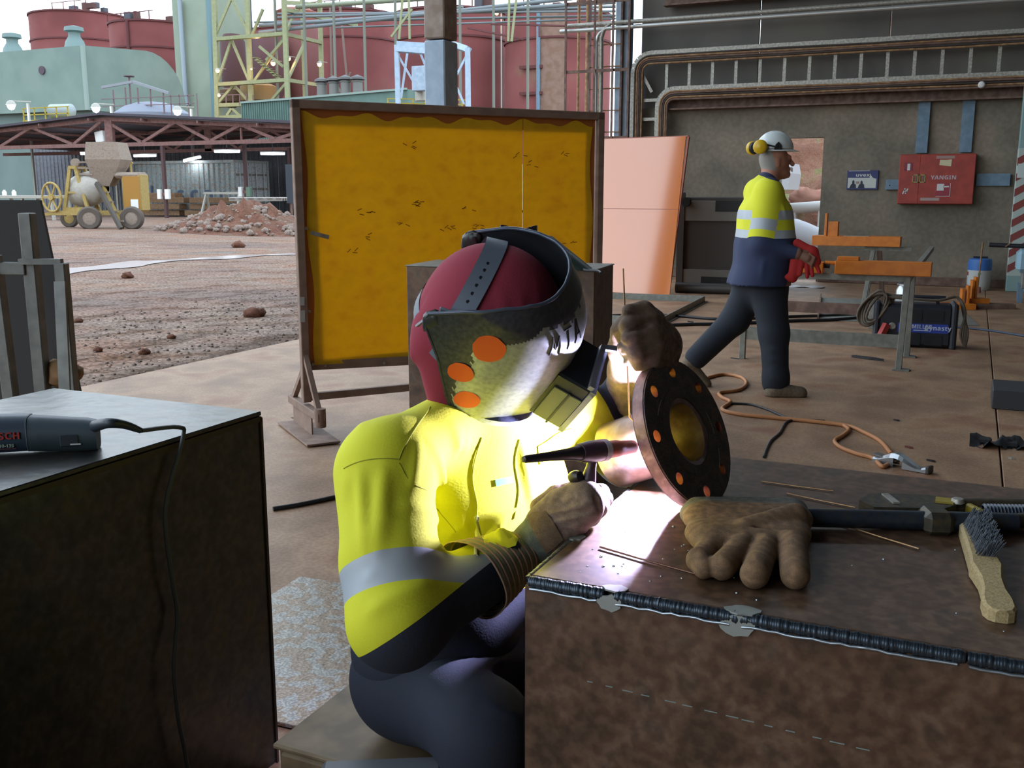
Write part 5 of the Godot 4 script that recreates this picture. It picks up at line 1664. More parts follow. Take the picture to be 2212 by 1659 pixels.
func orange_sheet():
	# a freshly painted glossy panel leaning back; it mirrors the sky and the column on the open side
	var gl := plain(hexc("c96a14"), 0.13)
	gl.metallic_specular = 1.0
	gl.clearcoat_enabled = true
	gl.clearcoat = 1.0
	gl.clearcoat_roughness = 0.1
	var t := thing("painted_panel", "tall glossy orange painted steel panel leaning beside the yellow screen", "panel", Vector3(-4.3, 0.0, -13.75))
	var bl := Vector3(-0.95, 0.01, -0.2)
	var br := Vector3(0.46, 0.01, 0.09)
	var up := Vector3(0.13, 2.2, -0.33)
	var ax := (br - bl)
	var nn := ax.cross(up).normalized()
	var m := MB.new()
	var bs := Basis(ax.normalized(), nn.cross(ax.normalized()).normalized() * signf(nn.cross(ax).y), nn)
	m.box((bl + br + up) * 0.5 + Vector3(0, 0, 0), Vector3(ax.length(), up.length(), 0.006), bs, 0.0015)
	obj("face_sheet", m, gl, t)
	var ed := plain(hexc("8f3d12"), 0.4)
	for q in [[bl + up, br + up], [br, br + up], [bl, br]]:
		bar_part("edge_angle", q[0] - nn * 0.02, q[1] - nn * 0.02, 0.03, 0.03, ed, t, nn)
	bar_part("seam", bl + up * 0.545 + nn * 0.004, br + up * 0.545 + nn * 0.004, 0.006, 0.002, ed, t, nn)
	# the bin it leans on
	var b := thing("steel_bin", "dark steel stillage bin with slots standing against the rear wall", "bin", Vector3(-3.45, 0, -15.6))
	var dk := plain(hexc("4a4540"), 0.8)
	box_part("body", Vector3(0, 0.72, 0), Vector3(1.3, 1.3, 1.1), dk, b, 0.01)
	var lt := plain(hexc("77756d"), 0.7)
	box_part("top_band", Vector3(0.05, 1.17, 0.56), Vector3(1.2, 0.3, 0.03), lt, b, 0.004)
	box_part("slot", Vector3(0.18, 1.24, 0.572), Vector3(0.52, 0.16, 0.016), M.black, b)
	box_part("base_band", Vector3(0.05, 0.16, 0.56), Vector3(1.2, 0.26, 0.03), lt, b, 0.004)
	box_part("fork_slot", Vector3(-0.05, 0.12, 0.572), Vector3(0.42, 0.13, 0.016), M.black, b)
	for x in [-0.6, 0.6]:
		box_part("corner_post", Vector3(x, 0.72, 0.56), Vector3(0.1, 1.44, 0.06), dk, b)
	lathe_part("lifting_eye", [Vector2(0, -0.05), Vector2(0.07, -0.05), Vector2(0.07, 0.05), Vector2(0, 0.05)], 12, aim(Vector3(-0.52, 1.3, 0.6), Vector3.BACK), M.black, b)
	var pp := thing("steel_pipe", "dark steel pipe lying on the floor in front of the bin", "pipe", Vector3(-3.2, 0.075, -14.35))
	var k := MB.new()
	k.lathe([Vector2(0.062, -0.7), Vector2(0.075, -0.7), Vector2(0.075, 0.45), Vector2(0.062, 0.45), Vector2(0.062, -0.7)], 18, aim(Vector3.ZERO, Vector3(0.97, 0, -0.1)))
	obj("tube", k, plain(hexc("4c4844"), 0.5, 0.3), pp)

func floor_path(called: String, label: String, category: String, pts: Array, r: float, m: Material, group := ""):
	var q := []
	for p in pts:
		q.append(Vector3(p.x, maxf(p.y, r), p.z))
	var o := obj(called, _tube(smooth_path(q, 6), r, 8), m)
	tag(o, label, category, group)
	return o

func floor_things():
	# flat frame of angle iron on the floor
	var a: Vector3 = Vector3(-5.293, 0.000, -13.040)
	var b: Vector3 = Vector3(-3.199, 0.000, -13.202)
	var c: Vector3 = Vector3(-3.062, 0.000, -10.661)
	var d: Vector3 = Vector3(-4.238, 0.000, -10.661)
	var fr := thing("flat_frame", "flat rectangular steel frame lying on the floor under the orange panel", "frame", b)
	for q in [[a, b], [b, c], [c, d], [d, a]]:
		bar_part("frame_bar", q[0] - b + Vector3(0, 0.04, 0), q[1] - b + Vector3(0, 0.04, 0), 0.012, 0.08, M.grey_steel, fr)
		bar_part("frame_lip", q[0] - b + Vector3(0, 0.006, 0), q[1] - b + Vector3(0, 0.006, 0), 0.09, 0.01, M.grey_steel, fr)
	# cables and hoses
	floor_path("power_cable", "black power cable crossing the floor behind the raised glove", "cable", [Vector3(-4.261, 0.000, -10.938), Vector3(-3.897, 0.000, -11.056), Vector3(-3.440, 0.000, -11.412), Vector3(-3.041, 0.000, -11.399), Vector3(-2.586, 0.000, -11.324), Vector3(-2.167, 0.000, -11.609), Vector3(-1.805, 0.000, -11.965), Vector3(-1.421, 0.000, -12.238), Vector3(-1.039, 0.000, -12.612)], 0.016, M.rubber, "cables on the floor")
	floor_path("power_cable", "second black power cable, nearer the raised glove", "cable", [Vector3(-3.849, 0.000, -9.885), Vector3(-3.500, 0.000, -10.085), Vector3(-3.125, 0.000, -10.379), Vector3(-2.752, -0.000, -10.717), Vector3(-2.529, 0.000, -10.861), Vector3(-2.087, 0.000, -11.194), Vector3(-1.737, 0.000, -11.531), Vector3(-1.366, 0.000, -11.791), Vector3(-1.054, 0.000, -12.213)], 0.018, M.rubber, "cables on the floor")
	floor_path("orange_hose", "orange hose looping on floor behind flange and out to the clamp", "hose", [Vector3(-1.823, 0.000, -7.585), Vector3(-1.736, 0.000, -7.844), Vector3(-1.576, 0.000, -7.785), Vector3(-1.480, 0.000, -7.533), Vector3(-1.481, 0.000, -7.256), Vector3(-1.582, 0.000, -7.097), Vector3(-1.529, 0.000, -6.939), Vector3(-1.441, 0.000, -6.806), Vector3(-1.439, 0.000, -6.544), Vector3(-1.293, 0.000, -6.441), Vector3(-1.052, 0.000, -6.432), Vector3(-0.818, 0.000, -6.423), Vector3(-0.617, 0.000, -6.390), Vector3(-0.493, 0.000, -6.234), Vector3(-0.394, 0.000, -6.056), Vector3(-0.315, 0.000, -5.782)], 0.013, M.hose, "hoses on the floor")
	floor_path("orange_hose", "thin branch of orange hose curling back to silver clamp", "hose", [Vector3(-0.648, 0.000, -6.417), Vector3(-0.598, 0.000, -6.291), Vector3(-0.614, 0.000, -6.115), Vector3(-0.641, 0.000, -5.966), Vector3(-0.593, 0.000, -5.823), Vector3(-0.493, 0.000, -5.711), Vector3(-0.401, 0.000, -5.646), Vector3(-0.341, 0.000, -5.488), Vector3(-0.311, 0.000, -5.562)], 0.012, M.hose, "hoses on the floor")
	floor_path("thin_cable", "thin dark cable branching on the floor beyond the flange", "cable", [Vector3(-1.457, 0.000, -6.765), Vector3(-1.305, 0.000, -6.801), Vector3(-1.155, 0.000, -6.674), Vector3(-1.002, 0.000, -6.484), Vector3(-0.911, 0.000, -6.467), Vector3(-0.765, 0.000, -6.491)], 0.008, M.rubber, "cables on the floor")
	floor_path("thin_cable", "short thin dark cable end running to the far edge of the bench", "cable", [Vector3(-0.913, 0.000, -6.481), Vector3(-0.982, 0.000, -6.363), Vector3(-0.972, 0.000, -6.041), Vector3(-0.985, 0.000, -5.821), Vector3(-0.970, 0.000, -5.593), Vector3(-0.953, 0.000, -5.435)], 0.008, M.rubber, "cables on the floor")
	floor_path("floor_cable", "black cable on floor between the black box and the welder", "cable", [Vector3(-2.841, 0.000, -3.550), Vector3(-2.777, 0.000, -3.639), Vector3(-2.720, 0.000, -3.743), Vector3(-2.661, 0.000, -3.850), Vector3(-2.548, 0.000, -3.918)], 0.011, M.rubber, "cables on the floor")
	floor_path("blue_cable", "thin bluish cable trailing from the welding machine", "cable", [Vector3(-0.151, 0.000, -11.740), Vector3(0.078, 0.000, -11.682), Vector3(0.300, 0.000, -11.548), Vector3(0.632, -0.000, -11.218)], 0.012, plain(hexc("3b4658"), 0.6), "cables on the floor")
	# silver earth clamp
	var e: Vector3 = Vector3(-0.252, 0.000, -5.549)
	var t := thing("earth_clamp", "silver folded-metal earth clamp lying on the floor", "clamp", e, -0.42)
	var sv := plain(hexc("a9adb0"), 0.32, 0.85)
	var g := []
	for i in 13:
		var u := -0.15 + i * 0.025
		var hgt := 0.055 + 0.022 * cos(u * 26.0 + 0.6) - 0.015 * smoothstep(0.05, 0.15, u)
		var w := 0.032 + 0.006 * cos(u * 20.0)
		g.append([Vector3(u, 0.004, w), Vector3(u, hgt * 0.7, w), Vector3(u, hgt, w * 0.6), Vector3(u, hgt, -w * 0.6), Vector3(u, hgt * 0.7, -w), Vector3(u, 0.004, -w)])
	var gb := MB.new()
	for i in 12:
		for j in 5:
			if (i == 5 or i == 6) and (j == 0 or j == 4):
				continue
			gb.face(g[i][j], g[i + 1][j], g[i + 1][j + 1], g[i][j + 1], Vector3(-0.15 + i * 0.025, 0.02, 0))
	obj("jaw_shell", gb, sv, t)
	box_part("jaw_tip", Vector3(0.158, 0.022, 0), Vector3(0.02, 0.04, 0.056), plain(hexc("55524c"), 0.5, 0.6), t, 0.004)
	bar_part("handle", Vector3(-0.15, 0.05, 0), Vector3(-0.02, 0.035, 0), 0.05, 0.006, sv, t)
	# odds and ends on the floor
	var blk := thing("steel_block", "dark rectangular steel block on floor at the right edge", "block", Vector3(0.42, 0, -7.6))
	box_part("bar_stock", Vector3(0, 0.065, 0), Vector3(0.42, 0.13, 0.45), plain(hexc("3a3a3c"), 0.6, 0.2), blk, 0.006)
	var mt := thing("rubber_scrap", "crumpled black rubber strip on the floor at right edge", "scrap", Vector3(0.3, 0, -6.3))
	var rg := []
	for j in 5:
		var row := []
		for i in 15:
			var u := -0.22 + i * 0.034
			row.append(Vector3(u, 0.03 + 0.028 * sin(i * 1.1 + j) + 0.012 * sin(i * 2.7) - 0.008 * absf(j - 2.0), -0.11 + j * 0.055 + 0.02 * sin(i * 0.6)))
		rg.append(row)
	var rb := MB.new()
	rb.sheet(rg)
	obj("strip", rb, M.rubber, mt)
	for i in 3:
		box_part("fold", Vector3(-0.15 + i * 0.14, 0.014, 0.03 * (i - 1)), Vector3(0.1, 0.028, 0.1), M.rubber, mt, 0.01)
	var bits := [[Vector3(-0.751, 0.000, -9.186), 0.3, 0.05, 0.02, "dark flat strip of metal on floor beneath the trestle"], [Vector3(-0.287, 0.000, -5.553) + Vector3(0.18, 0, -0.2), 0.05, 0.02, 0.008, "tiny dark chip on the floor beyond the silver clamp"], [Vector3(-0.234, 0.000, -6.010), 0.05, 0.018, 0.01, "small reddish chip on the floor past the clamp"], [Vector3(-0.349, 0.000, -6.724), 0.04, 0.02, 0.008, "small black chip on floor between clamp and steel block"], [Vector3(-1.822, -0.000, -8.723), 0.09, 0.02, 0.006, "dark sliver on floor behind the walking man's rear leg"], [Vector3(-2.824, 0.000, -11.033), 0.08, 0.025, 0.01, "dark sliver on floor between the two black cables"], [Vector3(0.294, 0.000, -5.985), 0.03, 0.015, 0.01, "small bright scrap on the floor at right edge"], [Vector3(-3.904, 0.000, -5.156), 0.1, 0.03, 0.004, "thin sliver on floor before the screen foot"]]
	for i in bits.size():
		var q = bits[i]
		var o := MB.new()
		o.prism(PackedVector2Array([Vector2(-q[1] * 0.5, -q[2] * 0.3), Vector2(q[1] * 0.1, -q[2] * 0.5), Vector2(q[1] * 0.5, -q[2] * 0.1), Vector2(q[1] * 0.2, q[2] * 0.5), Vector2(-q[1] * 0.4, q[2] * 0.25)]), q[3], Transform3D(Basis(Vector3(1, 0, 0), Vector3(0, 0, -1), Vector3(0, 1, 0)), Vector3.ZERO))
		var k := obj("metal_offcut", o, [M.rubber, M.rubber, plain(hexc("6e3a30"), 0.7), M.rubber, M.rubber, M.rubber, M.galv, M.brown_steel][i])
		k.position = Vector3(q[0].x, 0.001, q[0].z)
		k.rotation.y = -0.4
		tag(k, q[4], "offcut", "offcuts on the floor")
	var pap := MB.new()
	var pgr := []
	for j in 4:
		var row := []
		for i in 7:
			row.append(Vector3(i * 0.09 - 0.27, 0.008 + 0.01 * sin(i * 1.9 + j), j * 0.1 - 0.15 + 0.03 * sin(i * 1.2)))
		pgr.append(row)
	pap.sheet(pgr)
	var po := obj("plastic_sheet", pap, plain(hexc("c6c8cc"), 0.3))
	po.position = Vector3(-2.278, 0.000, -15.955)
	tag(po, "crumpled white plastic sheet on the floor near the doorway", "sheet")
	# plate on the floor beside the welder
	var fp := thing("floor_plate", "rust-blotched grey steel plate lying on the floor beside welder", "plate", Vector3(-1.72, 0, -2.5))
	var pm := bumpy(fine_grain(mottled([0.2, hexc("9c9c96"), 0.42, hexc("a8a8a2"), 0.55, hexc("96826a"), 0.8, hexc("a29280")], 1.5, 0.016, 0.42, 0.3, 86), Color(0.75, 0.72, 0.7), Color(1, 1, 1), 5.0, 0.03), 0.03, 3.0, 0.3)
	box_part("sheet_metal", Vector3(0, 0.01, 0.02), Vector3(0.95, 0.012, 0.93), pm, fp, 0.002, Basis.from_euler(Vector3(0, 0.06, 0)))

func trestle_table():
	var t := thing("trestle_stand", "grey steel trestle stand carrying the orange beams", "trestle", Vector3(-0.47, 0, -8.72))
	var gy: Material = M.grey_steel
	bar_part("leg", Vector3(0, 0, 0), Vector3(0.02, 0.78, 0), 0.05, 0.05, gy, t, Vector3.BACK, 0.003)
	box_part("foot_plate", Vector3(0.02, 0.006, 0), Vector3(0.13, 0.012, 0.11), gy, t)
	bar_part("leg", Vector3(0.02, 0, -0.75), Vector3(0.02, 0.78, -0.75), 0.05, 0.05, gy, t, Vector3.BACK, 0.003)
	box_part("foot_plate", Vector3(0.03, 0.006, -0.75), Vector3(0.13, 0.012, 0.11), gy, t)
	bar_part("top_bar", Vector3(0.02, 0.755, 0.02), Vector3(0.02, 0.755, -4.95), 0.05, 0.05, gy, t)
	for z in [-4.55, -4.9]:
		bar_part("leg", Vector3(-0.72, 0, z), Vector3(-0.64, 0.78, -4.6), 0.05, 0.05, gy, t, Vector3.BACK, 0.003)
	bar_part("leg", Vector3(-0.5, 0, -4.8), Vector3(-0.58, 0.78, -4.6), 0.06, 0.05, M.brown_steel, t, Vector3.BACK, 0.003)
	bar_part("top_bar", Vector3(-0.75, 0.755, -4.6), Vector3(-0.2, 0.755, -4.6), 0.05, 0.05, gy, t)
	bar_part("stretcher", Vector3(-1.3, 0.23, -0.05), Vector3(0.0, 0.23, -0.05), 0.02, 0.11, gy, t)
	bar_part("leg", Vector3(-1.3, 0, -0.05), Vector3(-1.3, 0.78, -0.05), 0.05, 0.05, gy, t, Vector3.BACK, 0.003)
	bar_part("top_bar", Vector3(-1.3, 0.755, 0), Vector3(0.0, 0.755, 0), 0.05, 0.05, gy, t)
	bar_part("stretcher", Vector3(-1.6, 0.2, -2.6), Vector3(-0.45, 0.2, -2.6), 0.02, 0.12, M.brown_steel, t)
	bar_part("leg", Vector3(-1.6, 0, -2.6), Vector3(-1.6, 0.78, -2.6), 0.05, 0.05, gy, t, Vector3.BACK, 0.003)
	bar_part("leg", Vector3(-0.45, 0, -2.6), Vector3(-0.45, 0.26, -2.6), 0.05, 0.05, gy, t, Vector3.BACK, 0.003)
	# orange beams resting on it
	var b1 := thing("orange_beam", "thick orange painted box beam on trestle nearest the viewer", "beam", Vector3(-0.645, 0.782, -8.72), 0.0, "orange painted steelwork")
	box_part("box_section", Vector3(0, 0.055, 0), Vector3(0.74, 0.11, 0.16), M.orange, b1, 0.004)
	box_part("pad", Vector3(-0.275, 0.125, -0.02), Vector3(0.17, 0.03, 0.12), M.orange, b1, 0.003)
	tube_part("threaded_end", [Vector3(-0.36, 0.085, 0), Vector3(-0.46, 0.085, 0)], 0.016, M.orange, b1, 8)
	var b2 := thing("orange_bracket", "orange steel bracket beside man's red gloves, end of the near beam", "bracket", Vector3(-1.235, 0.782, -8.72), 0.0, "orange painted steelwork")
	box_part("block", Vector3(0, 0.045, 0), Vector3(0.25, 0.09, 0.14), M.orange, b2, 0.004)
	tube_part("pin", [Vector3(0.12, 0.06, 0), Vector3(0.17, 0.06, 0)], 0.02, M.rubber, b2, 8)
	var b3 := thing("orange_beam", "long orange channel with upright plate on the rear trestle", "beam", Vector3(-1.32, 0.785, -13.3), 0.0, "orange painted steelwork")
	box_part("box_section", Vector3(0, 0.06, 0), Vector3(1.05, 0.12, 0.3), M.orange, b3, 0.004)
	box_part("upright_plate", Vector3(-0.37, 0.25, 0.06), Vector3(0.03, 0.3, 0.1), M.orange, b3, 0.003)
	box_part("upright_block", Vector3(-0.28, 0.2, 0.04), Vector3(0.12, 0.2, 0.12), M.orange, b3, 0.004)
	box_part("cross_piece", Vector3(0.0, 0.12, 0.05), Vector3(0.3, 0.01, 0.1), M.galv, b3)
	# orange fittings on the floor further right
	var f := thing("orange_fitting", "orange welded fitting with upright lugs on floor near the drum", "fitting", Vector3(-0.02, 0, -13.85), 0.25, "orange painted steelwork")
	box_part("base", Vector3(-0.05, 0.035, 0.1), Vector3(0.28, 0.07, 0.2), M.orange, f, 0.004)
	box_part("base", Vector3(0.18, 0.07, -0.12), Vector3(0.24, 0.1, 0.2), M.orange, f, 0.004)
	for q in [[-0.04, 0.2, 0.0], [0.02, 0.24, 0.02], [0.1, 0.3, -0.1], [0.14, 0.34, -0.12]]:
		box_part("lug", Vector3(q[0], q[1] * 0.5 + 0.05, q[2]), Vector3(0.03, q[1], 0.12), M.orange, f, 0.003)
	bar_part("tie_rod", Vector3(-0.18, 0.06, 0.1), Vector3(-0.7, 0.05, 0.2), 0.06, 0.05, M.orange, f)
	box_part("timber", Vector3(0.35, 0.03, -0.05), Vector3(0.5, 0.06, 0.16), M.brown_steel, f)
	var pl := thing("floor_sheet", "thin grey steel sheet on the floor under the rear trestle", "sheet", Vector3(-0.85, 0, -13.2), 0.12)
	box_part("sheet_metal", Vector3(0, 0.004, 0), Vector3(1.7, 0.006, 2.6), M.grey_steel, pl)
	bar_part("edge_angle", Vector3(-0.85, 0.03, -1.3), Vector3(-0.85, 0.03, 1.3), 0.02, 0.06, M.brown_steel, pl)

func welding_machine():
	var t := thing("welding_machine", "dark blue-black portable welding machine with blue stripe and coiled cables", "welding machine", Vector3(-0.44, 0, -10.2), 0.1)
	var bk := plain(hexc("23262e"), 0.5)
	var bl := plain(hexc("2f46a0"), 0.4)
	box_part("case", Vector3(0, 0.21, 0), Vector3(0.66, 0.4, 0.3), bk, t, 0.03)
	box_part("stripe", Vector3(0.07, 0.19, 0.152), Vector3(0.44, 0.085, 0.006), bl, t)
	for i in 4:
		box_part("louvre_panel", Vector3(-0.02 + (i % 2) * 0.19, 0.31 - 0.23 * (i / 2), 0.152), Vector3(0.15, 0.1, 0.006), plain(hexc("1b1c20"), 0.7), t)
	for x in [-0.34, 0.34]:
		box_part("end_bezel", Vector3(x, 0.21, 0), Vector3(0.06, 0.44, 0.32), plain(hexc("2b2e36"), 0.5), t, 0.02)
	lathe_part("badge", [Vector2(0, 0), Vector2(0.035, 0), Vector2(0.03, 0.006), Vector2(0, 0.006)], 14, aim(Vector3(-0.2, 0.2, 0.152), Vector3.BACK), M.galv, t)
	var wt := plain(hexc("b9c4d8"), 0.5)
	put_text("lettering", "Dynasty", 0.04, Transform3D(Basis(), Vector3(0.2, 0.195, 0.156)), wt, t, 1.1)
	put_text("lettering", "MILLER", 0.036, Transform3D(Basis(), Vector3(0.06, 0.205, 0.156)), wt, t, 1.0)
	box_part("printed_line", Vector3(0.055, 0.17, 0.156), Vector3(0.13, 0.009, 0.002), wt, t)
	for x in [-0.22, 0.2]:
		bar_part("handle_post", Vector3(x, 0.4, 0), Vector3(x * 0.9, 0.46, 0), 0.03, 0.03, bk, t, Vector3.BACK)
	tube_part("handle", [Vector3(-0.24, 0.47, 0), Vector3(0.26, 0.47, 0)], 0.018, bk, t)
	var cb := plain(hexc("5c5144"), 0.75)
	for k in 5:
		var ring := []
		for i in 25:
			var a := TAU * i / 24.0
			ring.append(Vector3(-0.4 + 0.1 * cos(a) + 0.02 * k + 0.06 * sin(a), 0.36 + (0.17 - 0.012 * k) * sin(a) + 0.02 * sin(a * 2.0 + k), 0.12 + 0.03 * sin(a + k)))
		tube_part("coiled_cable", ring, 0.012, cb, t, 6)
	for k in 4:
		tube_part("draped_cable", smooth_path([Vector3(-0.3, 0.5 - k * 0.01, 0.05 + 0.02 * k), Vector3(-0.05, 0.46, 0.08 + 0.015 * k), Vector3(0.2, 0.45, 0.06 + 0.01 * k), Vector3(0.36, 0.48, 0.05), Vector3(0.43, 0.34 - 0.02 * k, 0.1), Vector3(0.4 + 0.02 * k, 0.15, 0.14), Vector3(0.45, 0.03, 0.12)], 4), 0.013, cb, t, 6)
	bar_part("red_rod_box", Vector3(-0.33, 0.03, 0.22), Vector3(-0.25, 0.22, 0.17), 0.06, 0.05, plain(hexc("a03530"), 0.5), t)
	# spray gun pot standing behind the machine
	var g := thing("spray_gun_pot", "silver paint spray gun with cup standing behind the welding machine", "spray gun", Vector3(-0.62, 0.0, -11.6), 0.0)
	var al := plain(hexc("b7bab8"), 0.3, 0.7)
	lathe_part("stand", [Vector2(0, 0), Vector2(0.13, 0), Vector2(0.12, 0.25), Vector2(0, 0.25)], 16, Transform3D(), M.brown_steel, g)
	lathe_part("cup", [Vector2(0, 0.25), Vector2(0.085, 0.25), Vector2(0.09, 0.27), Vector2(0.09, 0.4), Vector2(0.07, 0.44), Vector2(0.06, 0.45), Vector2(0.06, 0.47), Vector2(0, 0.47)], 20, Transform3D(), al, g)
	lathe_part("lid_ring", [Vector2(0.055, 0.47), Vector2(0.07, 0.47), Vector2(0.07, 0.49), Vector2(0, 0.5)], 20, Transform3D(), M.rubber, g)
	bar_part("yoke", Vector3(-0.08, 0.46, 0), Vector3(0.06, 0.52, 0), 0.02, 0.02, al, g)
	bar_part("gun_grip", Vector3(0.03, 0.5, 0), Vector3(0.06, 0.62, 0), 0.03, 0.03, al, g, Vector3.BACK)
	bar_part("gun_barrel", Vector3(-0.07, 0.61, 0), Vector3(0.08, 0.62, 0), 0.03, 0.035, al, g)

func far_right():
	# striped post
	var p := thing("striped_post", "column with red and white diagonal warning stripes at right edge", "post", Vector3(0.72, 0, -16.6))
	var pale := plain(hexc("a8b4ad"), 0.7)
	box_part("shaft", Vector3(0, 4.5, 0), Vector3(0.42, 9.0, 0.3), plain(hexc("7e9a98"), 0.7), p, 0.01)
	box_part("white_field", Vector3(0, 1.15, 0.004), Vector3(0.424, 1.85, 0.3), pale, p, 0.01)
	for i in 8:
		var m := MB.new()
		var y := 0.28 + i * 0.22
		m.prism(PackedVector2Array([Vector2(-0.212, y), Vector2(0.212, y + 0.26), Vector2(0.212, y + 0.37), Vector2(-0.212, y + 0.11)]), 0.003, Transform3D(Basis(), Vector3(0, 0, 0.154)))
		obj("red_stripe", m, plain(hexc("7d3a34"), 0.7), p)
	box_part("notice", Vector3(-0.1, 1.75, 0.16), Vector3(0.2, 0.2, 0.006), plain(hexc("b8c4c0"), 0.6), p)
	# drum with pole
	var d := thing("plastic_drum", "white plastic drum with blue top band near rear wall", "drum", Vector3(0.14, 0, -16.55))
	lathe_part("barrel", [Vector2(0, 0.0), Vector2(0.14, 0.0), Vector2(0.155, 0.02), Vector2(0.165, 0.12), Vector2(0.165, 0.3)], 22, Transform3D(), plain(hexc("b9bcb8"), 0.55), d)
	lathe_part("blue_band", [Vector2(0.165, 0.3), Vector2(0.166, 0.4), Vector2(0.155, 0.46), Vector2(0.14, 0.47), Vector2(0, 0.47)], 22, Transform3D(), plain(hexc("3f6fb4"), 0.5), d)
	tube_part("chime", [Vector3(-0.1, 0.49, 0), Vector3(0.1, 0.49, 0)], 0.015, M.rubber, d, 6)
	box_part("label_patch", Vector3(-0.16, 0.25, 0.05), Vector3(0.02, 0.05, 0.05), plain(hexc("a5503c"), 0.6), d, 0.004)
	var pole := thing("broom_pole", "thin pole with pinkish foot leaning in front of the drum", "pole", Vector3(0.13, 0, -16.1))
	tube_part("stick", [Vector3(0.0, 0.06, 0), Vector3(0.02, 0.72, -0.2)], 0.012, M.rust_pipe, pole)
	lathe_part("foot", [Vector2(0, 0), Vector2(0.05, 0), Vector2(0.045, 0.08), Vector2(0, 0.09)], 12, Transform3D(), plain(hexc("9a6a60"), 0.7), pole)
	box_part("label", Vector3(0.01, 0.27, -0.055), Vector3(0.04, 0.03, 0.02), plain(hexc("6c7a58"), 0.7), pole)
	# bench with pipe and pale blue machine
	var b := thing("bench_machine", "pale blue machine guard on dark bench at right edge", "machine", Vector3(0.72, 0, -15.0))
	box_part("guard", Vector3(0.05, 0.55, 0), Vector3(0.42, 0.3, 0.5), plain(hexc("86a6b4"), 0.55), b, 0.05)
	box_part("base", Vector3(0.1, 0.3, 0), Vector3(0.36, 0.22, 0.4), M.grey_steel, b, 0.01)
	box_part("yellow_cover", Vector3(0.14, 0.34, 0.22), Vector3(0.2, 0.12, 0.06), plain(hexc("a8995a"), 0.6), b, 0.01)
	for x in [-0.08, 0.24]:
		for z in [-0.16, 0.16]:
			bar_part("leg", Vector3(x, 0, z), Vector3(x, 0.24, z), 0.06, 0.06, M.duct_blue, b, Vector3.BACK)
	tube_part("bench_pipe", [Vector3(-0.5, 0.74, -0.2), Vector3(0.3, 0.72, -0.2)], 0.03, M.rubber, b)
	bar_part("pipe_prop", Vector3(0.1, 0.68, -0.2), Vector3(0.1, 0.74, -0.2), 0.06, 0.06, M.rubber, b, Vector3.BACK)
	for k in 2:
		bar_part("copper_strip", Vector3(-0.3 + k * 0.27, 0.72, -0.16), Vector3(-0.22 + k * 0.27, 0.79, -0.16), 0.012, 0.012, M.rust_pipe, b)

func left_stand():
	var gs := mottled([0.25, hexc("62635f"), 0.75, hexc("767772")], 1.0, 0.02, 0.5, 0.4, 87)
	var t := thing("steel_stand", "upright grey square-tube stand frames at the left edge", "stand", Vector3(-3.4, 0, -2.85))
	var o := Vector3(-3.4, 0, -2.85)
	var q := func(v: Vector3) -> Vector3: return v - o
	bar_part("post", q.call(Vector3(-3.462, 0, -2.878)), q.call(Vector3(-3.462, 1.367, -2.878)), 0.052, 0.052, gs, t, Vector3(0.4, 0, 1), 0.004)
	bar_part("post", q.call(Vector3(-3.32, 0, -2.9)), q.call(Vector3(-3.32, 1.17, -2.9)), 0.045, 0.045, gs, t, Vector3(0.4, 0, 1), 0.004)
	bar_part("cross_bar", q.call(Vector3(-3.47, 1.175, -2.83)), q.call(Vector3(-3.315, 1.175, -2.9)), 0.03, 0.022, gs, t)
	bar_part("cross_bar", q.call(Vector3(-3.47, 1.145, -2.86)), q.call(Vector3(-3.75, 1.15, -2.72)), 0.045, 0.05, gs, t, Vector3.UP, 0.003)
	bar_part("leaning_flat", q.call(Vector3(-3.19, 0, -2.72)), q.call(Vector3(-3.29, 1.1, -2.86)), 0.045, 0.012, gs, t, Vector3(0.4, 0, 1))
	bar_part("post", q.call(Vector3(-3.56, 0, -2.82)), q.call(Vector3(-3.58, 1.2, -2.8)), 0.05, 0.05, gs, t, Vector3(0.4, 0, 1), 0.004)
	for y in [0.3]:
		bar_part("cross_bar", q.call(Vector3(-3.56, y, -2.82)), q.call(Vector3(-3.32, y, -2.9)), 0.03, 0.04, gs, t)
	var b := thing("black_plate", "dark leaning steel plate behind stand frames at the left edge", "plate", Vector3(-3.62, 0, -3.05))
	var m := MB.new()
	m.prism(PackedVector2Array([Vector2(-0.3, 0), Vector2(0.2, 0), Vector2(-0.03, 1.42), Vector2(-0.3, 1.42)]), -0.02, Transform3D(Basis.from_euler(Vector3(-0.08, 0.42, 0)), Vector3.ZERO))
	obj("sheet_metal", m, plain(hexc("2a2624"), 0.7), b)
	var c := obj("cardboard_scrap", rock_mesh(Vector3(0.09, 0.06, 0.06), 91), plain(hexc("8a6a48"), 0.9))
	c.position = Vector3(-3.42, 0.7, -2.95)
	tag(c, "crumpled brown rag caught low on the grey stand", "rag")

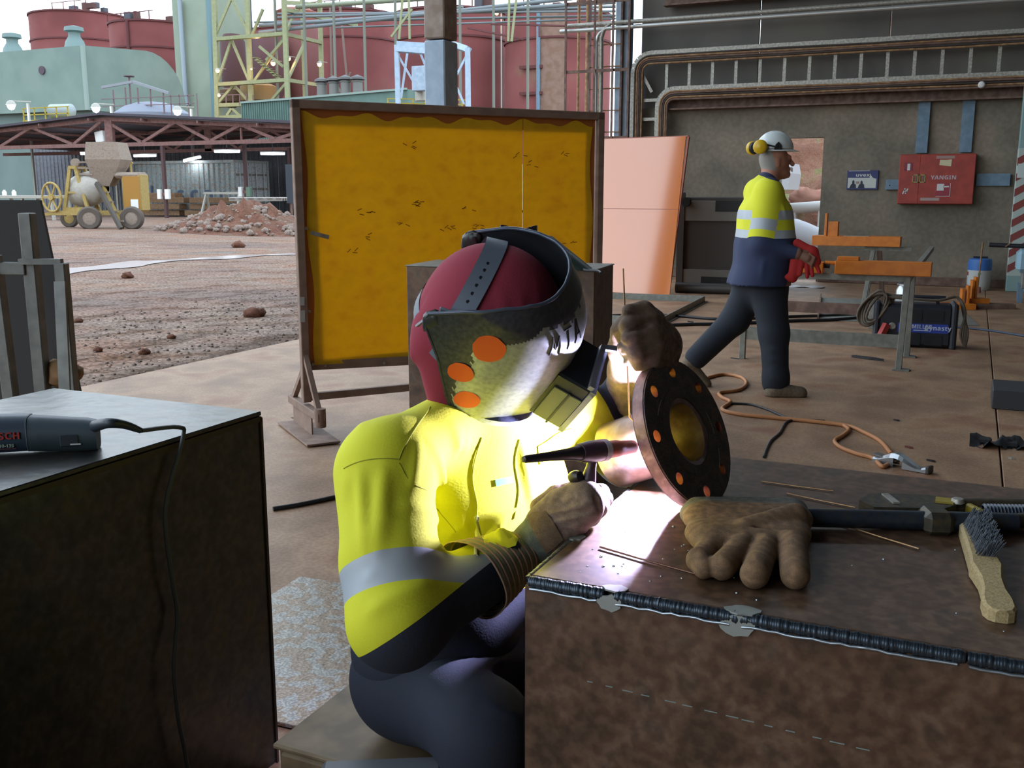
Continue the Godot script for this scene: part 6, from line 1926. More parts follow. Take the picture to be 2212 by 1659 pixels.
# ---------------------------------------------------------------- the two steel boxes in front and what lies on them
const TY := 0.87
const ARC := Vector3(-0.5106, 0.9820, -1.7530)
func build_bench():
	M.box_top = bumpy(fine_grain(mottled([0.2, Color(0.34, 0.26, 0.2), 0.45, Color(0.4, 0.3, 0.23), 0.65, Color(0.44, 0.34, 0.27), 0.85, Color(0.36, 0.29, 0.24)], 1.3, 0.012, 0.42, 0.25, 91), Color(0.8, 0.78, 0.76), Color(1, 1, 1), 3.0, 0.02), 0.02, 1.5, 0.12)
	M.box_side = M.box_top
	M.black_side = bumpy(fine_grain(mottled([0.2, Color(0.23, 0.23, 0.23), 0.5, Color(0.28, 0.28, 0.28), 0.7, Color(0.31, 0.29, 0.25), 0.9, Color(0.26, 0.27, 0.28)], 1.6, 0.012, 0.3, 0.6, 94), Color(0.85, 0.85, 0.83), Color(1, 1, 1), 3.0, 0.02), 0.012, 2.5, 0.3)
	M.black_side.metallic_specular = 0.8
	M.sheen_top = M.black_side
	left_box()
	right_box()
	seat()
	flange()
	torch_and_arc()
	loose_glove()
	rods()
	chain_clamp()
	wire_brush()
	grinder()

func left_box():
	var t := thing("black_steel_box", "large black steel box with a shiny grey top at left", "box", Vector3(-1.875, 0, -1.2))
	box_part("side_shell", Vector3(0, 0.46, 0), Vector3(0.69, 0.92, 1.36), M.black_side, t, 0.003)
	box_part("top_plate", Vector3(0, 0.9245, 0), Vector3(0.694, 0.011, 1.366), M.sheen_top, t, 0.002)
	bar_part("edge_bead", Vector3(0.345, 0.912, -0.68), Vector3(0.345, 0.912, 0.68), 0.008, 0.012, plain(hexc("3a2d22"), 0.6), t)
	bar_part("edge_bead", Vector3(0.345, 0.0, -0.68), Vector3(0.345, 0.915, -0.68), 0.008, 0.008, plain(hexc("3a2d22"), 0.6), t, Vector3.BACK)

func right_box():
	var t := thing("steel_work_box", "large brown steel box used as a workbench, with welded edges", "box", Vector3(-0.585, 0, -1.32))
	var L := 1.9
	var D := 0.84
	box_part("front_plate", Vector3(L * 0.5, (TY - 0.012) * 0.5, -0.005), Vector3(L - 0.004, TY - 0.012, 0.01), M.box_side, t, 0.002)
	box_part("side_plate", Vector3(0.005, (TY - 0.012) * 0.5, -D * 0.5), Vector3(0.01, TY - 0.012, D - 0.022), M.box_side, t, 0.002)
	box_part("side_plate", Vector3(L - 0.005, (TY - 0.012) * 0.5, -D * 0.5), Vector3(0.01, TY - 0.012, D - 0.022), M.box_side, t, 0.002)
	box_part("rear_plate", Vector3(L * 0.5, (TY - 0.012) * 0.5, -D + 0.005), Vector3(L - 0.004, TY - 0.012, 0.01), M.box_side, t, 0.002)
	box_part("top_plate", Vector3(L * 0.5, TY - 0.006, -D * 0.5 - 0.004), Vector3(L - 0.016, 0.012, D - 0.016), M.box_top, t, 0.002)
	# weld beads: overlapping ripples along the front edge, and down the left edge
	var steel := plain(hexc("46505a"), 0.38, 0.8)
	var bright := plain(hexc("a8b2ba"), 0.3, 0.9)
	var runs := [[0.012, 0.13], [0.15, 0.33], [0.335, 0.62], [0.625, 0.93], [0.935, 1.3], [1.305, 1.88]]
	for r in runs:
		var b := MB.new()
		var x: float = r[0]
		while x < r[1]:
			var k := rng.randf_range(0.9, 1.1)
			b.lathe([Vector2(0.0086 * k, -0.0025), Vector2(0.0091 * k, 0.0004), Vector2(0.0078 * k, 0.0028), Vector2(0.003, 0.0036)], 10, aim(Vector3(x, TY - 0.007 + rng.randf_range(-0.0006, 0.0006), -0.0035), Vector3(1, 0, 0)))
			x += 0.0034
		obj("weld_bead", b, steel, t)
		var e := MB.new()
		var pts := []
		x = r[0]
		while x < r[1]:
			pts.append(Vector3(x, TY - 0.0165 + rng.randf_range(-0.0012, 0.0012), 0.003 + rng.randf_range(-0.0006, 0.0006)))
			x += 0.012
		e.tube(pts, 0.0026, 6)
		obj("weld_toe", e, bright, t)
	var lb := MB.new()
	var z := -0.01
	while z > -0.8:
		lb.lathe([Vector2(0.0055, -0.003), Vector2(0.006, 0.0005), Vector2(0.0045, 0.004), Vector2(0.002, 0.005)], 8, aim(Vector3(0.004, TY - 0.006 + rng.randf_range(-0.0006, 0.0006), z), Vector3(0, 0, -1)))
		z -= 0.005
	obj("weld_bead", lb, plain(hexc("7d7a78"), 0.4, 0.7), t)
	# ground-bright patches at the bead stops
	for q in [[0.14, 0.03, 0.0], [0.33, 0.04, 0.0], [0.005, 0.03, -0.2]]:
		var m := MB.new()
		var poly := PackedVector2Array()
		for i in 14:
			var a := TAU * i / 14.0
			var rr: float = q[1] * (0.5 + 0.22 * rng.randf())
			poly.append(Vector2(cos(a) * rr, sin(a) * rr * 0.7))
		if q[2] == 0.0:
			m.prism(poly, 0.004, Transform3D(Basis(), Vector3(q[0], TY - 0.016, 0.0005)))
			m.prism(poly, 0.0025, Transform3D(Basis(Vector3(1, 0, 0), Vector3(0, 0, -1), Vector3(0, 1, 0)), Vector3(q[0] + 0.004, TY, -0.012)))
		else:
			m.prism(poly, 0.0025, Transform3D(Basis(Vector3(0, 0, 1), Vector3(1, 0, 0), Vector3(0, 1, 0)), Vector3(q[0] + 0.006, TY, q[2])))
		obj("ground_patch", m, plain(hexc("9aa09c"), 0.45, 0.6), t)
	# scriber line and spatter
	var sc := MB.new()
	for i in 14:
		var x0 := 0.1 + i * 0.03 + rng.randf() * 0.01
		sc.bar(Vector3(x0, 0.72 - i * 0.001, 0.0003), Vector3(x0 + 0.006 + 0.014 * rng.randf(), 0.72 - i * 0.001, 0.0003), 0.0014, 0.0008, Vector3.BACK)
	obj("scribed_line", sc, plain(hexc("7f8a86"), 0.5), t).set_meta("kind", "stuff")
	var sp := MB.new()
	for i in 60:
		var p := Vector3(0.05 + rng.randf() * 0.3, TY, -0.05 - rng.randf() * 0.3)
		if i > 40:
			p = Vector3(0.4 + rng.randf() * 0.8, TY, -0.04 - rng.randf() * 0.6)
		var s := 0.0012 + 0.0016 * rng.randf()
		sp.lathe([Vector2(s, 0), Vector2(s * 0.8, s * 0.5), Vector2(0, s * 0.8)], 6, Transform3D(Basis(), p))
	obj("spatter", sp, bright, t).set_meta("kind", "stuff")

func seat():
	# the low box the welder sits on, and a small case beside his thigh
	var t := thing("seat_box", "low brown steel box the welder is sitting on", "box", Vector3(-0.96, 0, -1.5))
	var m := bumpy(mottled([0.2, hexc("6b5842"), 0.5, hexc("7d684e"), 0.8, hexc("8a765c")], 1.2, 0.014, 0.5, 0.2, 95), 0.02, 1.5, 0.1)
	box_part("shell", Vector3(0.05, 0.228, -0.06), Vector3(0.34, 0.455, 0.47), m, t, 0.012)
	box_part("lid", Vector3(0.05, 0.46, -0.06), Vector3(0.35, 0.012, 0.48), m, t, 0.004)
	var c := thing("tool_case", "small grey case with black edge under the welder's thigh", "case", Vector3(-0.8, 0, -1.235), 0.5)
	box_part("body", Vector3(0, 0.245, 0), Vector3(0.2, 0.49, 0.16), plain(hexc("3d3f45"), 0.5), c, 0.01)
	box_part("lid", Vector3(0, 0.5, 0), Vector3(0.2, 0.02, 0.16), plain(hexc("5a5c62"), 0.45), c, 0.006)
	bar_part("edge_strip", Vector3(0.1, 0.5, -0.08), Vector3(0.1, 0.5, 0.08), 0.012, 0.024, M.black, c)

func flange():
	var n := Vector3(0.893, 0.407, 0.195).normalized()
	var c := Vector3(-0.4617, 1.0015, -1.8215)
	var t := thing("pipe_flange", "rusty eight-hole steel flange on a pipe stub resting on the bench", "flange", c)
	var rust := bumpy(fine_grain(mottled([0.2, hexc("3d322c"), 0.5, hexc("4c3d34"), 0.75, hexc("5a4638"), 0.92, hexc("6b4a34")], 3.0, 0.016, 0.42, 0.45, 96, false), Color(0.75, 0.72, 0.7), Color(1, 1, 1), 9.0, 0.03), 0.03, 2.0, 0.2)
	var xf := aim(Vector3.ZERO, n)
	var R := 0.144
	# disc with eight real bolt holes: an outline with holes, cut by CSG
	var disc := CSGCombiner3D.new()
	disc.name = "disc"
	t.add_child(disc)
	var cy := CSGCylinder3D.new()
	cy.name = "plate"
	cy.radius = R
	cy.height = 0.028
	cy.sides = 72
	cy.material = rust
	disc.add_child(cy)
	var bore := CSGCylinder3D.new()
	bore.name = "bore"
	bore.radius = 0.0665
	bore.height = 0.1
	bore.sides = 48
	bore.operation = CSGShape3D.OPERATION_SUBTRACTION
	bore.material = rust
	disc.add_child(bore)
	for i in 8:
		var a := TAU * (i + 0.15) / 8.0
		var h := CSGCylinder3D.new()
		h.name = "bolt_hole"
		h.radius = 0.0115
		h.height = 0.1
		h.sides = 20
		h.operation = CSGShape3D.OPERATION_SUBTRACTION
		h.material = plain(hexc("8a4a34"), 0.8)
		h.position = Vector3(cos(a) * 0.118, 0, sin(a) * 0.118)
		disc.add_child(h, true)
	disc.transform = xf.translated_local(Vector3(0, -0.014, 0))
	lathe_part("rim", [Vector2(R - 0.001, -0.0265), Vector2(R + 0.0015, -0.025), Vector2(R + 0.0015, -0.003), Vector2(R - 0.001, -0.0015)], 72, xf, bumpy(mottled([0.3, hexc("5e463c"), 0.6, hexc("775a4c"), 0.85, hexc("8a7266")], 4.0, 0.02, 0.5, 0.3, 97, false), 0.03, 2.0, 0.3), t)
	lathe_part("pipe_stub", [Vector2(0.0665, -0.178), Vector2(0.059, -0.178), Vector2(0.058, -0.004), Vector2(0.0665, -0.002), Vector2(0.0665, -0.028), Vector2(0.0665, -0.178)], 48, xf, bumpy(mottled([0.25, hexc("5f4b48"), 0.55, hexc("75605c"), 0.85, hexc("8a7672")], 3.0, 0.02, 0.35, 0.6, 98, false), 0.02, 2.0, 0.15), t)
	lathe_part("raised_ring", [Vector2(0.0665, 0.0005), Vector2(0.088, 0.0008), Vector2(0.0895, -0.001)], 60, xf, rust, t)
	var fb := MB.new()
	for i in 70:
		var a := TAU * i / 70.0
		var p := xf * Vector3(cos(a) * 0.0705, -0.031, sin(a) * 0.0705)
		var tg := (xf.basis * Vector3(-sin(a), 0, cos(a))).normalized()
		fb.lathe([Vector2(0.0058, -0.002), Vector2(0.0062, 0.0008), Vector2(0.0045, 0.0035), Vector2(0.0015, 0.0045)], 8, aim(p, tg))
	obj("fillet_weld", fb, plain(hexc("6a6460"), 0.35, 0.8), t)
	for q in [[0.5, 0.102, 0.9, 0.094], [3.7, 0.1, 4.1, 0.108], [2.9, 0.09, 3.4, 0.092]]:
		var m := MB.new()
		for i in 10:
			var a0 := lerpf(q[0], q[2], i / 10.0)
			var a1 := lerpf(q[0], q[2], (i + 0.7) / 10.0)
			var r0 := lerpf(q[1], q[3], i / 10.0)
			m.bar(xf * Vector3(cos(a0) * r0, 0.0006, sin(a0) * r0), xf * Vector3(cos(a1) * r0, 0.0006, sin(a1) * r0), 0.0012, 0.0006, n)
		obj("scratch", m, plain(hexc("9a9890"), 0.4, 0.6), t)

func torch_and_arc():
	var cap: Vector3 = Vector3(-0.632, 1.025, -1.424)
	var tip := ARC + Vector3(-0.004, 0.006, 0.012)
	var ax := (tip - cap).normalized()
	var len := (tip - cap).length()
	var t := thing("welding_torch", "maroon TIG torch with long black cap and red-brown nozzle, held by gloved hand", "torch", cap)
	var bk := plain(hexc("2a2229"), 0.35)
	var body := plain(hexc("4a3340"), 0.4)
	var xf := aim(Vector3.ZERO, ax)
	var s := len / 0.3
	lathe_part("back_cap", [Vector2(0, 0), Vector2(0.0052, 0.001), Vector2(0.0065, 0.006), Vector2(0.0077, 0.05 * s), Vector2(0.0106, 0.1 * s), Vector2(0.0131, 0.118 * s), Vector2(0.0144, 0.125 * s), Vector2(0, 0.126 * s)], 20, xf, bk, t)
	lathe_part("head", [Vector2(0, 0.122 * s), Vector2(0.0156, 0.122 * s), Vector2(0.0169, 0.128 * s), Vector2(0.0181, 0.14 * s), Vector2(0.0194, 0.145 * s), Vector2(0.0194, 0.172 * s), Vector2(0, 0.172 * s)], 22, xf, body, t)
	lathe_part("insulator_ring", [Vector2(0, 0.171 * s), Vector2(0.0198, 0.171 * s), Vector2(0.0198, 0.183 * s), Vector2(0, 0.183 * s)], 22, xf, plain(hexc("d8cfd2"), 0.5), t)
	lathe_part("ceramic_nozzle", [Vector2(0, 0.183 * s), Vector2(0.0156, 0.183 * s), Vector2(0.0156, 0.21 * s), Vector2(0.0137, 0.222 * s), Vector2(0.0119, 0.255 * s), Vector2(0.0097, 0.255 * s)], 22, xf, plain(hexc("a85a48"), 0.5), t)
	tube_part("tungsten", [ax * (0.25 * s), ax * (len - 0.006)], 0.0012, M.galv, t, 6)
	var h0 := ax * (0.158 * s)
	var h1: Vector3 = Vector3(-0.576, 0.945, -1.572)
	h1 -= cap
	var h2: Vector3 = Vector3(-0.603, 0.891, -1.549)
	h2 -= cap
	tube_part("neck", smooth_path([h0, h0.lerp(h1, 0.45), h1], 4), [0.009, 0.0085, 0.0085, 0.0085, 0.009, 0.011, 0.013, 0.014, 0.014], body, t, 14)
	tube_part("handle", [h1, h2], 0.0125, bk, t, 12)
	lathe_part("valve_knob", [Vector2(0, -0.011), Vector2(0.009, -0.0105), Vector2(0.0115, -0.004), Vector2(0.0115, 0.004), Vector2(0.009, 0.0105), Vector2(0, 0.011)], 14, aim(Vector3(-0.592, 0.965, -1.558) - cap, Vector3(0.9, 0.3, 0.3)), bk, t)
	bar_part("valve_stem", Vector3(-0.592, 0.965, -1.558) - cap, h0.lerp(h1, 0.75), 0.008, 0.008, bk, t)
	# the arc: a tiny white-hot plasma ball and its light
	var g := thing("welding_arc", "blinding white welding arc between torch tip and flange", "arc", ARC)
	var gm := plain(Color.WHITE)
	gm.emission_enabled = true
	gm.emission = Color(0.85, 0.88, 1.0)
	gm.emission_energy_multiplier = 200.0
	lathe_part("plasma", [Vector2(0, -0.003), Vector2(0.0022, -0.002), Vector2(0.003, 0), Vector2(0.0022, 0.002), Vector2(0, 0.003)], 10, Transform3D(), gm, g)
	var l := OmniLight3D.new()
	l.name = "arc_light"
	l.light_color = Color(0.82, 0.8, 1.0)
	l.light_energy = 2.3
	l.light_size = 0.004
	l.omni_range = 40.0
	l.omni_attenuation = 2.0
	l.shadow_enabled = true
	g.add_child(l)
	# filler rod in the raised glove
	var r := obj("filler_rod", _tube([Vector3(-0.598, 1.307, -1.813), Vector3(-0.584, 1.204, -1.792), Vector3(-0.572, 1.119, -1.774), Vector3(-0.559, 1.035, -1.751), ARC + Vector3(0.002, 0.012, 0.006)], 0.0016, 8), plain(hexc("b58a5e"), 0.35, 0.7))
	tag(r, "thin copper filler rod held upright in the raised glove", "rod")

func loose_glove():
	var b := Body.new()
	var y := TY + 0.021
	var P := func(x: float, z: float, h := 0.0) -> Vector3: return Vector3(x, y + h, z)
	# folded hand: palm slab, then curled fingers towards the viewer
	for q in [[-0.365, -1.56, -0.235, -1.62], [-0.34, -1.52, -0.235, -1.575], [-0.385, -1.625, -0.245, -1.675], [-0.375, -1.66, -0.25, -1.71]]:
		b.add(P.call(q[0], q[1], 0.006), P.call(q[2], q[3], 0.006), 0.03, 0.03, 0.03, Vector3.UP, 0.62)
	b.add(P.call(-0.335, -1.535, 0.004), P.call(-0.345, -1.45, -0.001), 0.021, 0.019, 0.008)
	b.add(P.call(-0.345, -1.45, -0.001), P.call(-0.332, -1.425, -0.004), 0.019, 0.016, 0.006)
	b.add(P.call(-0.292, -1.52, 0.008), P.call(-0.306, -1.435, 0.0), 0.02, 0.021, 0.006)
	b.add(P.call(-0.258, -1.53, 0.008), P.call(-0.255, -1.425, 0.0), 0.021, 0.022, 0.006)
	b.add(P.call(-0.222, -1.555, 0.008), P.call(-0.2, -1.45, -0.001), 0.024, 0.022, 0.006)
	# thumb folded over the palm
	b.add(P.call(-0.235, -1.66, 0.022), P.call(-0.3, -1.575, 0.02), 0.022, 0.015, 0.012)
	# the cuff, folded back in a roll
	b.add(P.call(-0.41, -1.69, 0.002), P.call(-0.25, -1.745, 0.004), 0.021, 0.022, 0.02)
	b.add(P.call(-0.415, -1.665, -0.002), P.call(-0.385, -1.655, 0.006), 0.016, 0.014, 0.02)
	b.fold(P.call(-0.37, -1.6, 0.02), P.call(-0.25, -1.64, 0.02), 0.01, 0.004)
	b.fold(P.call(-0.36, -1.545, 0.016), P.call(-0.21, -1.585, 0.02), 0.008, -0.007)
	b.fold(P.call(-0.31, -1.6, 0.02), P.call(-0.24, -1.7, 0.02), 0.007, -0.004)
	for i in 6:
		b.fold(P.call(-0.39 + i * 0.028, -1.7 - i * 0.008, 0.02), P.call(-0.37 + i * 0.026, -1.62 - i * 0.008, 0.02), 0.006, 0.002)
	b.floor_y = TY + 0.001
	var net := b.net(0.004)
	var at := Vector3(-0.3, TY, -1.57)
	net = shifted(net, -at)
	var t := thing("loose_glove", "worn brown leather work glove lying folded on the bench", "glove", at)
	var lea := leather(hexc("7d6146"), hexc("947455"), hexc("6a543e"), 101)
	var cloth := leather(hexc("5f6058"), hexc("757468"), hexc("50544e"), 102)
	# the knit cuff and the back panel are greyer cloth
	var f := func(p: Vector3) -> float:
		var q: Vector3 = p + at
		return (q.z + 0.34 * (q.x + 0.3)) + 1.688
	var s := split_net(net, f)
	obj("leather_hand", net_mesh(s[1]), lea, t)
	obj("cuff", net_mesh(s[0]), cloth, t)
	for k in 2:
		var pts := []
		for i in 9:
			pts.append(Vector3(-0.4 + i * 0.018, TY + 0.042 - 0.001 * k, -1.688 - 0.012 * k - i * 0.006) - at)
		tube_part("stitching", pts, 0.0009, plain(hexc("9a7c74"), 0.8), t, 5)
	var fr := MB.new()
	for i in 26:
		var a := Vector3(-0.405 + rng.randf() * 0.035, TY + 0.012 + rng.randf() * 0.02, -1.65 + rng.randf() * 0.025) - at
		fr.tube([a, a + Vector3(-0.012 * rng.randf() - 0.004, 0.006 * (rng.randf() - 0.3), 0.012 * (rng.randf() - 0.3))], 0.0009, 4)
	obj("frayed_threads", fr, plain(hexc("a8a49c"), 0.9), t).set_meta("kind", "stuff")

func leather(a: Color, b: Color, c: Color, s: int) -> StandardMaterial3D:
	return bumpy(fine_grain(mottled([0.2, c, 0.5, a, 0.8, b], 7.0, 0.014, 0.85, 0.0, s), Color(0.8, 0.78, 0.76), Color(1, 1, 1), 22.0, 0.04), 0.04, 3.0, 0.35)

func rods():
	var q := [[Vector3(-0.350, 0.873, -1.982), Vector3(-0.209, 0.873, -1.973), "copper filler rod lying farthest back on the bench"], [Vector3(-0.289, 0.873, -1.919), Vector3(-0.158, 0.873, -1.881), "copper filler rod lying between the rear rod and the clamp bar"], [Vector3(-0.171, 0.873, -1.771), Vector3(-0.039, 0.873, -1.695), "short filler rod lying on bench between clamp bar and brush"], [Vector3(-0.520, 0.873, -1.485), Vector3(-0.327, 0.873, -1.429), "filler rod lying in the arc light, end under the glove"]]
	for i in 4:
		var o := obj("filler_rod", _tube([q[i][0], (q[i][0] + q[i][1]) * 0.5 + Vector3(0, 0, 0.002), q[i][1]], 0.0017, 8), plain(hexc("b59068") if i < 3 else hexc("6a4a3c"), 0.35, 0.75))
		tag(o, q[i][2], "rod", "filler rods on the bench")

func chain_clamp():
	# a long-handled sash clamp: blue-black bar, sliding jaw, yellow-marked head, cast screw handle
	var a: Vector3 = Vector3(-0.407, 0.890, -1.664)
	var b: Vector3 = Vector3(-0.005, 0.890, -1.812)
	var t := thing("bar_clamp", "long dark bar clamp with yellow-marked jaw lying across the bench", "clamp", (a + b) * 0.5)
	var o := (a + b) * 0.5
	var dk := bumpy(mottled([0.25, hexc("2c333c"), 0.55, hexc("38424e"), 0.85, hexc("463f36")], 4.0, 0.02, 0.4, 0.5, 103), 0.02, 1.5, 0.1)
	var cast := bumpy(mottled([0.25, hexc("35322c"), 0.55, hexc("453f34"), 0.85, hexc("57492e")], 5.0, 0.02, 0.5, 0.4, 104), 0.03, 3.0, 0.3)
	var ye := plain(hexc("8c7a22"), 0.6)
	var d := (b - a).normalized()
	var sd := Vector3(d.z, 0, -d.x)                      # away from the viewer
	if sd.z > 0:
		sd = -sd
	tube_part("bar", [a - o, b - o + d * 0.12], 0.0165, dk, t, 18)
	bar_part("yellow_marking", a - o + Vector3(0, 0.008, 0) + sd * 0.0125 + d * 0.01, a - o + d * 0.26 + sd * 0.0125 + Vector3(0, 0.008, 0), 0.004, 0.01, ye, t)
	# fixed head
	var h := b - o - d * 0.015
	bar_part("jaw_collar", h - sd * 0.03, h + sd * 0.03, 0.05, 0.042, cast, t, Vector3.UP, 0.01)
	var jw := MB.new()
	jw.prism(PackedVector2Array([Vector2(-0.1, 0.02), Vector2(0.02, 0.02), Vector2(0.05, 0.045), Vector2(0.05, 0.085), Vector2(0.02, 0.1), Vector2(-0.04, 0.105), Vector2(-0.085, 0.1), Vector2(-0.115, 0.06)]), 0.028, Transform3D(Basis(d, sd, Vector3.UP), h + Vector3(0, -0.012, 0)))
	obj("jaw_casting", jw, cast, t)
	bar_part("jaw_face", h + sd * 0.04 - d * 0.055 + Vector3(0, 0.017, 0), h + sd * 0.095 - d * 0.06 + Vector3(0, 0.017, 0), 0.012, 0.004, M.galv, t)
	box_part("yellow_patch", h + sd * 0.062 + d * 0.035 + Vector3(0, 0.017, 0), Vector3(0.03, 0.004, 0.03), ye, t)
	lathe_part("pivot_bolt", [Vector2(0, 0), Vector2(0.012, 0), Vector2(0.01, 0.008), Vector2(0, 0.01)], 6, Transform3D(Basis(), h + sd * 0.055 + d * 0.055 + Vector3(0, 0.016, 0)), M.galv, t)
	# screw and handle running off to the right
	tube_part("screw_arm", smooth_path([h + sd * 0.07 + d * 0.03, h + sd * 0.08 + d * 0.12, h + sd * 0.075 + d * 0.22, h + sd * 0.05 + d * 0.34], 5), 0.018, cast, t, 12)
	var th := MB.new()
	for i in 16:
		th.lathe([Vector2(0.014, -0.003), Vector2(0.018, 0), Vector2(0.014, 0.003)], 12, aim(h + sd * 0.048 + d * (0.1 + i * 0.006), d))
	obj("thread", th, dk, t)
	tube_part("lever", smooth_path([h + d * 0.03, h + d * 0.1 - sd * 0.005, h + d * 0.2 + sd * 0.02, h + d * 0.34 - sd * 0.04], 5), 0.013, cast, t, 10)
	bar_part("lug", h + d * 0.085 + sd * 0.02, h + d * 0.075 + sd * 0.06, 0.012, 0.03, ye, t, Vector3.UP, 0.003)

func wire_brush():
	var a: Vector3 = Vector3(0.036, 0.885, -1.806)
	var b: Vector3 = Vector3(0.078, 0.885, -1.438)
	var t := thing("wire_brush", "wooden-handled wire brush lying bristles-up on bench", "brush", Vector3(a.x, TY, a.z))
	var d := (b - a)
	d.y = 0
	var L := d.length()
	d = d.normalized()
	var s := Vector3(-d.z, 0, d.x)
	if s.x < 0:
		s = -s
	# wavy wooden body, extruded from its outline seen from above, then rolled on its side
	var top := [[0.0, 0.013], [0.02, 0.018], [0.3, 0.02], [0.5, 0.0215], [0.56, 0.0235], [0.6, 0.021], [0.7, 0.0165], [0.8, 0.017], [0.88, 0.0215], [0.95, 0.0215], [0.985, 0.0165], [1.0, 0.008]]
	var g := []
	for q in top:
		var w: float = q[1]
		var p: Vector3 = d * (L * q[0])
		var sag := 0.006 * sin(q[0] * PI * 1.3)
		var hgt := 0.024
		g.append([p - s * w + Vector3(0, 0.002 + sag * 0.3, 0), p - s * w + Vector3(0, hgt - 0.004 + sag, 0), p - s * (w - 0.004) + Vector3(0, hgt + sag, 0), p + s * (w - 0.004) + Vector3(0, hgt + sag, 0), p + s * w + Vector3(0, hgt - 0.004 + sag, 0), p + s * w + Vector3(0, 0.002 + sag * 0.3, 0)])
	var m := MB.new()
	for i in g.size() - 1:
		for j in 6:
			m.face(g[i][j], g[i + 1][j], g[i + 1][(j + 1) % 6], g[i][(j + 1) % 6], d * (L * (top[i][0] + top[i + 1][0]) * 0.5) + Vector3(0, 0.013, 0))
	for e in [0, g.size() - 1]:
		for j in range(1, 5):
			var nn: Vector3 = -d if e == 0 else d
			m.tri(g[e][0], g[e][j], g[e][j + 1], nn, nn, nn)
	obj("wooden_handle", m, fine_grain(mottled([0.25, hexc("a89468"), 0.6, hexc("b8a478"), 0.85, hexc("9a8660")], 6.0, 0.02, 0.75, 0.0, 105), Color(0.85, 0.82, 0.78), Color(1, 1, 1), 20.0, 0.02), t)
	var br := MB.new()
	for i in 24:
		for j in 7:
			for k in 3:
				var u := 0.035 + 0.47 * (i + rng.randf() * 0.6) / 24.0
				var w := -0.014 + 0.028 * (j + rng.randf() * 0.6) / 7.0
				var p: Vector3 = d * (L * u) + s * w + Vector3(0, 0.024, 0)
				var lean := s * (0.012 + 0.01 * (rng.randf() - 0.4)) - d * (0.012 * (rng.randf() - 0.1 + (0.5 if u < 0.1 else 0.0)))
				br.tube([p, p + Vector3(0, 0.026 + 0.004 * rng.randf(), 0) + lean], 0.0006, 3, false)
	var bo := obj("wire_bristles", br, plain(hexc("4c5158"), 0.4, 0.7), t)
	bo.set_meta("kind", "stuff")

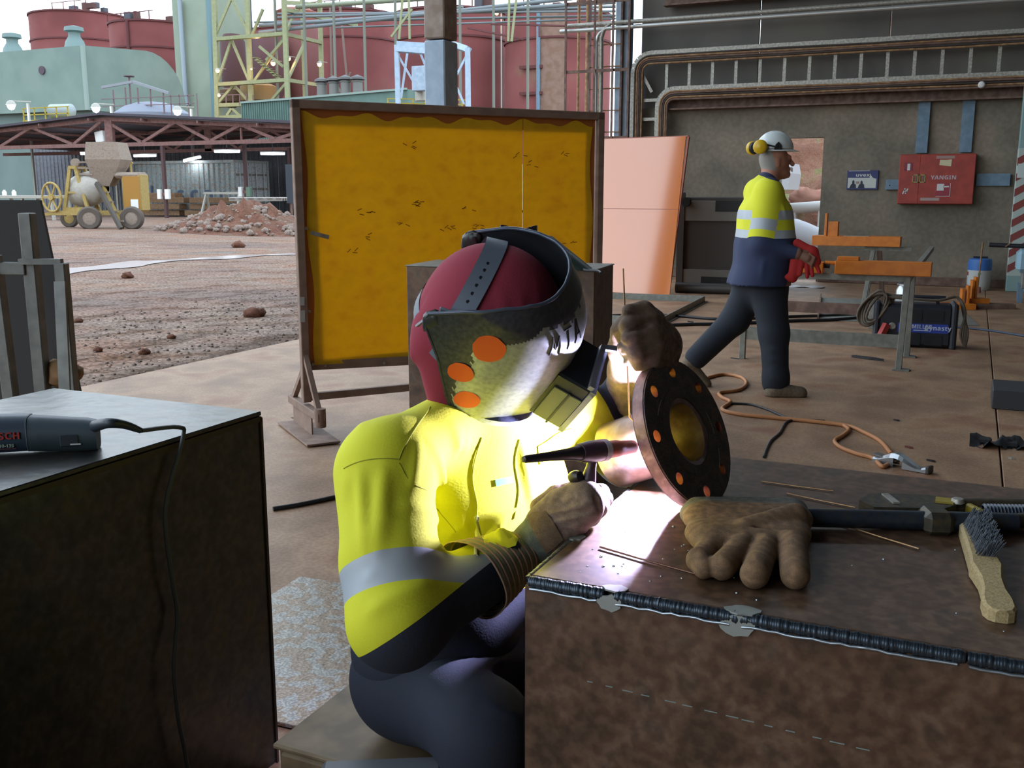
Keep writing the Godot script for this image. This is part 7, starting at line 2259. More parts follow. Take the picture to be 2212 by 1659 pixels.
func grinder():
	# small angle grinder body: only its tail end reaches into view
	var e: Vector3 = Vector3(-1.603, 0.930, -1.456)
	var a: Vector3 = Vector3(-1.856, 0.930, -1.275)
	var d := (a - e)
	d.y = 0
	d = d.normalized()
	var t := thing("angle_grinder", "dark blue-grey angle grinder lying on the black box", "grinder", Vector3(e.x, 0.93, e.z))
	var body := bumpy(plain(hexc("3a4750"), 0.55), 0.03, 2.0, 0.1)
	body.uv1_triplanar = true
	var dark := plain(hexc("262d36"), 0.5)
	var side := Vector3(-d.z, 0, d.x)
	if side.z < 0:
		side = -side
	var bs := Basis(d, Vector3.UP, d.cross(Vector3.UP))
	# tail housing: tapering rounded block
	var g := MB.new()
	var sec := [[0.0, 0.0, 0.058, 0.022], [0.006, 0.0, 0.061, 0.025], [0.02, 0.0, 0.064, 0.028], [0.11, 0.003, 0.07, 0.03], [0.128, 0.004, 0.071, 0.031]]
	_rounded_loft(g, sec, d, side)
	obj("tail_housing", g, body, t)
	var g2 := MB.new()
	_rounded_loft(g2, [[0.13, 0.005, 0.072, 0.031], [0.2, 0.004, 0.075, 0.032], [0.3, 0.003, 0.075, 0.032]], d, side)
	obj("motor_housing", g2, plain(hexc("2c3a4a"), 0.5), t)
	var g3 := MB.new()
	_rounded_loft(g3, [[0.1285, 0.004, 0.0725, 0.0318], [0.1305, 0.004, 0.0725, 0.0318]], d, side)
	obj("seam_ring", g3, plain(hexc("5d6a72"), 0.4), t)
	var g4 := MB.new()
	_rounded_loft(g4, [[0.3, 0.0, 0.075, 0.034], [0.34, 0.0, 0.07, 0.03], [0.38, 0.0, 0.06, 0.03]], d, side)
	obj("gear_head", g4, M.galv, t)
	var fx := Transform3D(Basis(-d, Vector3.UP, side), Vector3.ZERO)      # faces the viewer
	var out := 0.0315
	box_part("switch_recess", d * 0.05 + side * 0.0275 + Vector3(0, 0.026, 0), Vector3(0.036, 0.024, 0.006), dark, t, 0.002, bs)
	box_part("printed_mark", d * 0.038 + side * 0.0312 + Vector3(0, 0.019, 0), Vector3(0.02, 0.0025, 0.001), plain(hexc("c9cdd0"), 0.5), t, 0.0, bs)
	put_text("lettering", "BOSCH", 0.0135, fx.translated_local(Vector3(-0.175, 0.042, out + 0.0005)), plain(hexc("a8332e"), 0.5), t, 1.15)
	put_text("lettering", "GWS 10-125", 0.006, fx.translated_local(Vector3(-0.178, 0.022, out + 0.0002)), plain(hexc("93a095"), 0.5), t, 1.1)
	box_part("red_line", d * 0.175 + side * 0.0315 + Vector3(0, 0.0155, 0), Vector3(0.05, 0.0012, 0.001), plain(hexc("6e2b30"), 0.5), t, 0.0, bs)
	# cord: stiff sleeve, then hanging over the edge of the box
	var p0 := Vector3(0, 0.046, 0)
	var w := func(v: Vector3) -> Vector3: return v - Vector3(e.x, 0.93, e.z)
	var c1: Vector3 = w.call(Vector3(-1.519, 1.003, -1.405))
	var c2: Vector3 = w.call(Vector3(-1.503, 0.995, -1.433))
	var c3: Vector3 = w.call(Vector3(-1.488, 0.979, -1.459))
	tube_part("cord_sleeve", smooth_path([p0 - d * -0.01, c1, c2, c3], 4), [0.012, 0.012, 0.0115, 0.011, 0.0105, 0.01, 0.0095, 0.009, 0.0085, 0.008, 0.0075, 0.0065, 0.006], dark, t, 10)
	tube_part("cord", smooth_path([c3, w.call(Vector3(-1.522, 0.952, -1.6)), w.call(Vector3(-1.514, 0.925, -1.6)), w.call(Vector3(-1.510, 0.789, -1.532)), w.call(Vector3(-1.505, 0.634, -1.533)), w.call(Vector3(-1.510, 0.543, -1.546)), w.call(Vector3(-1.500, 0.439, -1.516)), w.call(Vector3(-1.500, 0.318, -1.518)), w.call(Vector3(-1.500, 0.209, -1.533)), w.call(Vector3(-1.500, 0.072, -1.532)), Vector3(-1.49 - e.x, -0.92, -1.33 - e.z)], 5), 0.0048, plain(hexc("3a4046"), 0.5), t, 8)

func _rounded_loft(m: MB, sec: Array, d: Vector3, side: Vector3):
	var rings := []
	for s in sec:
		var ring := []
		for i in 24:
			var a := TAU * i / 24.0
			var cx := signf(cos(a)) * pow(absf(cos(a)), 0.5)
			var cy := signf(sin(a)) * pow(absf(sin(a)), 0.5)
			ring.append(d * s[0] + side * (cx * s[3]) + Vector3(0, s[1] + s[2] * 0.5 * (1.0 + cy), 0))
		rings.append(ring)
	for j in rings.size() - 1:
		var c: Vector3 = d * ((sec[j][0] + sec[j + 1][0]) * 0.5) + Vector3(0, sec[j][2] * 0.5, 0)
		for i in 24:
			var k := (i + 1) % 24
			var n0: Vector3 = (rings[j][i] - c); n0 -= d * n0.dot(d)
			var n1: Vector3 = (rings[j][k] - c); n1 -= d * n1.dot(d)
			m.quads(rings[j][i], rings[j][k], rings[j + 1][k], rings[j + 1][i], n0.normalized(), n1.normalized(), n1.normalized(), n0.normalized())
	for e in [0, rings.size() - 1]:
		var nn: Vector3 = -d if e == 0 else d
		for i in range(1, 23):
			m.tri(rings[e][0], rings[e][i], rings[e][i + 1], nn, nn, nn)

# ---------------------------------------------------------------- people
func all_ids(b: Body) -> Array:
	var i := PackedInt32Array()
	for k in b.A.size():
		i.append(k)
	var f := PackedInt32Array()
	for k in b.FA.size():
		f.append(k)
	return [i, f]
# first point of a body's surface on the line from a to b
func touch(b: Body, ids: Array, a: Vector3, e: Vector3) -> Vector3:
	var d := (e - a).normalized()
	var p := a
	for k in 80:
		var s := b.dist(p, ids[0], ids[1])
		if s < 0.0006 or p.distance_to(a) > a.distance_to(e):
			break
		p += d * maxf(s * 0.8, 0.0004)
	return p
func surface_line(called: String, b: Body, ids: Array, ends: Array, r: float, m: Material, parent: Node, off: Vector3, lift := 0.0):
	var pts := []
	for q in ends:
		pts.append(touch(b, ids, q[0], q[1]))
	var sp := smooth_path(pts, 5)
	var out := []
	for p in sp:
		var g := b.grad(p, ids[0], ids[1], 0.003).normalized()
		p -= g * b.dist(p, ids[0], ids[1])
		out.append(p + g * lift - off)
	tube_part(called, out, r, m, parent, 6)
func surface_patch(called: String, b: Body, ids: Array, c: Array, n: int, lift: float, m: Material, parent: Node, off: Vector3):
	# c: four corner lines of sight (upper left, upper right, lower right, lower left)
	var k := []
	for q in c:
		k.append(touch(b, ids, q[0], q[1]))
	var g := []
	for j in n + 1:
		var row := []
		for i in n + 1:
			var u := float(i) / n
			var v := float(j) / n
			var p: Vector3 = k[0].lerp(k[1], u).lerp((k[3] as Vector3).lerp(k[2], u), v)
			for s in 4:
				var gr := b.grad(p, ids[0], ids[1], 0.003)
				p -= gr.normalized() * b.dist(p, ids[0], ids[1])
			p += b.grad(p, ids[0], ids[1], 0.003).normalized() * lift
			row.append(p - off)
		g.append(row)
	var mb := MB.new()
	mb.sheet(g)
	return obj(called, mb, m, parent)

func cloth(c: Color, rough := 0.85) -> StandardMaterial3D:
	var m := bumpy(plain(c, rough), 0.06, 4.0, 0.25)
	m.uv1_triplanar = true
	m.uv1_scale = Vector3.ONE * 6.0
	return m

func build_people():
	M.hivis = cloth(hexc("d2d228"))
	M.tape = plain(hexc("a9b0b6"), 0.45)
	M.navy = cloth(hexc("232836"))
	M.navy_shirt = cloth(hexc("2b3350"))
	welder()
	walking_man()

func welder():
	var off := Vector3(-0.93, 0.47, -1.5)
	var t := thing("person", "person in yellow hi-vis shirt and welding helmet seated, TIG welding a flange", "person", off)
	var f := Vector3(0.92, 0, 0.39)                 # the way the chest faces
	var r := Vector3(-0.39, 0, 0.92)                # towards the right hand
	var rs: Vector3 = Vector3(-0.856, 1.000, -1.372)
	var ls: Vector3 = Vector3(-0.727, 0.984, -1.898)
	var mid := (rs + ls) * 0.5
	var pel := Vector3(-0.842, 0.578, -1.52)
	var relb := Vector3(-0.765, 0.795, -1.25)
	var rwr: Vector3 = Vector3(-0.672, 0.832, -1.505)
	var lelb: Vector3 = Vector3(-0.678, 0.856, -2.117)
	var lwr: Vector3 = Vector3(-0.637, 1.042, -1.974)
	# --- shirt
	var b := Body.new()
	var nb := mid - f * 0.045 + Vector3(0, 0.05, 0)
	b.add(rs + Vector3(0, 0.005, 0), nb, 0.066, 0.06, 0.05)
	b.add(ls + Vector3(0, 0.005, 0), nb, 0.064, 0.06, 0.05)
	b.add(mid + r * 0.1 + Vector3(0, -0.09, 0) - f * 0.065, mid - r * 0.1 + Vector3(0, -0.09, 0) - f * 0.065, 0.105, 0.1, 0.05)
	for s in [1.0, -1.0]:
		b.add(mid + r * (0.085 * s) + Vector3(0, -0.13, 0) - f * 0.02, pel + r * (0.065 * s) + Vector3(0, 0.06, 0), 0.104, 0.112, 0.05)
	b.add(mid - f * 0.05 + Vector3(0, -0.02, 0), pel - f * 0.01 + Vector3(0, 0.1, 0), 0.105, 0.11, 0.05)
	b.add(mid - f * 0.015 + Vector3(0, -0.15, 0), pel + f * 0.025 + Vector3(0, 0.12, 0), 0.115, 0.118, 0.05)
	b.add(nb, nb + Vector3(0.0, 0.06, 0) + f * 0.02, 0.068, 0.058, 0.04)
	b.add(rs, relb, 0.07, 0.068, 0.05)
	b.add(rs - f * 0.03 + Vector3(0, -0.03, 0), rs.lerp(relb, 0.6) - f * 0.03, 0.064, 0.062, 0.05)
	b.add(relb, relb.lerp(rwr, 0.8), 0.066, 0.052, 0.04)
	b.add(ls, lelb, 0.068, 0.066, 0.05)
	b.add(lelb, lwr, 0.062, 0.048, 0.04)
	b.add(rs.lerp(relb, 0.7) + Vector3(-0.025, -0.02, -0.01), relb + Vector3(-0.02, -0.012, -0.015), 0.058, 0.06, 0.05)
	# folds
	var fl := [[Vector3(-0.411, 1.238, -0.775), Vector3(-1.186, 0.838, -2.239), Vector3(-0.345, 1.111, -0.778), Vector3(-0.997, 0.470, -2.248), 0.016, 0.012], [Vector3(-0.431, 1.226, -0.763), Vector3(-1.244, 0.802, -2.205), Vector3(-0.394, 1.148, -0.764), Vector3(-1.138, 0.577, -2.206), 0.012, 0.009], [Vector3(-0.445, 1.172, -0.745), Vector3(-1.286, 0.648, -2.153), Vector3(-0.403, 1.148, -0.759), Vector3(-1.165, 0.577, -2.193), 0.012, 0.008], [Vector3(-0.461, 1.160, -0.735), Vector3(-1.333, 0.612, -2.124), Vector3(-0.407, 1.142, -0.756), Vector3(-1.175, 0.559, -2.185), 0.011, 0.008], [Vector3(-0.474, 1.148, -0.727), Vector3(-1.369, 0.577, -2.100), Vector3(-0.409, 1.129, -0.753), Vector3(-1.183, 0.523, -2.174), 0.012, 0.01], [Vector3(-0.467, 1.205, -0.742), Vector3(-1.349, 0.743, -2.145), Vector3(-0.466, 1.127, -0.726), Vector3(-1.347, 0.517, -2.097), 0.014, 0.008], [Vector3(-0.488, 1.205, -0.733), Vector3(-1.409, 0.743, -2.117), Vector3(-0.476, 1.127, -0.722), Vector3(-1.375, 0.517, -2.085), 0.012, 0.006], [Vector3(-0.440, 1.230, -0.760), Vector3(-1.272, 0.814, -2.195), Vector3(-0.442, 1.185, -0.749), Vector3(-1.278, 0.684, -2.164), 0.01, 0.006], [Vector3(-0.400, 1.226, -0.777), Vector3(-1.156, 0.802, -2.246), Vector3(-0.381, 1.135, -0.767), Vector3(-1.102, 0.541, -2.215), 0.012, 0.01], [Vector3(-0.357, 1.230, -0.798), Vector3(-1.030, 0.814, -2.306), Vector3(-0.342, 1.168, -0.792), Vector3(-0.989, 0.636, -2.287), 0.01, 0.009], [Vector3(-0.339, 1.226, -0.805), Vector3(-0.980, 0.802, -2.326), Vector3(-0.303, 1.205, -0.817), Vector3(-0.876, 0.743, -2.361), 0.012, 0.007], [Vector3(-0.312, 1.271, -0.827), Vector3(-0.902, 0.933, -2.389), Vector3(-0.280, 1.250, -0.837), Vector3(-0.810, 0.874, -2.419), 0.01, 0.007], [Vector3(-0.315, 1.255, -0.822), Vector3(-0.910, 0.885, -2.376), Vector3(-0.283, 1.238, -0.834), Vector3(-0.818, 0.838, -2.408), 0.01, 0.006], [Vector3(-0.474, 1.107, -0.718), Vector3(-1.370, 0.458, -2.074), Vector3(-0.415, 1.127, -0.750), Vector3(-1.199, 0.517, -2.165), 0.01, 0.008], [Vector3(-0.468, 1.078, -0.715), Vector3(-1.352, 0.375, -2.065), Vector3(-0.421, 1.102, -0.742), Vector3(-1.215, 0.446, -2.143), 0.012, 0.01], [Vector3(-0.498, 1.185, -0.724), Vector3(-1.438, 0.684, -2.091), Vector3(-0.455, 1.250, -0.757), Vector3(-1.315, 0.874, -2.188), 0.014, 0.006], [Vector3(-0.456, 1.263, -0.759), Vector3(-1.318, 0.909, -2.194), Vector3(-0.489, 1.242, -0.740), Vector3(-1.413, 0.850, -2.138), 0.012, 0.008]]
	var base_ids := all_ids(b)
	var fp := []
	for q in fl:
		fp.append([touch(b, base_ids, q[0], q[1]), touch(b, base_ids, q[2], q[3]), q[4], q[5]])
	for q in fp:
		b.fold(q[0], q[1], q[2], q[3] * 1.5)
	for i in 9:                                       # rings of creases round the dark forearm sleeve
		var u := 0.1 + i * 0.075
		var c := relb.lerp(rwr, u)
		var a := (rwr - relb).normalized()
		var sd := a.cross(Vector3(0.35, 0.1, 0.93)).normalized()
		b.fold(c + Vector3(0.02, 0.05, 0.055) + sd * 0.07, c + Vector3(0.015, -0.05, 0.05) - sd * 0.06 + a * 0.03, 0.0085, 0.005)
	var ids := all_ids(b)
	var net := b.net(0.0075)
	net = shifted(net, -off)
	# yellow above, navy below; the sleeves have their own border beyond the tape
	var dn := (relb - rs).normalized()
	var rel := rs.distance_to(relb)
	var la := (lelb - ls).normalized()
	var lelb_len := ls.distance_to(lelb)
	var seg := func(p: Vector3, a: Vector3, e: Vector3) -> float:
		var d: Vector3 = e - a
		return (p - a - d * clampf((p - a).dot(d) / d.length_squared(), 0.0, 1.0)).length()
	var border := func(p: Vector3) -> float:          # < 0 is yellow cloth
		var w: Vector3 = p + off
		var du: float = seg.call(w, rs, relb)
		var df: float = seg.call(w, relb, rwr)
		var dt: float = seg.call(w, mid, pel) - 0.04
		var el: float = seg.call(w, lelb, lwr)
		var eu: float = seg.call(w, ls, lelb)
		var tors: float = 0.742 - w.y
		if minf(du, df) < dt and minf(du, df) < minf(el, eu):
			return (w - rs).dot(dn) + 0.55 * (w - relb).dot((rwr - relb).normalized()) - rel * 1.04
		if minf(el, eu) < dt:
			return eu - el
		return tors
	var parts := split_net(net, border)
	var band := func(p: Vector3) -> float:            # < 0 inside a band of silver tape
		var w: Vector3 = p + off
		var du: float = seg.call(w, rs, relb)
		var dt: float = seg.call(w, mid, pel) - 0.04
		if du < dt:
			var k: float = (w - rs).dot(dn) + 0.12 * (w - rs).dot(f)
			return absf(k - rel * 0.8) - 0.028
		return absf(w.y - 0.8) - 0.027
	var ys := split_net(parts[0], band)
	obj("hivis_shirt", net_mesh(ys[1]), M.hivis, t)
	obj("reflective_tape", net_mesh(ys[0]), M.tape, t)
	obj("navy_sleeves", net_mesh(parts[1]), M.navy, t)
	# seams, placket, pocket, label
	var seam := plain(hexc("9a9c26"), 0.9)
	surface_line("seam", b, ids, [[Vector3(-0.500, 1.204, -0.727), Vector3(-1.446, 0.741, -2.100)], [Vector3(-0.483, 1.212, -0.737), Vector3(-1.394, 0.762, -2.128)], [Vector3(-0.468, 1.213, -0.744), Vector3(-1.351, 0.767, -2.149)], [Vector3(-0.455, 1.213, -0.749), Vector3(-1.315, 0.764, -2.164)]], 0.0011, seam, t, off)
	surface_line("seam", b, ids, [[Vector3(-0.455, 1.213, -0.749), Vector3(-1.315, 0.764, -2.164)], [Vector3(-0.451, 1.226, -0.754), Vector3(-1.303, 0.802, -2.178)], [Vector3(-0.443, 1.243, -0.762), Vector3(-1.279, 0.852, -2.200)], [Vector3(-0.433, 1.259, -0.769), Vector3(-1.252, 0.900, -2.222)]], 0.0011, seam, t, off)
	surface_line("seam", b, ids, [[Vector3(-0.455, 1.209, -0.749), Vector3(-1.315, 0.755, -2.163)], [Vector3(-0.439, 1.189, -0.752), Vector3(-1.268, 0.695, -2.172)], [Vector3(-0.420, 1.168, -0.756), Vector3(-1.214, 0.636, -2.184)], [Vector3(-0.403, 1.148, -0.759), Vector3(-1.165, 0.577, -2.193)]], 0.001, seam, t, off)
	surface_line("placket_edge", b, ids, [[Vector3(-0.358, 1.230, -0.798), Vector3(-1.034, 0.814, -2.304)], [Vector3(-0.360, 1.209, -0.792), Vector3(-1.040, 0.755, -2.289)], [Vector3(-0.355, 1.185, -0.789), Vector3(-1.025, 0.684, -2.280)], [Vector3(-0.357, 1.160, -0.783), Vector3(-1.031, 0.612, -2.263)]], 0.0016, seam, t, off, 0.001)
	surface_line("placket_edge", b, ids, [[Vector3(-0.389, 1.232, -0.784), Vector3(-1.124, 0.820, -2.264)], [Vector3(-0.394, 1.197, -0.774), Vector3(-1.138, 0.719, -2.236)], [Vector3(-0.388, 1.164, -0.770), Vector3(-1.120, 0.624, -2.224)], [Vector3(-0.383, 1.131, -0.765), Vector3(-1.107, 0.529, -2.210)]], 0.0014, seam, t, off, 0.001)
	surface_line("zip_tape", b, ids, [[Vector3(-0.388, 1.162, -0.769), Vector3(-1.121, 0.618, -2.222)], [Vector3(-0.386, 1.148, -0.767), Vector3(-1.116, 0.577, -2.216)], [Vector3(-0.385, 1.127, -0.763), Vector3(-1.113, 0.517, -2.205)]], 0.004, plain(hexc("c9c9a0"), 0.7), t, off)
	surface_patch("pocket", b, ids, [[Vector3(-0.385, 1.163, -0.771), Vector3(-1.113, 0.622, -2.227)], [Vector3(-0.354, 1.170, -0.786), Vector3(-1.024, 0.641, -2.272)], [Vector3(-0.354, 1.135, -0.779), Vector3(-1.023, 0.541, -2.251)], [Vector3(-0.378, 1.127, -0.766), Vector3(-1.093, 0.517, -2.214)]], 8, 0.004, M.hivis, t, off)
	surface_patch("pocket", b, ids, [[Vector3(-0.343, 1.224, -0.803), Vector3(-0.990, 0.796, -2.320)], [Vector3(-0.316, 1.240, -0.819), Vector3(-0.912, 0.844, -2.366)], [Vector3(-0.310, 1.216, -0.816), Vector3(-0.895, 0.773, -2.359)], [Vector3(-0.340, 1.207, -0.801), Vector3(-0.981, 0.749, -2.314)]], 8, 0.003, M.hivis, t, off)
	surface_patch("teal_label", b, ids, [[Vector3(-0.375, 1.194, -0.782), Vector3(-1.085, 0.711, -2.259)], [Vector3(-0.361, 1.197, -0.789), Vector3(-1.044, 0.720, -2.280)], [Vector3(-0.360, 1.192, -0.788), Vector3(-1.041, 0.704, -2.277)], [Vector3(-0.374, 1.188, -0.781), Vector3(-1.081, 0.694, -2.257)]], 4, 0.003, plain(hexc("4f8f96"), 0.7), t, off)
	# collar
	var cg := MB.new()
	var nk := mid + Vector3(0.0, 0.1, 0)
	var ring := []
	for j in 3:
		var row := []
		for i in 24:
			var a := TAU * i / 24.0
			row.append(nk + f * (0.078 * cos(a)) + r * (0.085 * sin(a)) + Vector3(0, -0.02 + j * 0.022 - 0.03 * cos(a), 0) - off)
		ring.append(row)
	cg.sheet(ring, true)
	obj("collar", cg, M.navy_shirt, t)
	# --- trousers
	var l := Body.new()
	var rk := Vector3(-0.675, 0.575, -1.36)
	var lk := Vector3(-0.675, 0.575, -1.66)
	l.add(pel + r * 0.065, pel - r * 0.065, 0.108, 0.108, 0.06)
	l.add(pel + r * 0.07, rk, 0.095, 0.078, 0.05)
	l.add(pel - r * 0.075, lk, 0.095, 0.078, 0.05)
	l.add(rk, Vector3(-0.665, 0.12, -1.37), 0.074, 0.058, 0.03)
	l.add(lk, Vector3(-0.665, 0.12, -1.68), 0.074, 0.058, 0.03)
	l.add(pel + Vector3(0, 0.02, 0), pel + Vector3(0.01, 0.15, -0.01), 0.118, 0.112, 0.05)
	var li := all_ids(l)
	var lf := []
	for q in [[Vector3(-0.384, 1.029, -0.743), Vector3(-1.110, 0.232, -2.146), Vector3(-0.343, 1.037, -0.763), Vector3(-0.991, 0.256, -2.205), 0.012, 0.009], [Vector3(-0.387, 1.014, -0.738), Vector3(-1.118, 0.191, -2.133), Vector3(-0.340, 1.004, -0.758), Vector3(-0.983, 0.161, -2.188), 0.012, 0.009], [Vector3(-0.366, 0.992, -0.743), Vector3(-1.057, 0.125, -2.147), Vector3(-0.337, 0.983, -0.755), Vector3(-0.973, 0.102, -2.181), 0.01, 0.007], [Vector3(-0.477, 1.045, -0.704), Vector3(-1.378, 0.280, -2.033), Vector3(-0.427, 1.037, -0.725), Vector3(-1.233, 0.256, -2.094), 0.014, 0.008], [Vector3(-0.468, 0.979, -0.694), Vector3(-1.351, 0.090, -2.005), Vector3(-0.384, 0.979, -0.732), Vector3(-1.110, 0.090, -2.116), 0.012, 0.006]]:
		lf.append([touch(l, [li[0], PackedInt32Array()], q[0], q[1]), touch(l, [li[0], PackedInt32Array()], q[2], q[3]), q[4], q[5]])
	for q in lf:
		l.fold(q[0], q[1], q[2], q[3])
	obj("trousers", net_mesh(shifted(l.net(0.011), -off)), M.navy, t)
	var bo := Body.new()
	for z in [-1.37, -1.68]:
		bo.add(Vector3(-0.71, 0.11, z), Vector3(-0.71, 0.05, z), 0.055, 0.05, 0.02)
		bo.add(Vector3(-0.74, 0.045, z), Vector3(-0.65, 0.04, z + 0.03), 0.05, 0.042, 0.03)
	bo.floor_y = 0.001
	obj("boots", net_mesh(shifted(bo.net(0.012), -off)), plain(hexc("3d3228"), 0.8), t)
	welder_head(t, off)
	right_glove(t, off, relb, rwr)
	left_glove(t, off, lelb, lwr)

func welder_head(t: Node3D, off: Vector3):
	var hc := Vector3(-0.76, 1.238, -1.576)
	# head frame: F the way the face looks, U crown, E towards the near ear
	var rt := Vector3(0.909, 0, -0.416)
	var up := Vector3(-0.079, 0.982, -0.172)
	var fw := Vector3(-0.409, -0.19, -0.893)
	var F := (rt * 0.86 - up * 0.484 + fw * 0.159).normalized()
	var U := (rt * 0.449 + up * 0.573 - fw * 0.684)
	U = (U - F * U.dot(F)).normalized()
	var E := F.cross(U).normalized()
	var X := Transform3D(Basis(F, U, E), hc - off)
	# --- hood of maroon cloth
	var h := Body.new()
	h.add(Vector3(-0.004, 0.0, 0.0), Vector3(-0.002, 0.001, 0.0), 0.1175, 0.1175, 0.03)
	h.add(Vector3(0.03, -0.03, 0), Vector3(0.0, 0.0, 0), 0.1, 0.11, 0.04)
	h.add(Vector3(-0.02, -0.05, 0.01), Vector3(0.043, -0.185, 0.06), 0.085, 0.06, 0.04)
	h.add(Vector3(-0.057, -0.06, 0.055), Vector3(0.022, -0.165, 0.115), 0.05, 0.024, 0.03)
	h.add(Vector3(-0.075, -0.07, 0.055), Vector3(-0.085, -0.1, 0.075), 0.03, 0.012, 0.02, Vector3(1, 0.5, 0), 0.5)
	for q in [[Vector3(-0.02, 0.1, 0.06), Vector3(0.03, 0.06, 0.1), 0.01, 0.005], [Vector3(-0.03, 0.08, 0.085), Vector3(0.01, 0.03, 0.115), 0.009, 0.006], [Vector3(0.01, 0.105, 0.05), Vector3(0.05, 0.075, 0.08), 0.009, 0.005], [Vector3(-0.1, 0.05, 0.03), Vector3(-0.11, -0.03, 0.05), 0.008, -0.005], [Vector3(0.02, 0.11, 0.0), Vector3(0.06, 0.09, 0.06), 0.01, 0.004]]:
		h.fold(q[0], q[1], q[2], q[3])
	var hood := obj("hood", net_mesh(h.net(0.006)), cloth(hexc("8c2a3c"), 0.9), t)
	hood.transform = X
	var col := Body.new()
	col.add(Vector3(0.015, -0.16, 0.125), Vector3(0.04, -0.18, 0.125), 0.018, 0.01, 0.01)
	var pc := obj("pink_undershirt", net_mesh(col.net(0.006)), cloth(hexc("b0509a")), t)
	pc.transform = X
	# --- helmet shell
	var top_k := [[0.0, 0.154], [25.0, 0.152], [45.0, 0.147], [70.0, 0.138], [90.0, 0.122], [110.0, 0.085], [130.0, 0.036]]
	var bot_k := [[0.0, -0.2], [20.0, -0.208], [40.0, -0.214], [55.0, -0.208], [70.0, -0.178], [90.0, -0.11], [110.0, -0.034], [130.0, 0.018]]
	var fr_k := [[-0.222, 0.132], [-0.21, 0.15], [-0.19, 0.162], [-0.15, 0.168], [-0.08, 0.168], [0.0, 0.165], [0.05, 0.158], [0.085, 0.145], [0.12, 0.115], [0.154, 0.07]]
	var look := func(k: Array, x: float) -> float:
		if x <= k[0][0]:
			return k[0][1]
		for i in k.size() - 1:
			if x <= k[i + 1][0]:
				return lerpf(k[i][1], k[i + 1][1], (x - k[i][0]) / (k[i + 1][0] - k[i][0]))
		return k[-1][1]
	var pos := func(ang: float, v: float, inset := 0.0) -> Vector3:
		var a := absf(ang)
		var u: float = lerpf(look.call(bot_k, a), look.call(top_k, a), v)
		var fr: float = look.call(fr_k, u) - inset
		var w := 0.124 - inset + 0.006 * (1.0 - absf(u + 0.03) / 0.15) - 0.03 * smoothstep(0.09, 0.16, u) - 0.02 * smoothstep(-0.14, -0.22, u)
		if a > 90.0:
			var k := (a - 90.0) / 40.0
			return Vector3(-0.104 * k, u, signf(ang) * w * (1.0 - 0.05 * k * k))
		return Vector3(fr * cos(deg_to_rad(ang)), u, w * sin(deg_to_rad(ang)))
	var NA := 120
	var NV := 70
	var grid := []
	for j in NV + 1:
		var row := []
		for i in NA + 1:
			row.append(pos.call(-130.0 + 260.0 * i / NA, float(j) / NV))
		grid.append(row)
	var nn := []
	for j in NV + 1:
		var row := []
		for i in NA + 1:
			var dx: Vector3 = grid[j][mini(i + 1, NA)] - grid[j][maxi(i - 1, 0)]
			var dy: Vector3 = grid[mini(j + 1, NV)][i] - grid[maxi(j - 1, 0)][i]
			var k := dx.cross(dy).normalized()
			if k.dot(grid[j][i] + Vector3(0.02, 0.03, 0)) < 0:
				k = -k
			row.append(k)
		nn.append(row)
	var noise := FastNoiseLite.new()
	noise.seed = 6
	noise.frequency = 28.0
	var silver := MB.new()
	var dark := MB.new()
	var inner := MB.new()
	for j in NV:
		for i in NA:
			var ang := -130.0 + 260.0 * (i + 0.5) / NA
			var v := (j + 0.5) / NV
			var c: Vector3 = grid[j][i]
			var nz := noise.get_noise_3d(c.x, c.y, c.z)
			var worn := v > 0.91 - 0.2 * smoothstep(50.0, 95.0, absf(ang)) + 0.03 * nz or absf(ang) > 90.0 + 9.0 * nz or v < 0.07 + 0.03 * nz
			var m := dark if worn else silver
			m.quads(grid[j][i], grid[j][i + 1], grid[j + 1][i + 1], grid[j + 1][i], nn[j][i], nn[j][i + 1], nn[j + 1][i + 1], nn[j + 1][i])
			inner.quads(grid[j][i] - nn[j][i] * 0.003, grid[j][i + 1] - nn[j][i + 1] * 0.003, grid[j + 1][i + 1] - nn[j + 1][i + 1] * 0.003, grid[j + 1][i] - nn[j + 1][i] * 0.003, -nn[j][i], -nn[j][i + 1], -nn[j + 1][i + 1], -nn[j + 1][i])
	var hm := Node3D.new()
	hm.name = "welding_helmet"
	t.add_child(hm)
	hm.transform = X
	hm.set_meta("label", "worn silver and black welding helmet with orange dots")
	var sv := bumpy(mottled([0.2, hexc("8a918c"), 0.5, hexc("9aa19c"), 0.85, hexc("a7ada6")], 8.0, 0.02, 0.42, 0.35, 111, false), 0.03, 2.0, 0.1)
	var dk := bumpy(mottled([0.2, hexc("2d3036"), 0.55, hexc("3a3e46"), 0.85, hexc("4a4844")], 8.0, 0.02, 0.4, 0.2, 112, false), 0.03, 2.0, 0.1)
	obj("shell", silver, sv, hm)
	obj("worn_shell_edge", dark, dk, hm)
	obj("shell_inside", inner, plain(hexc("23252a"), 0.6), hm)
	var rim := []
	for i in NA + 1:
		rim.append(grid[NV][i] - nn[NV][i] * 0.0015)
	tube_part("top_rim", rim, 0.0034, plain(hexc("4d5563"), 0.35, 0.3), hm, 8)
	var lo := []
	for i in NA + 1:
		lo.append(grid[0][i] - nn[0][i] * 0.0015)
	tube_part("lower_rim", lo, 0.003, dk, hm, 8)
	# forehead flap standing over the top rim, as the folded rear of the shell
	# lens holder
	var lb := Basis()
	var lens_c := Vector3(0.18, -0.05, 0.0)
	var bk := plain(hexc("2c3038"), 0.35, 0.2)
	box_part("lens_housing", lens_c, Vector3(0.07, 0.118, 0.118), bk, hm, 0.004)
	var fm := MB.new()
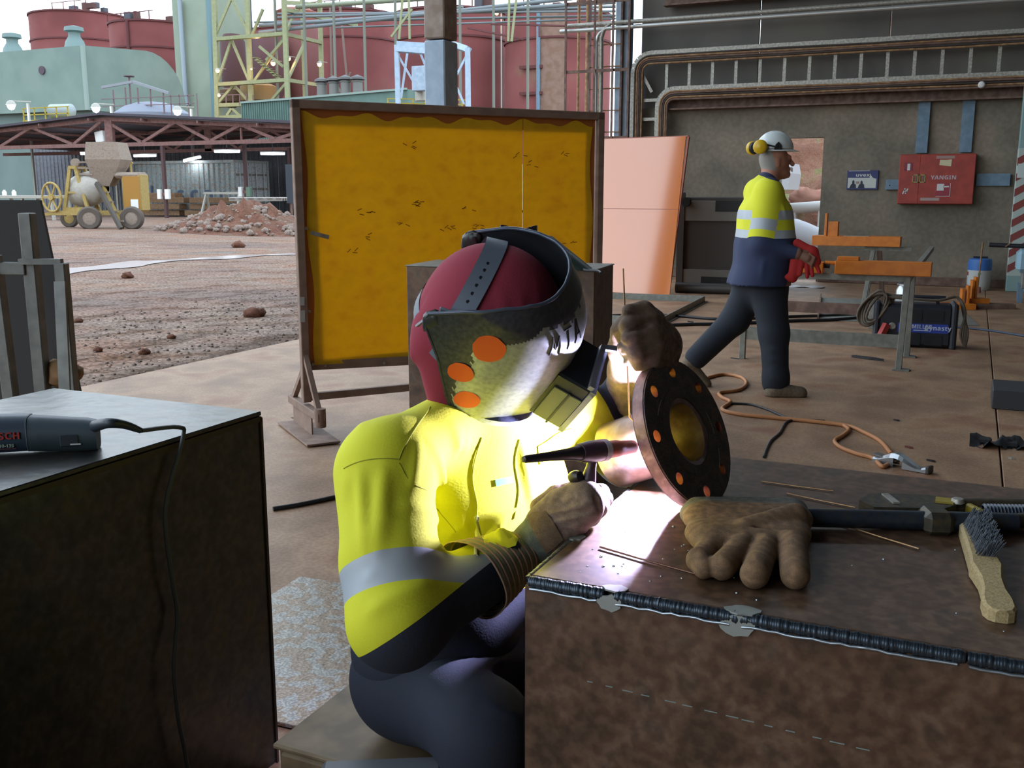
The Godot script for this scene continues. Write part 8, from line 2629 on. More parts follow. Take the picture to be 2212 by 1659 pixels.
	for s in [-1.0, 1.0]:
		fm.box(lens_c + Vector3(0.038, s * 0.056, 0), Vector3(0.01, 0.01, 0.124))
		fm.box(lens_c + Vector3(0.038, 0, s * 0.057), Vector3(0.01, 0.118, 0.01))
	obj("lens_frame", fm, plain(hexc("8e929a"), 0.35, 0.3), hm)
	box_part("dark_lens", lens_c + Vector3(0.037, 0, 0), Vector3(0.004, 0.1, 0.102), plain(hexc("10231c"), 0.08), hm)
	box_part("side_plate", lens_c + Vector3(0.004, -0.012, 0.0605), Vector3(0.056, 0.084, 0.004), plain(hexc("6b6f5c"), 0.6), hm, 0.001)
	box_part("side_plate_joint", lens_c + Vector3(0.006, -0.012, 0.0625), Vector3(0.004, 0.09, 0.003), bk, hm)
	bar_part("hinge_strip", lens_c + Vector3(0.03, 0.064, -0.058), lens_c + Vector3(0.03, 0.064, 0.058), 0.01, 0.01, plain(hexc("9a9ea6"), 0.35, 0.4), hm)
	bar_part("hinge_tab", lens_c + Vector3(0.03, 0.064, -0.056), lens_c + Vector3(0.055, 0.072, -0.062), 0.012, 0.006, plain(hexc("9a9ea6"), 0.35, 0.4), hm)
	# orange dots and hand lettering
	var orange := plain(hexc("e0561c"), 0.55)
	for q in [[86.0, 0.66, 0.03], [92.0, 0.3, 0.024], [79.0, 0.2, 0.024]]:
		var g := MB.new()
		var pts := []
		var c: Vector3 = pos.call(q[0], q[1])
		var eu: Vector3 = (pos.call(q[0] + 2.0, q[1]) - pos.call(q[0] - 2.0, q[1])).normalized()
		var ev: Vector3 = (pos.call(q[0], q[1] + 0.02) - pos.call(q[0], q[1] - 0.02)).normalized()
		var no := eu.cross(ev).normalized()
		if no.z < 0:
			no = -no
		ev = no.cross(eu)
		for k in 28:
			var a := TAU * k / 28.0
			var rr: float = q[2] * (0.97 + 0.05 * rng.randf())
			pts.append(c + eu * (cos(a) * rr * 0.92) + ev * (sin(a) * rr))
		var dd := [c + no * 0.0016]
		for k in 28:
			var p0: Vector3 = pts[k]
			var p1: Vector3 = pts[(k + 1) % 28]
			# follow the curve of the shell
			p0 += no * (0.0016 - (p0 - c).length_squared() * 3.4 * absf((p0 - c).normalized().dot(eu)))
			p1 += no * (0.0016 - (p1 - c).length_squared() * 3.4 * absf((p1 - c).normalized().dot(eu)))
			g.tri(dd[0], p0, p1, no, no, no)
		obj("orange_dot", g, orange, hm)
	var ink := plain(hexc("23252c"), 0.7)
	var strokes := {"M": [[0, 0], [0.08, 1], [0.42, 0.35], [0.78, 1], [0.95, 0]], "T": [[0, 1], [1, 1], [0.5, 1], [0.45, 0]], "A": [[0, 0], [0.5, 1], [0.95, 0], [0.75, 0.38], [0.2, 0.38]]}
	var letters := ["M", "T", "A"]
	for i in 3:
		var g := MB.new()
		var st: Array = strokes[letters[i]]
		for k in st.size() - 1:
			var seg := []
			for s in 5:
				var q := Vector2(st[k][0], st[k][1]).lerp(Vector2(st[k + 1][0], st[k + 1][1]), s / 4.0)
				var ang: float = 47.0 - i * 12.5 - q.x * 9.0
				var v: float = 0.77 + 0.012 * i + q.y * 0.1
				var p: Vector3 = pos.call(ang, v)
				seg.append(p * 1.0 + Vector3(p.x, 0, p.z).normalized() * 0.0012)
			g.tube(seg, 0.0013, 5)
		obj("painted_letter", g, ink, hm)
	# crumpled pivot, clips and head harness
	for s in [1.0, -1.0]:
		var pv := rock_mesh(Vector3(0.02, 0.024, 0.008), 120)
		var po := obj("crumpled_pivot", pv, plain(hexc("3c3f3c"), 0.4, 0.3), hm)
		po.position = Vector3(-0.09, 0.022, s * 0.117)
	bar_part("clip", Vector3(-0.098, 0.03, 0.112), Vector3(-0.108, -0.02, 0.1), 0.006, 0.004, plain(hexc("8d9499"), 0.35, 0.5), hm)
	var grey := bumpy(plain(hexc("5d6672"), 0.5), 0.03, 2.0, 0.1)
	var sg := []
	for i in 41:
		var a := lerpf(-0.18, PI + 0.18, i / 40.0)
		var row := []
		for k in 5:
			var x := -0.058 + (k - 2) * 0.0088
			row.append(Vector3(x, 0.002 + (0.1115 + (k - 2) * 0.0028) * sin(a), (0.12 + (k - 2) * 0.0028) * cos(a)))
		sg.append(row)
	var sb := MB.new()
	sb.sheet(sg)
	var strap := obj("head_strap", sb, grey, hm)
	var sb2 := MB.new()
	var sg2 := []
	for row in sg:
		var r2 := []
		for p in row:
			r2.append(Vector3(p.x, p.y, p.z) + Vector3(0, p.y - 0.002, p.z).normalized() * 0.002)
		sg2.append(r2)
	sb2.sheet(sg2)
	obj("head_strap_outer", sb2, grey, hm)
	for i in 6:
		var a := 0.72 + i * 0.13
		lathe_part("strap_hole", [Vector2(0.0032, 0), Vector2(0.0032, 0.0006), Vector2(0, 0.0006)], 8, aim(Vector3(-0.058, 0.002 + 0.1134 * sin(a), 0.1219 * cos(a)), Vector3(0, sin(a), cos(a))), plain(hexc("15161a"), 0.8), strap)
	box_part("strap_link", Vector3(-0.066, 0.045, 0.113), Vector3(0.046, 0.04, 0.005), grey, hm, 0.002, Basis.from_euler(Vector3(0.12, 0.0, 0.3)))
	bar_part("side_link", Vector3(-0.046, 0.06, 0.108), Vector3(-0.04, 0.02, 0.117), 0.016, 0.004, grey, hm, Vector3.BACK)
	var bandr := []
	for i in 33:
		var a := lerpf(-0.2, PI + 0.2, i / 32.0) + PI * 0.5
		var row := []
		for k in 3:
			row.append(Vector3(-0.01 + 0.118 * cos(a), -0.04 + (k - 1) * 0.012, 0.125 * sin(a)))
		bandr.append(row)
	var bm := MB.new()
	bm.sheet(bandr)
	obj("head_band", bm, grey, hm)

func stripe_glove() -> StandardMaterial3D:
	# striped cotton back of the glove: stripes woven into the cloth
	var im := Image.create(64, 128, false, Image.FORMAT_RGB8)
	for y in 128:
		for x in 64:
			var k := y % 32
			var c := hexc("6f7566")
			if k < 4:
				c = hexc("8f7460")
			elif k > 14 and k < 18:
				c = hexc("7d8272")
			im.set_pixel(x, y, c * (0.93 + 0.07 * sin(x * 1.3) * sin(y * 1.7)))
	var m := plain(Color.WHITE, 0.9)
	m.albedo_texture = ImageTexture.create_from_image(im)
	return m

# rings of cloth from a to e with radius r0..r1, as striped hoops
func striped_cuff(called: String, a: Vector3, e: Vector3, r0: float, r1: float, n: int, flat: Vector3, m1: Material, m2: Material, parent: Node):
	var d := (e - a)
	var ax := d.normalized()
	var x := ax.cross(flat).normalized()
	var y := x.cross(ax)
	var mbs := [MB.new(), MB.new()]
	for k in n:
		var u0 := float(k) / n
		var w0 := u0 + 0.68 / n
		var w1 := float(k + 1) / n
		for s in 2:
			var ua := u0 if s == 0 else w0
			var ub := w0 if s == 0 else w1
			var g := []
			for j in 4:
				var u := lerpf(ua, ub, j / 3.0)
				var row := []
				for i in 40:
					var an := TAU * i / 40.0
					var rr := lerpf(r0, r1, u) * (1.0 + 0.02 * sin(an * 5.0 + u * 4.0)) + (0.0012 if s == 0 else 0.0022) * sin(j / 3.0 * PI)
					row.append(a + d * u + x * (cos(an) * rr) + y * (sin(an) * rr * 0.84))
				g.append(row)
			mbs[s].sheet(g, true)
	obj(called, mbs[0], m1, parent)
	obj(called + "_stripes", mbs[1], m2, parent)

func right_glove(t: Node3D, off: Vector3, relb: Vector3, rwr: Vector3):
	var lea := leather(hexc("8d786c"), hexc("a48d80"), hexc("77655a"), 121)
	var cl := leather(hexc("6a7068"), hexc("7c8278"), hexc("5c625c"), 122)
	var g1: Vector3 = Vector3(-0.576, 0.939, -1.571)            # torch grip in the fist
	var kn: Vector3 = Vector3(-0.572, 0.912, -1.550)             # knuckles
	var w := rwr
	var b := Body.new()
	var hd := (kn - w).normalized()
	# back of the hand and palm
	b.add(w.lerp(kn, 0.3), kn + Vector3(0, 0.004, 0), 0.038, 0.034, 0.02)
	b.add(w.lerp(kn, 0.45) + Vector3(0.0, 0.026, -0.012), kn + Vector3(-0.004, 0.02, -0.01), 0.032, 0.028, 0.02)
	b.add(w, w.lerp(kn, 0.4), 0.036, 0.038, 0.02)
	# thumb along the top of the handle
	b.chain([Vector3(-0.645, 0.891, -1.529), Vector3(-0.620, 0.919, -1.547), Vector3(-0.590, 0.934, -1.558), Vector3(-0.565, 0.934, -1.575)], [0.022, 0.02, 0.018, 0.014], 0.012)
	# index reaching round behind the handle
	b.chain([Vector3(-0.583, 0.914, -1.579), Vector3(-0.566, 0.912, -1.604), Vector3(-0.569, 0.921, -1.626), Vector3(-0.585, 0.922, -1.631)], [0.018, 0.0175, 0.015, 0.012], 0.005)
	b.chain([Vector3(-0.583, 0.900, -1.571), Vector3(-0.561, 0.905, -1.588), Vector3(-0.558, 0.914, -1.613), Vector3(-0.577, 0.916, -1.628)], [0.018, 0.017, 0.015, 0.012], 0.005)
	b.chain([Vector3(-0.589, 0.889, -1.555), Vector3(-0.566, 0.894, -1.566), Vector3(-0.565, 0.899, -1.596), Vector3(-0.585, 0.898, -1.614)], [0.018, 0.016, 0.015, 0.012], 0.005)
	b.chain([Vector3(-0.601, 0.881, -1.542), Vector3(-0.579, 0.883, -1.547), Vector3(-0.577, 0.886, -1.576), Vector3(-0.596, 0.888, -1.596)], [0.017, 0.015, 0.013, 0.011], 0.005)
	# the fingers behind, seen above the hand
	b.chain([Vector3(-0.662, 0.900, -1.563), Vector3(-0.643, 0.917, -1.592), Vector3(-0.619, 0.926, -1.610)], [0.017, 0.016, 0.013], 0.006)
	var pre := all_ids(b)
	var cr := []
	for q in [[Vector3(-0.338, 1.166, -0.793), Vector3(-0.977, 0.630, -2.291), Vector3(-0.300, 1.177, -0.813), Vector3(-0.867, 0.662, -2.348), 0.0055, -0.009], [Vector3(-0.336, 1.159, -0.793), Vector3(-0.970, 0.610, -2.290), Vector3(-0.293, 1.167, -0.814), Vector3(-0.845, 0.634, -2.352), 0.0055, -0.008], [Vector3(-0.329, 1.152, -0.794), Vector3(-0.952, 0.589, -2.294), Vector3(-0.299, 1.158, -0.809), Vector3(-0.863, 0.605, -2.338), 0.005, -0.007], [Vector3(-0.325, 1.146, -0.795), Vector3(-0.939, 0.571, -2.296), Vector3(-0.305, 1.150, -0.805), Vector3(-0.880, 0.583, -2.325), 0.005, -0.006], [Vector3(-0.342, 1.164, -0.791), Vector3(-0.988, 0.624, -2.285), Vector3(-0.327, 1.148, -0.794), Vector3(-0.945, 0.577, -2.294), 0.007, 0.004], [Vector3(-0.322, 1.179, -0.803), Vector3(-0.930, 0.666, -2.320), Vector3(-0.314, 1.170, -0.805), Vector3(-0.907, 0.642, -2.326), 0.006, -0.005], [Vector3(-0.292, 1.181, -0.817), Vector3(-0.843, 0.672, -2.361), Vector3(-0.287, 1.166, -0.817), Vector3(-0.829, 0.630, -2.359), 0.005, -0.006]]:
		cr.append([touch(b, pre, q[0], q[1]), touch(b, pre, q[2], q[3]), q[4], q[5]])
	for q in cr:
		b.fold(q[0], q[1], q[2], q[3])
	var ids := all_ids(b)
	var net := shifted(b.net(0.0045), -off)
	var s := split_net(net, func(p: Vector3) -> float: return (p + off - w).dot(hd) - 0.052)
	obj("glove_hand", net_mesh(s[1]), lea, t)
	obj("glove_back", net_mesh(s[0]), cl, t)
	# striped cuff, flaring over the sleeve
	var ax := (relb - rwr).normalized()
	var m1 := leather(hexc("858a78"), hexc("94988a"), hexc("757a6a"), 123)
	var m2 := plain(hexc("9a7c68"), 0.9)
	striped_cuff("glove_cuff", w + ax * 0.0 - off, w + ax * 0.12 - off, 0.046, 0.08, 8, Vector3.UP, m1, m2, t)
	surface_patch("leather_patch", b, ids, [[Vector3(-0.345, 1.162, -0.789), Vector3(-0.996, 0.618, -2.280)], [Vector3(-0.331, 1.166, -0.797), Vector3(-0.955, 0.630, -2.301)], [Vector3(-0.315, 1.142, -0.798), Vector3(-0.911, 0.559, -2.306)], [Vector3(-0.328, 1.129, -0.790), Vector3(-0.946, 0.523, -2.282)]], 6, 0.003, leather(hexc("7d6650"), hexc("8c745c"), hexc("6c5844"), 124), t, off)

func left_glove(t: Node3D, off: Vector3, lelb: Vector3, lwr: Vector3):
	var lea := leather(hexc("7d6655"), hexc("94796a"), hexc("685545"), 125)
	var b := Body.new()
	var D := 1.93
	# forearm gauntlet
	b.add(Vector3(-0.637, 1.032, -1.972), Vector3(-0.588, 1.128, -1.914), 0.05, 0.046, 0.03)
	b.add(Vector3(-0.612, 1.093, -1.918), Vector3(-0.573, 1.160, -1.894), 0.045, 0.042, 0.03)
	# four fingers wrapped over the rod, stacked from the top
	b.chain([Vector3(-0.538, 1.182, -1.881), Vector3(-0.550, 1.211, -1.826), Vector3(-0.573, 1.201, -1.790), Vector3(-0.587, 1.188, -1.804)], [0.022, 0.022, 0.02, 0.014], 0.008)
	b.chain([Vector3(-0.530, 1.165, -1.881), Vector3(-0.540, 1.185, -1.808), Vector3(-0.564, 1.177, -1.773), Vector3(-0.582, 1.163, -1.784)], [0.023, 0.023, 0.02, 0.015], 0.008)
	b.chain([Vector3(-0.525, 1.142, -1.879), Vector3(-0.535, 1.161, -1.805), Vector3(-0.557, 1.154, -1.771), Vector3(-0.575, 1.142, -1.783)], [0.023, 0.022, 0.02, 0.015], 0.008)
	b.chain([Vector3(-0.525, 1.120, -1.874), Vector3(-0.537, 1.138, -1.805), Vector3(-0.556, 1.135, -1.779)], [0.021, 0.021, 0.017], 0.008)
	# index tip above, pinching the rod
	b.chain([Vector3(-0.547, 1.207, -1.860), Vector3(-0.559, 1.227, -1.825), Vector3(-0.580, 1.228, -1.799)], [0.02, 0.019, 0.014], 0.006)
	# thumb up the near side
	b.chain([Vector3(-0.611, 1.104, -1.876), Vector3(-0.605, 1.150, -1.821), Vector3(-0.598, 1.188, -1.810), Vector3(-0.590, 1.209, -1.807)], [0.03, 0.022, 0.019, 0.013], 0.01)
	b.add(Vector3(-0.548, 1.151, -1.903), Vector3(-0.563, 1.112, -1.877), 0.045, 0.042, 0.02)
	var pre := all_ids(b)
	var cr := []
	for q in [[Vector3(-0.279, 1.301, -0.849), Vector3(-0.805, 1.018, -2.452), Vector3(-0.242, 1.314, -0.869), Vector3(-0.698, 1.058, -2.509), 0.0055, -0.007], [Vector3(-0.278, 1.312, -0.852), Vector3(-0.802, 1.052, -2.461), Vector3(-0.247, 1.328, -0.869), Vector3(-0.712, 1.097, -2.511), 0.0055, -0.007], [Vector3(-0.278, 1.324, -0.854), Vector3(-0.802, 1.085, -2.467), Vector3(-0.253, 1.337, -0.868), Vector3(-0.731, 1.123, -2.508), 0.005, -0.006], [Vector3(-0.284, 1.298, -0.846), Vector3(-0.821, 1.010, -2.443), Vector3(-0.275, 1.305, -0.851), Vector3(-0.794, 1.030, -2.460), 0.006, -0.007], [Vector3(-0.282, 1.292, -0.846), Vector3(-0.814, 0.992, -2.443), Vector3(-0.242, 1.295, -0.864), Vector3(-0.699, 1.002, -2.497), 0.007, -0.008], [Vector3(-0.283, 1.318, -0.850), Vector3(-0.819, 1.069, -2.457), Vector3(-0.277, 1.313, -0.852), Vector3(-0.800, 1.054, -2.462), 0.005, -0.006]]:
		cr.append([touch(b, pre, q[0], q[1]), touch(b, pre, q[2], q[3]), q[4], q[5]])
	for q in cr:
		b.fold(q[0], q[1], q[2], q[3])
	obj("glove_raised", net_mesh(shifted(b.net(0.0045), -off)), lea, t)
	var ax := (lelb - lwr).normalized()
	var a: Vector3 = Vector3(-0.620, 1.074, -1.955)
	var e: Vector3 = Vector3(-0.651, 0.985, -2.000)
	striped_cuff("gauntlet", a - off, e - off, 0.046, 0.06, 3, Vector3.BACK, leather(hexc("94806c"), hexc("a5917c"), hexc("82705e"), 126), plain(hexc("8a7664"), 0.9), t)

func walking_man():
	var D := 7.35
	var root := Vector3(-1.25, 0, -7.25)
	var t := thing("person", "man in white hard hat and yellow-navy shirt walking past, holding red gloves", "person", root)
	var side := Vector3(0.409, 0, 0.893)           # towards the viewer: his right
	var face := Vector3(0.909, 0, -0.416)
	var P := func(q: Vector3, s := 0.0) -> Vector3: return q + side * s
	var sh: Vector3 = Vector3(-1.432, 1.458, -7.579)
	var ch: Vector3 = Vector3(-1.404, 1.264, -7.551)
	var be: Vector3 = Vector3(-1.386, 1.046, -7.512)
	var hp: Vector3 = Vector3(-1.391, 0.827, -7.464)
	var b := Body.new()
	b.add(P.call(sh, 0.15), P.call(sh, -0.15), 0.095, 0.095, 0.06)
	b.add(P.call(ch, 0.08), P.call(ch, -0.08), 0.185, 0.185, 0.08)
	b.add(P.call(be, 0.06) + face * 0.0, P.call(be, -0.06), 0.215, 0.215, 0.1)
	b.add(P.call(hp, 0.06) - face * 0.01, P.call(hp, -0.06) - face * 0.01, 0.2, 0.2, 0.1)
	b.add(P.call(hp, 0.06) + Vector3(0, -0.1, 0) - face * 0.03, P.call(hp, -0.06) + Vector3(0, -0.1, 0) - face * 0.03, 0.215, 0.215, 0.06)
	b.add(sh, Vector3(-1.397, 1.559, -7.617), 0.1, 0.065, 0.06)
	# arms: near upper arm down, forearm forward
	var el: Vector3 = P.call(Vector3(-1.372, 1.079, -7.302), 0.0)
	var wr: Vector3 = Vector3(-1.126, 1.017, -7.346)
	b.add(P.call(sh, 0.2) + Vector3(0, -0.02, 0), el, 0.095, 0.08, 0.05)
	b.add(el, wr, 0.07, 0.045, 0.03)
	b.add(P.call(sh, -0.2) + Vector3(0, -0.02, 0), Vector3(-1.316, 1.084, -7.833), 0.09, 0.07, 0.05)
	b.add(Vector3(-1.316, 1.084, -7.833), Vector3(-1.145, 0.952, -7.771), 0.06, 0.042, 0.03)
	for q in [[Vector3(-1.438, 1.400, -7.228), Vector3(-1.487, 1.271, -7.178), 0.02, -0.012], [Vector3(-1.365, 1.177, -7.158), Vector3(-1.222, 1.241, -7.237), 0.02, 0.008], [Vector3(-1.494, 1.043, -7.182), Vector3(-1.449, 0.849, -7.162), 0.02, 0.01], [Vector3(-1.339, 0.978, -7.240), Vector3(-1.342, 0.832, -7.207), 0.02, 0.008], [Vector3(-1.250, 1.367, -7.363), Vector3(-1.212, 1.270, -7.360), 0.02, 0.008]]:
		b.fold(q[0], q[1], q[2], q[3])
	b.floor_y = Vector3(-1.371, 0.780, -7.463).y
	var net := shifted(b.net(0.014), -root)
	var yh := func(y: float) -> float: return y
	var H := [(Vector3(-1.401, 1.153, -7.528)).y, (Vector3(-1.412, 1.291, -7.552)).y, (Vector3(-1.406, 1.213, -7.539)).y, (Vector3(-1.372, 0.787, -7.464)).y, (Vector3(-1.435, 1.566, -7.601)).y]
	var arm_d := (el - (sh + side * 0.2)).normalized()
	var arm_o := sh + side * 0.2 - root
	var arm_len := arm_o.distance_to(el - root)
	var on_arm := func(p: Vector3) -> bool:
		var k: float = (p - arm_o).dot(arm_d)
		return p.dot(side) - (sh - root).dot(side) > 0.12 and k > 0.06 and (p - arm_o - arm_d * k).length() < 0.103
	var yb: float = Vector3(-1.405, 1.203, -7.537).y - root.y
	var t1: float = Vector3(-1.412, 1.287, -7.552).y
	var t2: float = Vector3(-1.401, 1.153, -7.528).y
	# collar and skin
	var s0 := split_net(net, func(p: Vector3) -> float: return ((p - (sh - root)).dot(Vector3(0.28, 1, 0)) - 0.105))
	var clothes: Array = s0[0]
	obj("collar", net_mesh(s0[1]), M.navy_shirt, t)
	var fore := (wr - el).normalized()
	var s1 := split_net(clothes, func(p: Vector3) -> float:
		if p.dot(side) - (sh - root).dot(side) > 0.1 and (p + root - el).dot(fore) > 0.05:
			return (p + root - el).dot(fore) - 0.25
		return -1.0)
	obj("forearm", net_mesh(s1[1]), plain(hexc("7d5a48"), 0.7), t)
	var s2 := split_net(s1[0], func(p: Vector3) -> float:
		if on_arm.call(p):
			return (p - arm_o).dot(arm_d) - arm_len * 0.9
		return t2 - 0.03 - p.y)
	var ye := split_net(s2[0], func(p: Vector3) -> float:
		if on_arm.call(p):
			return absf((p - arm_o).dot(arm_d) - arm_len * 0.66) - 0.04
		return minf(absf(p.y - t1) - 0.033, absf(p.y - t2 + 0.002) - 0.03))
	obj("hivis_shirt", net_mesh(ye[1]), M.hivis, t)
	obj("reflective_tape", net_mesh(ye[0]), M.tape, t)
	obj("navy_shirt", net_mesh(s2[1]), M.navy_shirt, t)
	# legs
	var l := Body.new()
	var hn: Vector3 = P.call(Vector3(-1.355, 0.767, -7.468), 0.06)
	var hf: Vector3 = P.call(Vector3(-1.426, 0.767, -7.435), -0.08)
	var kn: Vector3 = Vector3(-1.257, 0.438, -7.331)
	var an: Vector3 = Vector3(-1.213, 0.106, -7.247)
	var kf: Vector3 = Vector3(-1.575, 0.506, -7.479)
	var af: Vector3 = Vector3(-1.828, 0.217, -7.358)
	l.add(hn, kn, 0.135, 0.108, 0.06)
	l.add(kn, an, 0.104, 0.09, 0.04)
	l.add(an + Vector3(0, 0.02, 0), an + Vector3(0, -0.02, 0), 0.096, 0.094, 0.03)
	l.add(hf, kf, 0.135, 0.108, 0.06)
	l.add(kf, af, 0.104, 0.088, 0.04)
	l.add(hn, hf, 0.13, 0.13, 0.06)
	for i in 5:
		var c := kn.lerp(an, 0.1 + i * 0.2)
		l.fold(c + side * 0.09 - face * 0.06, c + side * 0.08 + face * 0.07 + Vector3(0, -0.03, 0), 0.018, 0.008)
	obj("trousers", net_mesh(shifted(l.net(0.014), -root)), cloth(hexc("1d222c")), t)
	var bo := Body.new()
	bo.add(an + Vector3(0, -0.02, 0), an + Vector3(0, -0.09, 0) + face * 0.01, 0.065, 0.058, 0.03)
	bo.add(Vector3(-1.203, 0.034, -7.214), Vector3(-1.041, 0.022, -7.263), 0.062, 0.052, 0.04)
	bo.add(Vector3(-1.226, 0.018, -7.199), Vector3(-1.159, 0.018, -7.230), 0.055, 0.052, 0.03)
	bo.floor_y = 0.001
	var boot := bumpy(mottled([0.25, hexc("5f5142"), 0.75, hexc("75664f")], 4.0, 0.02, 0.85, 0.0, 131), 0.03, 3.0, 0.3)
	obj("boot", net_mesh(shifted(bo.net(0.009), -root)), boot, t)
	var b2 := Body.new()
	var ft := (af - kf).normalized()
	b2.add(af, af + ft * 0.07, 0.06, 0.055, 0.03)
	b2.add(af + ft * 0.08, af + ft * 0.1 + Vector3(0.14, -0.13, -0.04), 0.05, 0.042, 0.03)
	obj("boot", net_mesh(shifted(b2.net(0.011), -root)), boot, t)
	# head
	var hc: Vector3 = Vector3(-1.362, 1.673, -7.657)
	var h := Body.new()
	var up := Vector3.UP
	h.add(hc + up * 0.03 - face * 0.01, hc + up * 0.02 - face * 0.03, 0.092, 0.095, 0.03)
	h.add(hc - up * 0.035 + face * 0.03, hc - up * 0.075 + face * 0.045, 0.07, 0.052, 0.04)
	h.add(hc - up * 0.03 - face * 0.02, Vector3(-1.395, 1.539, -7.613), 0.07, 0.07, 0.04)
	h.add(hc + face * 0.1 + up * 0.012, hc + face * 0.124 - up * 0.022, 0.012, 0.016, 0.02)
	h.add(hc + face * 0.092 - up * 0.058 + side * 0.015, hc + face * 0.092 - up * 0.058 - side * 0.015, 0.014, 0.014, 0.015)
	h.add(hc + face * 0.09 - up * 0.1, hc + face * 0.07 - up * 0.1, 0.022, 0.025, 0.025)
	h.add(hc + face * 0.085 + up * 0.025 + side * 0.03, hc + face * 0.085 + up * 0.025 - side * 0.03, 0.02, 0.02, 0.02)
	for s in [1.0, -1.0]:
		h.add(hc + side * (0.09 * s) - face * 0.012 + up * 0.005, hc + side * (0.088 * s) - face * 0.004 - up * 0.03, 0.022, 0.014, 0.008, side, 0.5)
	var hn2 := shifted(h.net(0.008), -root)
	var hs := split_net(hn2, func(p: Vector3) -> float:
		var q: Vector3 = p + root - hc
		return maxf(q.dot(face) + 0.035 + 0.3 * q.y, -0.075 - q.y - 0.2 * q.dot(face)))
	obj("head", net_mesh(hs[1]), bumpy(plain(hexc("a8745e"), 0.6), 0.04, 2.0, 0.1), t)
	obj("hair", net_mesh(hs[0]), plain(hexc("8a8680"), 0.9), t)
	for s in [1.0, -1.0]:
		lathe_part("eye", [Vector2(0, -0.006), Vector2(0.009, -0.003), Vector2(0.01, 0.002), Vector2(0, 0.006)], 10, aim(hc + face * 0.088 + side * (0.033 * s) + up * 0.008 - root, face), plain(hexc("2e2520"), 0.4), t)
	# hard hat with peak, ear muffs parked at the back
	var hat := plain(hexc("cdd4d2"), 0.25)
	var ha: Vector3 = Vector3(-1.382, 1.760, -7.666)
	var hx := Transform3D(Basis(face, (up + face * -0.04).normalized(), face.cross(up)).orthonormalized(), ha - root)
	var ho := Node3D.new()
	ho.name = "hard_hat"
	t.add_child(ho)
	ho.transform = hx
	var g := []
	for j in 13:
		var v := j / 12.0 * PI * 0.5
		var row := []
		for i in 40:
			var a := TAU * i / 40.0
			var ridge := 0.006 * exp(-pow(sin(a) * 5.0, 2.0)) * sin(v)
			row.append(Vector3(0.138 * cos(a) * cos(v) + 0.004, (0.128 + ridge) * sin(v), 0.118 * sin(a) * cos(v)))
		g.append(row)
	var gm := MB.new()
	gm.sheet(g, true)
	obj("dome", gm, hat, ho)
	var pk := []
	for j in 4:
		var row := []
		for i in 40:
			var a := TAU * i / 40.0
			var ext := 0.012 + 0.04 * pow(maxf(cos(a), 0.0), 3.0)
			row.append(Vector3((0.138 + ext * j / 3.0) * cos(a) + 0.004, -0.004 - 0.014 * j / 3.0, (0.118 + 0.012 * j / 3.0) * sin(a)))
		pk.append(row)
	var pm := MB.new()
	pm.sheet(pk, true)
	obj("brim", pm, hat, ho)
	for s in [1.0, -1.0]:
		var muff := lathe_part("ear_muff", [Vector2(0, 0.0), Vector2(0.046, 0.0), Vector2(0.052, 0.012), Vector2(0.05, 0.03), Vector2(0.038, 0.042), Vector2(0, 0.046)], 20, aim(Vector3(-0.125, 0.012, s * 0.1), Vector3(-0.35, 0, s)), plain(hexc("cfa81c"), 0.4), ho)
		lathe_part("cushion", [Vector2(0, -0.02), Vector2(0.042, -0.02), Vector2(0.046, -0.008), Vector2(0.044, 0.0)], 18, aim(Vector3(-0.125, 0.012, s * 0.1), Vector3(-0.35, 0, s)), M.black, ho)
		bar_part("muff_arm", Vector3(-0.01, 0.01, s * 0.124), Vector3(-0.1, 0.03, s * 0.118), 0.012, 0.01, M.black, ho)
		var cp := MB.new()
		cp.prism(PackedVector2Array([Vector2(-0.03, -0.015), Vector2(0.025, -0.015), Vector2(0.022, 0.015), Vector2(0.0, 0.04), Vector2(-0.02, 0.02)]), s * 0.014, Transform3D(Basis(), Vector3(0.0, 0.008, s * 0.112)))
		obj("clip", cp, M.black, ho)
	# near hand with curled fingers
	var hd := Body.new()
	var f2 := (wr - el).normalized()
	hd.add(wr, wr + f2 * 0.07 + Vector3(0, -0.012, 0), 0.034, 0.036, 0.015)
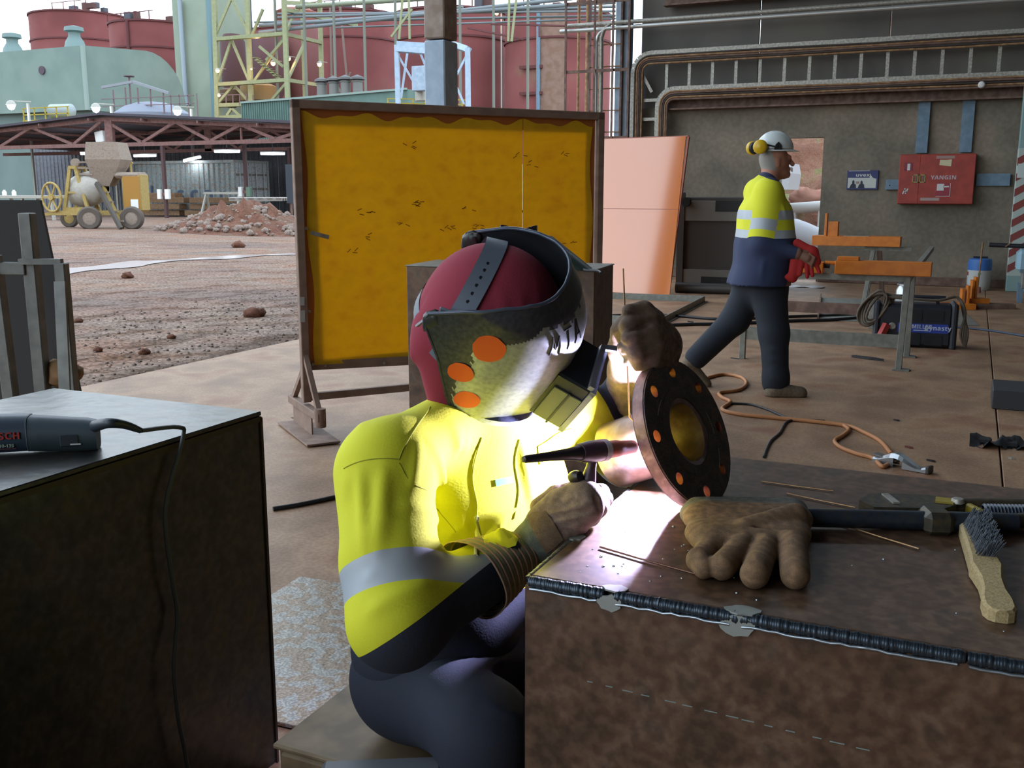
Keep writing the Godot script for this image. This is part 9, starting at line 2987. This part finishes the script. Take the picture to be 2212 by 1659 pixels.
	for i in 4:
		var k := wr + f2 * (0.085 - 0.006 * i) + Vector3(0, -0.002 - 0.018 * i + 0.02, 0) + side * 0.012
		hd.chain([k, k + f2 * 0.034 + Vector3(0, -0.016, 0), k + f2 * 0.042 + Vector3(0, -0.038, 0) - side * 0.018, k + f2 * 0.025 + Vector3(0, -0.05, 0) - side * 0.03], [0.0105, 0.01, 0.0095, 0.008], 0.004)
	hd.chain([wr + f2 * 0.03 + Vector3(0, 0.022, 0), wr + f2 * 0.07 + Vector3(0, 0.03, 0) - side * 0.01, wr + f2 * 0.1 + Vector3(0, 0.018, 0) - side * 0.02], [0.014, 0.012, 0.01], 0.006)
	obj("hand", net_mesh(shifted(hd.net(0.006), -root)), plain(hexc("86604e"), 0.65), t)
	# the pair of red gloves he carries: a thing of its own
	var go: Vector3 = Vector3(-1.044, 0.972, -7.373)
	var gl := thing("red_gloves", "pair of red work gloves held in the walking man's hand", "gloves", go)
	var gb := Body.new()
	gb.add(Vector3(-1.135, 1.091, -7.379), Vector3(-1.027, 1.027, -7.393), 0.03, 0.036, 0.02, side, 0.6)
	gb.add(Vector3(-1.027, 1.027, -7.393), Vector3(-0.992, 0.962, -7.395), 0.036, 0.03, 0.02, side, 0.6)
	for q in [[Vector3(-1.018, 0.985, -7.388), Vector3(-0.971, 0.887, -7.389)], [Vector3(-1.039, 0.978, -7.377), Vector3(-1.014, 0.865, -7.364)], [Vector3(-1.063, 0.978, -7.366), Vector3(-1.047, 0.855, -7.347)], [Vector3(-1.087, 0.978, -7.355), Vector3(-1.096, 0.874, -7.329)]]:
		gb.add(q[0], q[1], 0.018, 0.014, 0.008, side, 0.7)
	gb.add(Vector3(-1.126, 0.977, -7.359), Vector3(-1.145, 0.847, -7.323), 0.05, 0.035, 0.02, side, 0.6)
	gb.add(Vector3(-1.145, 0.847, -7.323), Vector3(-1.182, 0.853, -7.307), 0.02, 0.016, 0.02, side, 0.7)
	obj("glove_pair", net_mesh(shifted(gb.net(0.007), -go)), bumpy(plain(hexc("a8201e"), 0.8), 0.04, 2.0, 0.2), gl)
